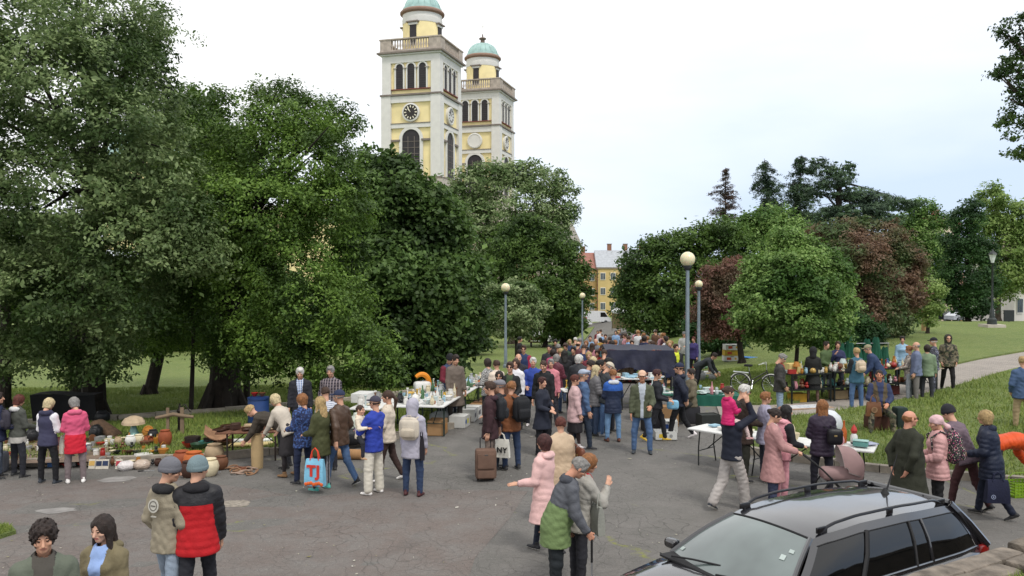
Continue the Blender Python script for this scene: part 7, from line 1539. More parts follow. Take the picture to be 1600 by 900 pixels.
# --- long white tables left of the road
A = R(80); ux, uy = math.cos(A), math.sin(A)         # the run of the tables
def lt(along_, side): return (-1.60 + ux * along_ - uy * side, 19.65 + uy * along_ + ux * side)
G_T = 'trestle tables of the left stall'
names = ['nearest right hand trestle table of the left stall', 'trestle table of the left stall just beyond the nearest right hand one', 'nearest middle trestle table of the left stall crowded with china', 'trestle table of the left stall beyond the middle one', 'leftmost trestle table of the left stall with pale boxes', 'farthest trestle table of the left stall reaching towards the houndstooth jacket']
spots = [(1.1, .36, 2.2, .66), (3.35, .36, 2.2, .66), (1.0, 1.10, 2.0, .70), (3.1, 1.10, 2.0, .70), (.55, 1.9, 1.9, .75), (5.6, .36, 2.2, .66)]
for (a, sd_, l_, w_), nm_ in zip(spots, names):
    x, y = lt(a, sd_); z = gz(x, y) + (.10 if sd_ > .8 else .02); folding_table(nm_, x, y, A, l_, w_, .76 - (.08 if sd_ > .8 else 0), legm=mat('2d3a34', .6, metal=.3), name='trestle_table', kind='box', z=z, group=G_T)
def ltz(x, y): return gz(x, y) + .785
chin = ['plate', 'bowl', 'cup', 'teapot', 'jug', 'vase', 'bowl', 'figurine', 'jar', 'glass', 'candlestick', 'bottle', 'tin']; ccol = ['white', 'white', 'white', 'cream', 'white', 'clear', 'pale blue', 'silver', 'grey', 'brown', 'black', 'yellow', 'green', 'orange']
Fz = lambda t: (lambda x, y: t)
for i, (a, sd_, l_, w_) in enumerate(spots):
    x, y = lt(a, sd_); ztab = gz(x, y) + (.10 + .68 if sd_ > .8 else .02 + .76)
    pl = ['of the nearest right hand left stall table', 'of the second right hand left stall table', 'of the crowded middle left stall table', 'of the rear middle left stall table', 'of the leftmost left stall table', 'of the farthest left stall table'][i]
    spread((x, y), 3, [11, 10, 9, 9, 6, 9][i], l_ / 11.5 if i < 4 else l_ / ([0, 0, 0, 0, 6.6, 9.6][i]), w_ / 3.4, A, ztab + .004, chin, ccol, pl, 'china and glass on the left stall tables', 20 + i, .85, 1.35)
x, y = lt(2.3, 1.15)
tc = empty('toy_cradle', (x - .1, y + .2, gz(x, y) + .79), .4, 'white baby seat with an orange curved hood standing among the china', 'baby seat'); q = MB(); q.rbox((0, 0, .14), (.46, .30, .26), .09, WTOP, n=6); q.build('seat_shell', tc)
q = MB(); q.tube([(.23 * math.cos(a) - .02, 0, .18 + .28 * math.sin(a)) for a in np.linspace(-.2, 2.3, 12)], [.05 + .02 * math.sin(i / 11 * 3.1) for i in range(12)], mat('d9861c', .6), 8); q.build('hood', tc)
x, y = lt(.55, 1.9); pbox(x - .35, y + .1, gz(x, y) + .80, A, .60, .42, .22, 'large pale plastic storage box on the leftmost left stall table', WTOP, name='storage_box')
# boxes beneath the tables
BW = mat('c8c8c4', .8, var=.06)
for i, (a, sd_, w_, h_, m_, pr, lb) in enumerate([
    (.55, .33, .50, .36, CARD, ('b9803a', '8c5c30'), 'orange brown fruit box with dark printing beneath the nearest left stall table'), (1.55, .02, .50, .30, BW, ('c9c23a', '2c5c9c'), 'white banana box with a blue round mark beneath the left stall'),
    (2.45, .0, .42, .32, BW, ('8a8a8a', '5c5c64'), 'white box with two grey marks, second along beneath the left stall'), (3.0, .0, .42, .32, BW, ('6c6c70', '44444a'), 'white box with dark marks, third along beneath the left stall'),
    (3.6, .0, .46, .30, CARD, None, 'plain brown box, fourth along beneath the left stall'), (4.2, .0, .46, .32, mat('6f5238', .9), ('c0a080', '8c6c4c'), 'dark brown printed box, fifth along beneath the left stall'), (4.85, .0, .5, .34, mat('5c4634', .9), None, 'darkest brown box beneath the left stall'), (5.5, .0, .5, .34, CARD, ('7c5c3c', 'a08060'), 'farthest brown box beneath the left stall'),
    (1.6, .55, .55, .34, mat('a9b0b4', .6), None, 'grey plastic tub behind the white banana box'), (2.6, .6, .5, .34, mat('8c9094', .7), None, 'grey crate behind the white boxes beneath the left stall')]):
    x, y = lt(a, sd_); pbox(x, y, gz(x, y) + .012, A + random.Random(i).uniform(-.06, .06) - math.pi / 2 + math.pi, .42 if sd_ < .3 else .4, w_, h_, lb, m_, None, 'boxes beneath the left stall')
    if pr:
        rt_ = [o_ for o_ in bpy.data.objects if o_.get('label') == lb][0]; X_ = (.42 if sd_ < .3 else .4) / 2
        for sn in (-1, 1):
            q = MB(); q.rbox((sn * (X_ + .001), -w_ * .1, h_ * .5), (.004, w_ * .24, h_ * .42), .001, mat(pr[0], .7), n=2); q.build('printed_mark', rt_, smooth=False); q = MB(); q.lathe([(h_ * .2, 0), (h_ * .2, .004)], mat(pr[1], .7), 14, (sn * X_, w_ * .24, h_ * .5), (sn, 0, 0)); q.build('printed_mark', rt_, smooth=False)
        q = MB(); q.rbox((X_ + .001, 0, h_ * .84), (.006, w_ * .22, h_ * .1), .002, RUB, n=2); q.build('hand_hole', rt_, smooth=False)
# --- goods spread over the kerb and grass at the left
def gl(x, y): return gz(x, y) + (.13 if y > 17.95 + max(0, (x + 6.4) * .4) else .012)
xg, yg = -10.4, 18.75
def sgrid(u0, u1, v0, v1, nu, nv, kinds, cols, place_, group, seed, smin, smax_, rown):
    rnd = random.Random(seed)
    for r in range(nv):
        for k in range(nu):
            u = lerp(u0, u1, (k + .5 + rnd.uniform(-.28, .28)) / nu); v = lerp(v1, v0, (r + .5 + rnd.uniform(-.25, .25)) / nv); x, y = at(u, v, .1); kd = rnd.choice(kinds); 
            item(kd, rnd.choice(cols), x, y, gl(x, y), '%s in the %s row %s' % (ORD[k], rown[r], place_), group, rnd.uniform(smin, smax_))
rows4 = ('front', 'second', 'third', 'fourth', 'back')
bc = MB(); sh_ = [at(u, v, .13) for u, v in ((2, 727), (165, 722), (175, 693), (2, 688))]; bc.add([(x, y, gz(x, y) + .15) for x, y in sh_], [(0, 1, 2, 3)], mat('7c6a5c', .9, var=.3, sc=2)); 
tag(bc.build('ground_cloth', smooth=False), 'faded brown cloth spread on the grass under the small goods at the left', 'cloth')
sgrid(2, 174, 690, 725, 16, 5, ['box', 'bowl', 'book', 'cup', 'tin', 'figurine', 'plate', 'shoe', 'clock', 'jar', 'candlestick', 'tray'], ['brown', 'dark brown', 'white', 'grey', 'cream', 'black', 'red', 'grey', 'blue', 'beige', 'cream', 'beige', 'brown'], 'on the left ground cloth', 'small goods on the left ground cloth', 61, .75, 1.15, rows4)
sgrid(168, 262, 686, 724, 9, 5, ['pot', 'bowl', 'basket', 'vase', 'toy', 'bowl', 'tray', 'jug', 'tin'], ['amber', 'brown', 'cream', 'dark brown', 'beige', 'white', 'black', 'brown'], 'beside the big pots', 'pots and bowls on the left grass', 62, .6, 1.05, rows4)
def big(kind, cn, u, v, s, label, cat=None, rz=0., dz=0.):
    x, y = at(u, v, .12); o = link(kind, goods_mesh(kind, CN.get(cn, cn)), None, (x, y, gl(x, y) + dz), rz); o.scale = (s, s, s); return tag(o, label, cat or kind)
big('pot', 'terracotta', 284, 722, 1.5, 'large orange glazed pot, left one of the two largest on the grass', 'pot'); big('pot', 'orange', 303, 727, 1.7, 'large orange glazed pot, right one of the two largest on the grass', 'pot')
big('pot', 'dark brown', 296, 737, 1.4, 'brown pot in front of the two largest orange pots', 'pot'); big('pot', 'cream', 327, 735, 1.5, 'cream coloured pot with a dark rim at the kerb', 'pot'); big('pot', 'beige', 335, 712, 1.6, 'beige yellow pot behind the cream pot', 'pot'); big('pot', 'brown', 345, 725, 1.2, 'small brown pot at the right end of the pots', 'pot')
big('bowl', 'dark brown', 352, 700, 1.9, 'very dark bowl leaning at the right end of the pots', 'bowl'); big('bowl', 'dark green', 310, 704, 1.8, 'green enamel bowl behind the orange pots', 'bowl'); big('bowl', 'red', 296, 701, 1.7, 'red enamel bowl behind the orange pots', 'bowl'); big('bowl', 'teal', 322, 700, 1.7, 'blue green enamel bowl behind the beige pot', 'bowl')
big('pot', 'terracotta', 258, 697, 1.9, 'tall orange red stoneware barrel standing alone on the grass', 'stoneware barrel').scale = (1.2, 1.2, 1.6)
big('pot', 'terracotta', 225, 692, 1.1, 'orange clay pot lying on its side on the grass', 'pot').rotation_euler = (1.3, 0, 1.2); big('pot', 'amber', 231, 682, 1.1, 'amber clay pot tilted behind the lying orange pot', 'pot').rotation_euler = (.5, .3, 0); big('pot', 'black', 239, 686, .95, 'small black round pot on the grass beside the clay pots', 'pot')
big('tin', '2c2422', 301, 700, 3.0, 'wide dark iron cauldron on the grass', 'cauldron').scale = (3.2, 3.2, 2.0); big('tin', '2e2320', 329, 697, 2.6, 'smaller dark iron cauldron right of the wide one', 'cauldron').scale = (2.8, 2.8, 1.5)
x, y = at(342, 684, .3); q = MB(); grid(q, lambda u, v: ((u - .5) * .62, (v - .5) * .5, .10 + .16 * (2 * u - 1) ** 2 + .12 * (v - .5) + .02 * math.sin(v * 9)), 10, 8, mat('8c6a50', .9, var=.3)); grid(q, lambda u, v: ((u - .5) * .62, (v - .5) * .5, .08 + .16 * (2 * u - 1) ** 2 + .12 * (v - .5) + .02 * math.sin(v * 9)), 10, 8, mat('6a4a38', .9), flip=True)
tag(q.build('wooden_trough', None, (x, y, gl(x, y) + .12), .3), 'curved brown wooden trough tilted up on the grass behind the cauldrons', 'trough')
x, y = at(166, 677, .2); q = MB(); q.rbox((0, 0, .22), (.75, .42, .20), .10, mat('5a4636', .95, var=.4, sc=9, bump=1.), n=6, ry=.5); tag(q.build('fur_roll', None, (x, y, gl(x, y) - .06), -.2), 'shaggy brown fur rolled up on the grass behind the goods', 'fur')
x, y = at(209, 690, .0); ml = empty('garden_lamp', (x, y, gl(x, y)), 0, 'mushroom shaped lamp with a pale cloth shade on a blue green glass foot', 'lamp'); q = MB(); q.lathe([(.17, 0), (.15, .03), (.10, .12), (.06, .26), (.05, .30)], mat('6fa09a', .2, coat=.5), 20); q.build('foot', ml)
q = MB(); q.lathe([(.28, .30), (.27, .36), (.20, .45), (.08, .50), (0, .505)], mat('b9a488', .9), 9); q.build('lamp_shade', ml, smooth=False)
# wooden frame with iron pump
x, y = at(262, 690, 0); pm_ = empty('yoke_stand', (x + .05, y + .25, gl(x, y)), .15, 'weathered wooden yoke frame standing upright on the grass', 'wooden frame'); q = MB(); q.box((-.14, 0, .33), (.07, .05, .66), mat('7c6a56', .9)); q.box((.20, 0, .33), (.09, .05, .66), mat('7c6a56', .9)); q.build('post', pm_, smooth=False); q = MB(); q.tube([(-.42, -.04, .42), (-.2, -.04, .46), (0, -.04, .50), (.2, -.04, .46), (.48, -.04, .42)], [.04, .045, .05, .045, .04], mat('7c6a56', .9), 8); q.build('crossbar', pm_)
q = MB(); q.lathe([(.12, 0), (.10, .03), (.05, .08), (.05, .5), (.08, .54), (.03, .6), (.02, .72)], mat('241d1b', .6, metal=.4), 12); q.tube([(0, 0, .62), (.12, .02, .7), (.26, .03, .5)], .015, mat('241d1b', .6), 6); tag(q.build('iron_pump', None, (x + .10, y + .5, gl(x, y))), 'black iron pump standing behind the weathered wooden frame', 'pump')
# pictures leaning on the kerb
for i, (u, c1, c2, lb) in enumerate([(144, 'c9a45c', 'd8ccb0', 'small framed picture with an orange sky leaning on the kerb, leftmost'), (155, '26324c', '8a6a4c', 'small dark blue framed picture leaning on the kerb, middle one'), (165, '2c3a58', 'b0b4bc', 'small blue and white framed picture leaning on the kerb, third'), (186, 'a83040', 'd8c8c0', 'small red patterned box leaning on the kerb right of the pictures')]):
    x, y = at(u, 733, 0); pr_ = empty('picture', (x, y - .03, gz(x, y) + .002), .04, lb, 'picture', 'small pictures leaning on the kerb'); q = MB(); q.box((0, .03, .10), (.135, .015, .20), mat('cfc8ba', .8), rx=-.25); q.build('frame', pr_, smooth=False); q = MB(); q.box((0, .0205, .118), (.115, .004, .10), mat(c1, .7), rx=-.25); q.box((0, .034, .062), (.115, .004, .06), mat(c2, .7), rx=-.25); q.build('painting', pr_, smooth=False)
for u, v, c, lb in ((197, 735, 'd8d2d0', 'crumpled clear plastic wrapped bundle at the kerb'), (222, 733, 'b9a898', 'beige bundle wrapped in plastic at the kerb')):
    x, y = at(u, v, 0); q = MB(); q.rbox((0, 0, .09), (.30, .22, .18), .08, mat(c, .35, var=.2, bump=1., bsc=25, coat=.3), n=6, puff=.02); tag(q.build('plastic_bundle', None, (x, y, gz(x, y)), u * .1), lb, 'bundle')
for u, v, c, lb in ((225, 737, 'd4d8dc', 'white handled kitchen knife lying on the asphalt below the bowls'), (328, 740, 'd4d8dc', 'long blade lying on the asphalt in front of the cream pot')):
    x, y = at(u, v, 0); kn_ = empty('knife', (x, y, gz(x, y) + .012), .3, lb, 'knife'); q = MB(); q.box((.1, 0, 0), (.22, .035, .004), mat(c, .2, metal=.6)); q.build('blade', kn_, smooth=False); q = MB(); q.rbox((-.06, 0, .006), (.12, .028, .02), .008, RUB, n=3); q.build('handle', kn_)
# leather pieces on the road
rnd = random.Random(3)
for i in range(7):
    u, v = 362 + i * 6, 733 + (i % 3) * 4; x, y = at(u, v, 0); q = MB(); k_ = rnd.choice(['7a4c36', '8c6a50', '3a2c28', '9c8474']); a0 = rnd.uniform(0, 6); q.tube([(.14 * math.cos(a0 + t) * (1 + .3 * math.sin(3 * t)), .10 * math.sin(a0 + t), .03 + .02 * math.sin(2 * t + i)) for t in np.linspace(0, 5.2, 12)], .016, mat(k_, .6), 6)
    q.rbox((0, 0, .02), (.16, .07, .03), .012, mat(k_, .6), n=3, rz=a0); tag(q.build('leather_strap', None, (x, y, gz(x, y)), a0), '%s leather strap of the heap lying on the asphalt, %s from the left' % ({'7a4c36': 'tan', '8c6a50': 'light brown', '3a2c28': 'dark', '9c8474': 'pale'}[k_], ORD[i]), 'strap', 'leather straps heaped on the asphalt')
# planks and pipe on the grass
x, y = at(372, 700, .1)
for i, (dx, dy, l_, r_, c, lb) in enumerate([(0, .35, 1.3, .055, 'd4d4d0', 'white plastic pipe lying on the grass'), (.15, -.05, 1.1, .045, 'c8b47c', 'pale yellow rolled mat lying on the grass, front one'), (.25, .12, 1.1, .04, 'c9b98c', 'pale yellow rolled mat lying on the grass behind the front one')]):
    q = MB(); q.tube([(-l_ / 2, 0, r_), (l_ / 2, 0, r_)], r_, mat(c, .6), 12); tag(q.build('rolled_mat' if i else 'pipe', None, (x + dx, y + dy, gl(x, y)), .12 + i * .03), lb, 'pipe' if not i else 'rolled mat')
# low dark table with goods
lx, ly = -5.65, 17.75
folding_table('low dark wooden table covered with a brown rug beside the cardboard tube', lx, ly + .25, .15, 1.5, .75, .66, top=mat('6a4836', .85, var=.35, sc=9), legm=mat('2c221e', .8), name='wooden_table', kind='box')
spread((lx, ly + .25), 2, 6, .24, .28, .15, gz(lx, ly) + .68, ['cloth', 'book', 'box', 'cloth', 'tray'], ['brown', 'terracotta', 'dark brown', 'beige', 'red'], 'on the low dark table', 'goods on the low dark table', 90, .8, 1.2)
x, y = at(402, 732, 0); q = MB(); q.lathe([(.115, 0), (.125, .3), (.12, .70), (.108, .70), (.108, .1)], mat('b39a72', .85, var=.1), 20); tag(q.build('cardboard_tube', None, (x, y, gz(x, y))), 'upright beige cardboard tube standing at the corner of the low table', 'cardboard tube')
x, y = at(404, 670, 0); bb = empty('blue_barrel', (x, y, gz(x, y) + .12), 0, 'blue plastic barrel with brown goods on its lid standing on the grass', 'barrel'); q = MB(); q.lathe([(.24, 0), (.27, .08), (.27, .3), (.285, .33), (.27, .36), (.27, .62), (.25, .68), (.245, .68)], mat('233f74', .5, var=.1), 24); q.build('barrel_body', bb); q = MB(); q.lathe([(.28, .66), (.28, .71), (.2, .73), (0, .73)], mat('1d3668', .5), 24); q.build('lid', bb)
for i, (dx, cn_) in enumerate(((-.1, 'red'), (.1, 'brown'))): item('bowl', cn_, x + dx, y, gz(x, y) + .86, 'on the lid of the blue barrel', 'bowls on the blue barrel')
x, y = at(412, 690, 0); bu = empty('bucket', (x, y, gz(x, y) + .12), 0, 'white plastic bucket beside the blue barrel', 'bucket'); q = MB(); q.lathe([(.13, 0), (.165, .34), (.175, .34), (.175, .37), (.155, .37), (.12, .05)], WTOP, 20); q.build('bucket_body', bu); q = MB(); q.tube([(.17 * math.cos(a), .17 * math.sin(a) * .4, .35 - .12 * math.sin(a)) for a in np.linspace(0, 3.14, 9)], .004, CHR, 5); q.build('handle', bu)
x, y = at(553, 700, 0); q = MB(); q.lathe([(.14, 0), (.26, .1), (.30, .28), (.24, .46), (.12, .54), (.10, .6), (.08, .58)], mat('b9c0b4', .35, coat=.3), 24); tag(q.build('large_vase', None, (x, y + .5, gz(x, y) + .12)), 'large pale green round vase on the grass behind the man in brown leather', 'vase')
for u, v, c, w_, lb in ((543, 705, '1c1c1f', .5, 'black leather bag on the ground, left of the rolled carpet'), (560, 703, '26262a', .36, 'smaller black bag on the ground behind the rolled carpet'), (575, 700, '8c8474', .4, 'pale grey bag on the ground right of the black bags')):
    x, y = at(u, v, 0); q = MB(); q.rbox((0, 0, .17), (w_, .28, .34), .10, mat(c, .5, bump=.4), n=6, puff=.02); q.tube([(-w_ * .25, 0, .33), (-w_ * .15, 0, .45), (w_ * .15, 0, .45), (w_ * .25, 0, .33)], .012, mat(c, .5), 6); tag(q.build('bag', None, (x, y + .25, gz(x, y) + .1), .2), lb, 'bag')
x, y = at(549, 718, 0); q = MB(); q.tube([(-.33, 0, .11), (.33, 0, .11)], .11, mat('a07a54', .9, var=.15), 16); q.tube([(-.335, 0, .11), (.335, 0, .11)], .05, mat('5c4430', .9), 12); tag(q.build('rolled_carpet', None, (x, y, gz(x, y)), -.15), 'tan carpet rolled up and lying at the edge of the asphalt', 'carpet')
for i, u in enumerate((590, 601)):
    x, y = at(u, 700, 0); item('pot', ('beige', 'white')[i], x, y + .1, gz(x, y) + .12, 'behind the woman with the ponytail', 'pots behind the ponytail', 1.1)
# black covered stall behind the three women at the left
x, y = at(98, 672, 0); q = MB()
grid(q, lambda u, v: ((u - .5) * 1.7, .04 * math.sin(u * 17) + .15 * v, lerp(.85, .12, v) + .03 * math.sin(u * 6) * (1 - v)), 16, 6, mat('18181b', .9, bump=.5)); grid(q, lambda u, v: ((u - .5) * 1.7, v * .6 + .001, .85 + .03 * math.sin(u * 6)), 16, 3, mat('18181b', .9, bump=.5))
tag(q.build('black_cover', None, (x, y, gz(x, y) + .1), .08), 'black cloth draped over a rack behind the women at the left', 'cloth cover')
for u, v, lb in ((52, 700, 'black bag standing on the grass between the first two women at the left'), (150, 694, 'black bin bag on the grass beside the woman in pink'), (92, 716, 'dark red bag hanging low between the vest and the pink jacket'), (160, 668, 'small black bag on the grass under the fur')):
    x, y = at(u, v, 0); q = MB(); q.rbox((0, 0, .16), (.34, .24, .32), .11, mat('4a1e22' if 'red' in lb else '1a1a1d', .5, bump=.6, bsc=20), n=6, puff=.03); tag(q.build('bag', None, (x, y, gl(x, y)), u * .2), lb, 'bag')
x, y = at(-2, 738, 0); q = MB(); q.rbox((0, 0, .22), (.35, .25, .44), .06, mat('55565c', .8), n=5); tag(q.build('grey_bag', None, (x, y, gz(x, y)), .1), 'grey fabric bag on the asphalt at the left edge', 'bag')
# --- centre stall with the navy canopy
cxn, cyn = 3.85, 24.9; zc = gz(cxn, cyn); NV = mat('1d1f33', .65, var=.25, bump=.6, bsc=7, sc=3)
cs = empty('canopy_stall', (cxn, cyn, zc), R(-4), 'market stall under a dark navy cloth canopy in the middle of the road edge', 'market stall')
q = MB()
for a in (-.98, .98):
    for b_ in (0, 1.9): q.tube([(a, b_, 0), (a, b_, 1.72)], .02, CHR, 6)
q.build('frame', cs)
q = MB(); grid(q, lambda u, v: ((u - .5) * 2.06, v * 2.0 - .03, 1.74 - .06 * math.sin(math.pi * v) * math.sin(math.pi * u) + .02 * math.sin(u * 19)), 18, 8, NV)
grid(q, lambda u, v: ((u - .5) * 2.08, -.035 - .11 * abs(math.sin(u * 7 + v * 1.6)) * v - .05 * abs(math.sin(u * 23 - v * 2)) * v, 1.74 - v * (.56 + .24 * u ** 3 + .06 * math.sin(u * 13) - .10 * (u < .12))), 30, 8, NV, flip=True)
grid(q, lambda u, v: (1.045 + .03 * math.sin(u * 9) * v, u * 1.95, 1.74 - v * (.85 - .2 * u)), 12, 6, NV); grid(q, lambda u, v: (-1.045 - .03 * math.sin(u * 9) * v, u * 1.95, 1.74 - v * (.35 + .1 * u)), 12, 6, NV, flip=True)
q.build('canopy', cs, ang=80)
for i, (a, b_, l_, w_, h_, tm, lb) in enumerate([(-.15, -.5, 1.4, .6, .95, WTOP, 'high white table heaped with goods just in front of the navy canopy'), (-.2, .9, 1.8, .8, .75, mat('3a2c26', .8), 'dark table beneath the navy canopy')]):
    folding_table(lb, cxn + a, cyn + b_, R(-4), l_, w_, h_, top=tm, kind='box', z=gz(cxn + a, cyn + b_))
spread((cxn - .15, cyn - .5), 3, 9, .15, .18, R(-4), gz(cxn, cyn - .5) + .955, ['book', 'cloth', 'plate', 'box', 'tray', 'bowl'], ['white', 'red', 'pale blue', 'cream', 'brown', 'white'], 'on the high white table', 'goods on the high white table', 71, .8, 1.2)
spread((cxn - .2, cyn + .9), 3, 9, .19, .24, R(-4), gz(cxn, cyn + .9) + .755, ['cloth', 'shoe', 'box', 'cloth', 'basket'], ['brown', 'dark brown', 'red', 'black', 'teal', 'beige'], 'under the canopy', 'goods under the canopy', 72, .9, 1.5)
# green cloth table in front with glass
gx_, gy_ = 4.35, 21.9; zg = gz(gx_, gy_); GC = mat('1f5c4c', .85, var=.1, bump=.4)
folding_table('long table with a dark green cloth in front of the tall globe lamp', gx_ + .3, gy_, R(-6), 2.7, .8, .74, top=GC, kind='box')
q = MB(); grid(q, lambda u, v: ((u - .5) * 1.3 + .68, -.41 - .02 * math.sin(u * 30) * v, .735 - v * .28), 24, 3, GC, flip=True); tag(q.build('table_skirt', None, (gx_ + .3, gy_, zg), R(-6)), 'green cloth hanging over the front of the green table', 'cloth')
spread((gx_ + .3, gy_), 4, 13, .19, .18, R(-6), zg + .75, ['glass', 'glass', 'bottle', 'book', 'jar', 'box', 'plate', 'cloth'], ['clear', 'clear', 'white', 'red', 'pale blue', 'pink', 'clear', 'cream', 'green'], 'on the green cloth table', 'goods on the green cloth table', 73, .8, 1.2)
folding_table('white folding table left of the man in the olive jacket', 2.15, 22.9, R(10), 1.6, .7, .74)
spread((2.15, 22.9), 3, 8, .18, .2, R(10), gz(2.15, 22.9) + .755, chin, ccol, 'on the table behind the blue quilted jacket', 'goods on the table behind the blue jacket', 74, .8, 1.2)
for i, (u, v, w_, h_, m_, pr, lb) in enumerate([(1046, 668, .55, .50, CARD, None, 'large plain cardboard box beneath the green table'), (1048, 678, .40, .28, BW, ('2c4c8c', 'c9c8c4'), 'white box with a blue mark on the asphalt beneath the green table'), (1042, 690, .5, .2, BW, ('d0b02c', '8c8c8c'), 'white and yellow box lying low on the asphalt'), (1022, 676, .5, .42, mat('2e2c30', .8), None, 'dark crate beneath the green table'), (1110, 672, .5, .35, mat('2b2e2c', .8), None, 'dark green crate at the right end of the green table'),
      (1052, 606, .5, .4, CARD, None, 'cardboard box stacked behind the green table'), (1038, 610, .5, .32, CARD, None, 'cardboard box with an open top behind the green table')]):
    x, y = at(u, v, 0); pbox(x, y + .25, gz(x, y) + .01, .1 * (i - 2), w_, .38, h_, lb, m_, pr, lid=i != 6)
# goods on the ground right of the lamp
sgrid(1068, 1115, 574, 600, 6, 3, ['basket', 'bowl', 'box', 'pot', 'cloth', 'tin', 'toy'], ['brown', 'white', 'beige', 'green', 'red', 'grey'], 'on the grass behind the tall lamp', 'goods on the grass behind the tall lamp', 75, 1.0, 1.8, rows4)
x, y = at(1110, 590, 0); pbox(x, y, gz(x, y) + .12, .1, .7, .4, .14, 'flat white and yellow box lying on the grass near the tall lamp', BW, ('d0b02c', '8c8c8c'))
for i in range(3): pbox(*(lambda p: (p[0] + .02 * i, p[1], gz(*p) + .12 + i * .27))(at(1142, 568, 0)), .05 * i, .75, .45, .265, '%s banana box of the stack beside the red leaved plum' % ('lowest white', 'middle yellow', 'topmost white')[i], [BW, mat('b99a3a', .8), BW][i], ('b0472c', 'c9a02c'), 'stacked banana boxes by the plum tree')
x, y = at(1173, 563, 0); q = MB(); grid(q, lambda u, v: ((u - .5) * 1.3, (v - .5) * .6, .14 + .03 * math.sin(u * 9 + v * 5)), 10, 6, mat('2f6fae', .6, bump=.4)); tag(q.build('tarpaulin', None, (x, y, gz(x, y))), 'crumpled blue tarpaulin lying on the grass by the banana boxes', 'tarpaulin')
x, y = at(1257, 640, 0); q = MB(); q.box((0, 0, .01), (1.5, .7, .02), mat('a88c74', .9, var=.2)); q.box((0, 0, .024), (1.3, .55, .006), pat('dots', ('b9bcc0', '7c8c9c', 'c8c0b4'), .4)); tag(q.build('ground_mat', None, (x, y, gz(x, y) + .065), .25, smooth=False), 'flat mat with pale blue prints lying on the paved path', 'mat')
# --- two level goods shelf at the right
SHA = math.atan2(1.0, 4.1); SHM = mat('1f2422', .5, metal=.4)
for k in range(3):
    cx_, cy_ = 8.95 + k * 1.42, 25.15 + k * .36; z = gz(cx_, cy_) + .07
    lb = ('left', 'middle', 'right')[k]; root = empty('goods_shelf', (cx_, cy_, z), SHA, '%s unit of the black two level metal goods shelf beside the path' % lb, 'shelf', 'units of the goods shelf')
    for h_, nm in ((.86, 'upper_shelf'), (.40, 'lower_shelf')): q = MB(); q.box((0, 0, h_), (1.38, .7, .035), SHM); q.build(nm, root, smooth=False)
    for a in (-.66, .66):
        for b_ in (-.32, .32): q = MB(); q.box((a, b_, .43), (.04, .04, .90), SHM); q.build('leg', root, smooth=False)
    spread((cx_, cy_), 3, 8, .165, .20, SHA, z + .88, ['bottle', 'vase', 'jar', 'candlestick', 'cup', 'figurine', 'box', 'teapot', 'clock', 'lamp'], ['amber', 'brown', 'white', 'brass', 'dark brown', 'cream', 'clear', 'red', 'blue', 'amber', 'white', 'pale blue'], 'on top of the %s shelf' % lb, 'goods on top of the shelf', 81 + k, .8, 1.25)
    spread((cx_, cy_ - .05), 2, 8, .165, .26, SHA, z + .42, ['bottle', 'vase', 'jar', 'cup', 'figurine', 'teapot', 'bowl', 'toy', 'jug'], ['red', 'white', 'cream', 'teal', 'grey', 'pink', 'brown', 'clear', 'black'], 'low on the %s shelf' % lb, 'goods low on the shelf', 84 + k, .8, 1.25)
pbox(8.55, 25.1, gz(8.5, 25.1) + .95, SHA, .42, .3, .30, 'cream yellow biscuit carton on the left end of the shelf', mat('c9b878', .8))
folding_table('tan topped goods table at the right end of the shelf', 13.0, 26.5, SHA + .1, 1.5, .8, .82, top=mat('b0a08c', .8), kind='box')
spread((13.0, 26.5), 3, 8, .18, .22, SHA + .1, gz(13, 26.5) + .835, ['bottle', 'vase', 'figurine', 'cup', 'cloth', 'box'], ['white', 'pink', 'cream', 'clear', 'white', 'green'], 'on the tan topped table', 'goods on the tan topped table', 88, .8, 1.2)
for i, (dx, c, lb) in enumerate([(.0, 'b08a2c', 'yellow plastic box beneath the left shelf'), (1.4, '8c7a5c', 'beige carton beneath the middle shelf'), (2.0, '6a5c4a', 'brown carton beneath the middle shelf'), (3.2, '5c2a26', 'dark red crate beneath the right shelf')]):
    pbox(8.7 + dx, 25.15 + dx * .25, gz(8.7 + dx, 25.2) + .07, SHA, .45, .35, .26, lb, mat(c, .8))
# green cloths on a rack behind
GRN = mat('17503c', .8, var=.15, bump=.5, bsc=9); x, y = at(1378, 588, 0); rk = empty('clothes_rack', (x, y + 1.5, gz(x, y + 1.5) + .1), .1, 'green cloths draped over a low rack on the grass behind the shelf', 'clothes rack')
q = MB(); q.tube([(-1.1, 0, 1.0), (1.0, 0, 1.0)], .02, CHR, 6)
for a in (-1.0, .95): q.tube([(a, 0, 0), (a, 0, 1.0)], .02, CHR, 6)
q.build('frame', rk)
for k in range(6):
    q = MB(); x0 = -1.0 + k * .36; hh_ = .16 * math.sin(k * 2.2); grid(q, lambda u, v: (x0 + (u - .5) * (.30 + .25 * v), -.05 - .10 * math.sin(u * math.pi) - .06 * v * abs(math.sin(u * 12 + k)), 1.12 + hh_ * 1.5 - .34 * (2 * u - 1) ** 2 * (1 - v) - v * .85), 14, 8, GRN, flip=True); grid(q, lambda u, v: (x0 + (u - .5) * (.30 + .25 * v), .06 + .06 * v, 1.12 + hh_ * 1.5 - .34 * (2 * u - 1) ** 2 * (1 - v) - v * .85), 14, 8, GRN); q.build('green_cloth', rk, ang=80)
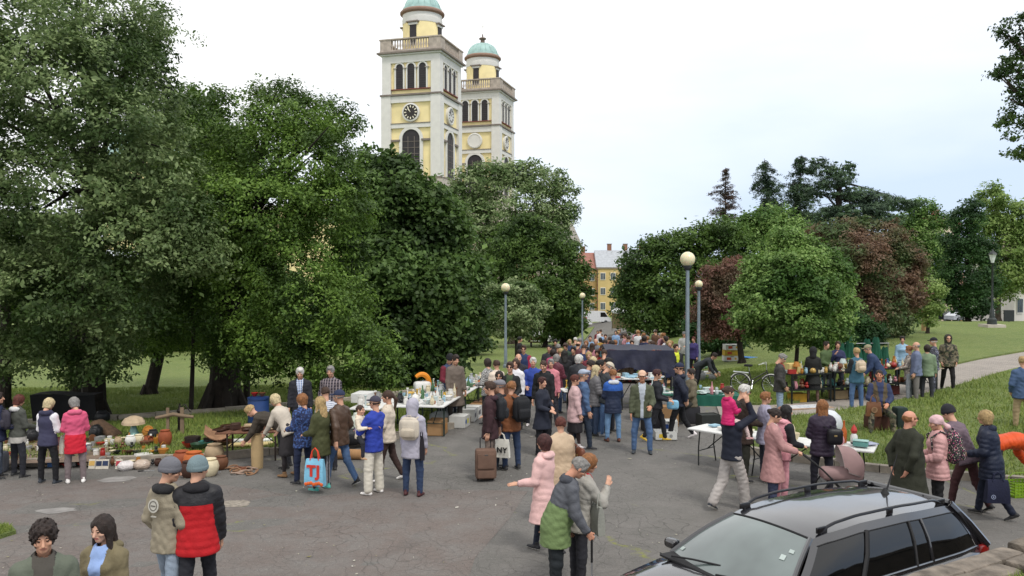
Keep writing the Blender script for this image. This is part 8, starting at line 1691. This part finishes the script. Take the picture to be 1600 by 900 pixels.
# --- white folding tables at the right
t1 = folding_table('white plastic folding table in front of the ginger haired woman', 5.81, 15.41, R(-29), 1.85, .74, .74)
t2 = folding_table('white plastic folding table behind the father with the girl', 4.45, 16.55, R(-46), 1.7, .74, .74)
zt_ = gz(5.8, 15.4) + .765
def on1(a, b_): c, s = math.cos(R(-29)), math.sin(R(-29)); return 5.81 + a * c - b_ * s, 15.41 + a * s + b_ * c
def put1(kind, col, a, b_, s, label, cat=None): x, y = on1(a, b_); o = link(kind, goods_mesh(kind, CN.get(col, col)), None, (x, y, zt_), a * 3); o.scale = (s, s, s); return tag(o, label, cat or kind)
put1('jug', 'cream', -.80, .12, 1.5, 'tall cream water jug with a floral neck at the left end of the white table', 'jug'); put1('basket', 'cream', -.52, -.05, 1.0, 'small cream basket on the white table right of the jug', 'basket')
put1('bottle', 'orange', .37, .07, 1.5, 'tall orange and white bottle figure on the white table'); put1('bottle', 'dark green', .20, .18, 1.1, 'small dark green bottle on the white table'); put1('vase', 'pink', .36, -.16, .8, 'small pink vase on the white table'); put1('candlestick', 'teal', .12, -.20, .7, 'tiny teal candlestick at the front edge of the white table')
x, y = on1(.55, .02); gn = empty('figurine', (x, y, zt_), 0, 'garden figurine with a red top and black boots on the white table', 'figurine'); q = MB(); q.rbox((-.03, 0, .02), (.045, .09, .04), .015, RUB, n=3); q.rbox((.03, 0, .02), (.045, .09, .04), .015, RUB, n=3); q.build('boot', gn); q = MB(); q.lathe([(.05, .03), (.065, .08), (.06, .16), (.03, .20)], WTOP, 14); q.build('torso', gn); q = MB(); q.sph((0, 0, .24), .055, mat('b0342c', .5), 12); q.lathe([(.06, .25), (.04, .31), (.0, .37)], mat('b0342c', .5), 12); q.build('red_head', gn)
x, y = on1(.68, -.12); q = MB(); q.rbox((0, 0, .05), (.26, .18, .10), .02, mat('5c8f8a', .4), n=3); q.rbox((0, 0, .105), (.27, .19, .015), .006, mat('8fb4ae', .4), n=3); tag(q.build('glass_box', None, (x, y, zt_), R(-29)), 'low teal glass casket at the right of the white table', 'casket')
x, y = on1(.78, .16); q = MB(); q.rbox((0, 0, .012), (.30, .22, .022), .006, mat('9aa0b4', .7), n=2); tag(q.build('magazine', None, (x, y, zt_ - .002), .3), 'pale blue grey magazines on the right end of the white table', 'magazines')
for i, (a, b_) in enumerate(((-.5, .1), (-.1, -.1), (.3, .12))):
    c, s = math.cos(R(-46)), math.sin(R(-46)); item(('book', 'tray', 'book')[i], ('pale blue', 'white', 'cream')[i], 4.45 + a * c - b_ * s, 16.55 + a * s + b_ * c, gz(4.45, 16.55) + .765, 'on the white table behind the father', 'things on the table behind the father')
x, y = at(1337, 708, 0); q = MB(); q.lathe([(.24, 0), (.32, .10), (.335, .24), (.29, .40), (.16, .52), (0, .55)], mat('ccd0d4', .5), 28); tag(q.build('white_pouf', None, (x, y + 1.6, gz(x, y + 1.6) + .12)), 'large smooth white rounded dome on the grass behind the white table', 'pouf')
# seat, sitter's bag and box under the seated seller
sx_, sy_, sz_ = SEAT['seat']; zg2 = gz(sx_, sy_)
q = MB(); q.rbox((0, 0, (sz_ - zg2) / 2 - .02), (.52, .46, max(.2, sz_ - zg2 - .04)), .04, mat('4a2c22', .85), n=4); tag(q.build('seat_crate', None, (sx_, sy_ + .05, zg2), .1), 'dark reddish brown crate the seller in the brown vest sits on', 'crate')
b = tote((SEAT['pelvis'][0] - .30, SEAT['pelvis'][1] - .38, SEAT['pelvis'][2] + .36), R(-8), 'brown leather satchel with a round embossed mark on the seated seller\'s lap', '6e4630', .36, .34, .1, .18, name='satchel', m=mat('70492f', .5, bump=.3)); q = MB(); q.lathe([(.07, 0), (.07, .004), (.05, .004), (.05, 0)], mat('9c7a5c', .6), 20, (0, -.07, -.36), (0, -1, 0)); q.build('round_emblem', b)
q = MB(); q.rbox((0, 0, .27), (.3, .3, .54), .06, mat('20302c', .8, bump=.4), n=5); tag(q.build('green_bag', None, (sx_ + .55, sy_ + .1, zg2 + .1), .1), 'dark green bag on the grass at the side of the seated seller', 'bag')
sx_, sy_, sz_ = _s['seat']; q = MB(); q.rbox((0, 0, .22), (.42, .42, .44), .03, mat('2c2c30', .8), n=4); tag(q.build('stool', None, (sx_, sy_ + .02, gz(sx_, sy_))), 'dark stool under the seller behind the green table', 'stool')
# green crate at the right edge
x, y = at(1592, 775, 0); cr0 = empty('plastic_crate', (x, y, gz(x, y)), R(8), 'bright green slatted plastic crate on the asphalt at the right edge', 'crate'); LG_ = mat('7fa328', .5); q = MB()
for s in (-1, 1):
    for k in range(5): q.box((0, s * .155, .03 + k * .052), (.42, .012, .028), LG_); q.box((s * .205, 0, .03 + k * .052), (.012, .30, .028), LG_)
    for k in range(7): q.box((-.2 + k * .066, s * .156, .13), (.02, .016, .26), LG_)
q.box((0, 0, .008), (.41, .31, .012), LG_); q.build('crate_body', cr0, smooth=False); q = MB(); q.tube([(-.205, 0, .25), (-.2, 0, .34), (-.1, 0, .40), (.1, 0, .40), (.2, 0, .34), (.205, 0, .25)], .008, LG_, 6); q.build('handle', cr0)
# concrete bollard sign, bin and benches beyond the lawns
x, y = gpx(1577, 58); q = MB(); q.box((0, 0, .55), (.7, .1, .8), mat('2a2e30', .6)); q.tube([(0, 0, 0), (0, 0, .6)], .04, RUB, 6); tag(q.build('sign_board', None, (x, y, gz(x, y))), 'small dark sign board on a post near the white house', 'sign')
x, y = at(1460, 520, 0); q = MB(); q.lathe([(.16, 0), (.14, .7), (.15, 1.6), (.10, 1.9)], WOODL, 10); tag(q.build('tree_stump', None, (x - .6, y, gz(x, y))), 'pale upright tree stump beside the slim young tree', 'stump')
x, y = at(846, 548, 0); wfr = empty('park_bench', (x, y + 6, gz(x, y + 6) + .12), .3, 'dark park bench under the trees left of the road', 'bench'); q = MB(); q.box((0, 0, .45), (1.8, .45, .05), WOOD); q.build('seat', wfr, smooth=False); q = MB(); q.box((0, .24, .75), (1.8, .05, .35), WOOD); q.build('backrest', wfr, smooth=False)
for a in (-.75, .75): q = MB(); q.box((a, 0, .22), (.06, .4, .44), RUB); q.build('leg', wfr, smooth=False)
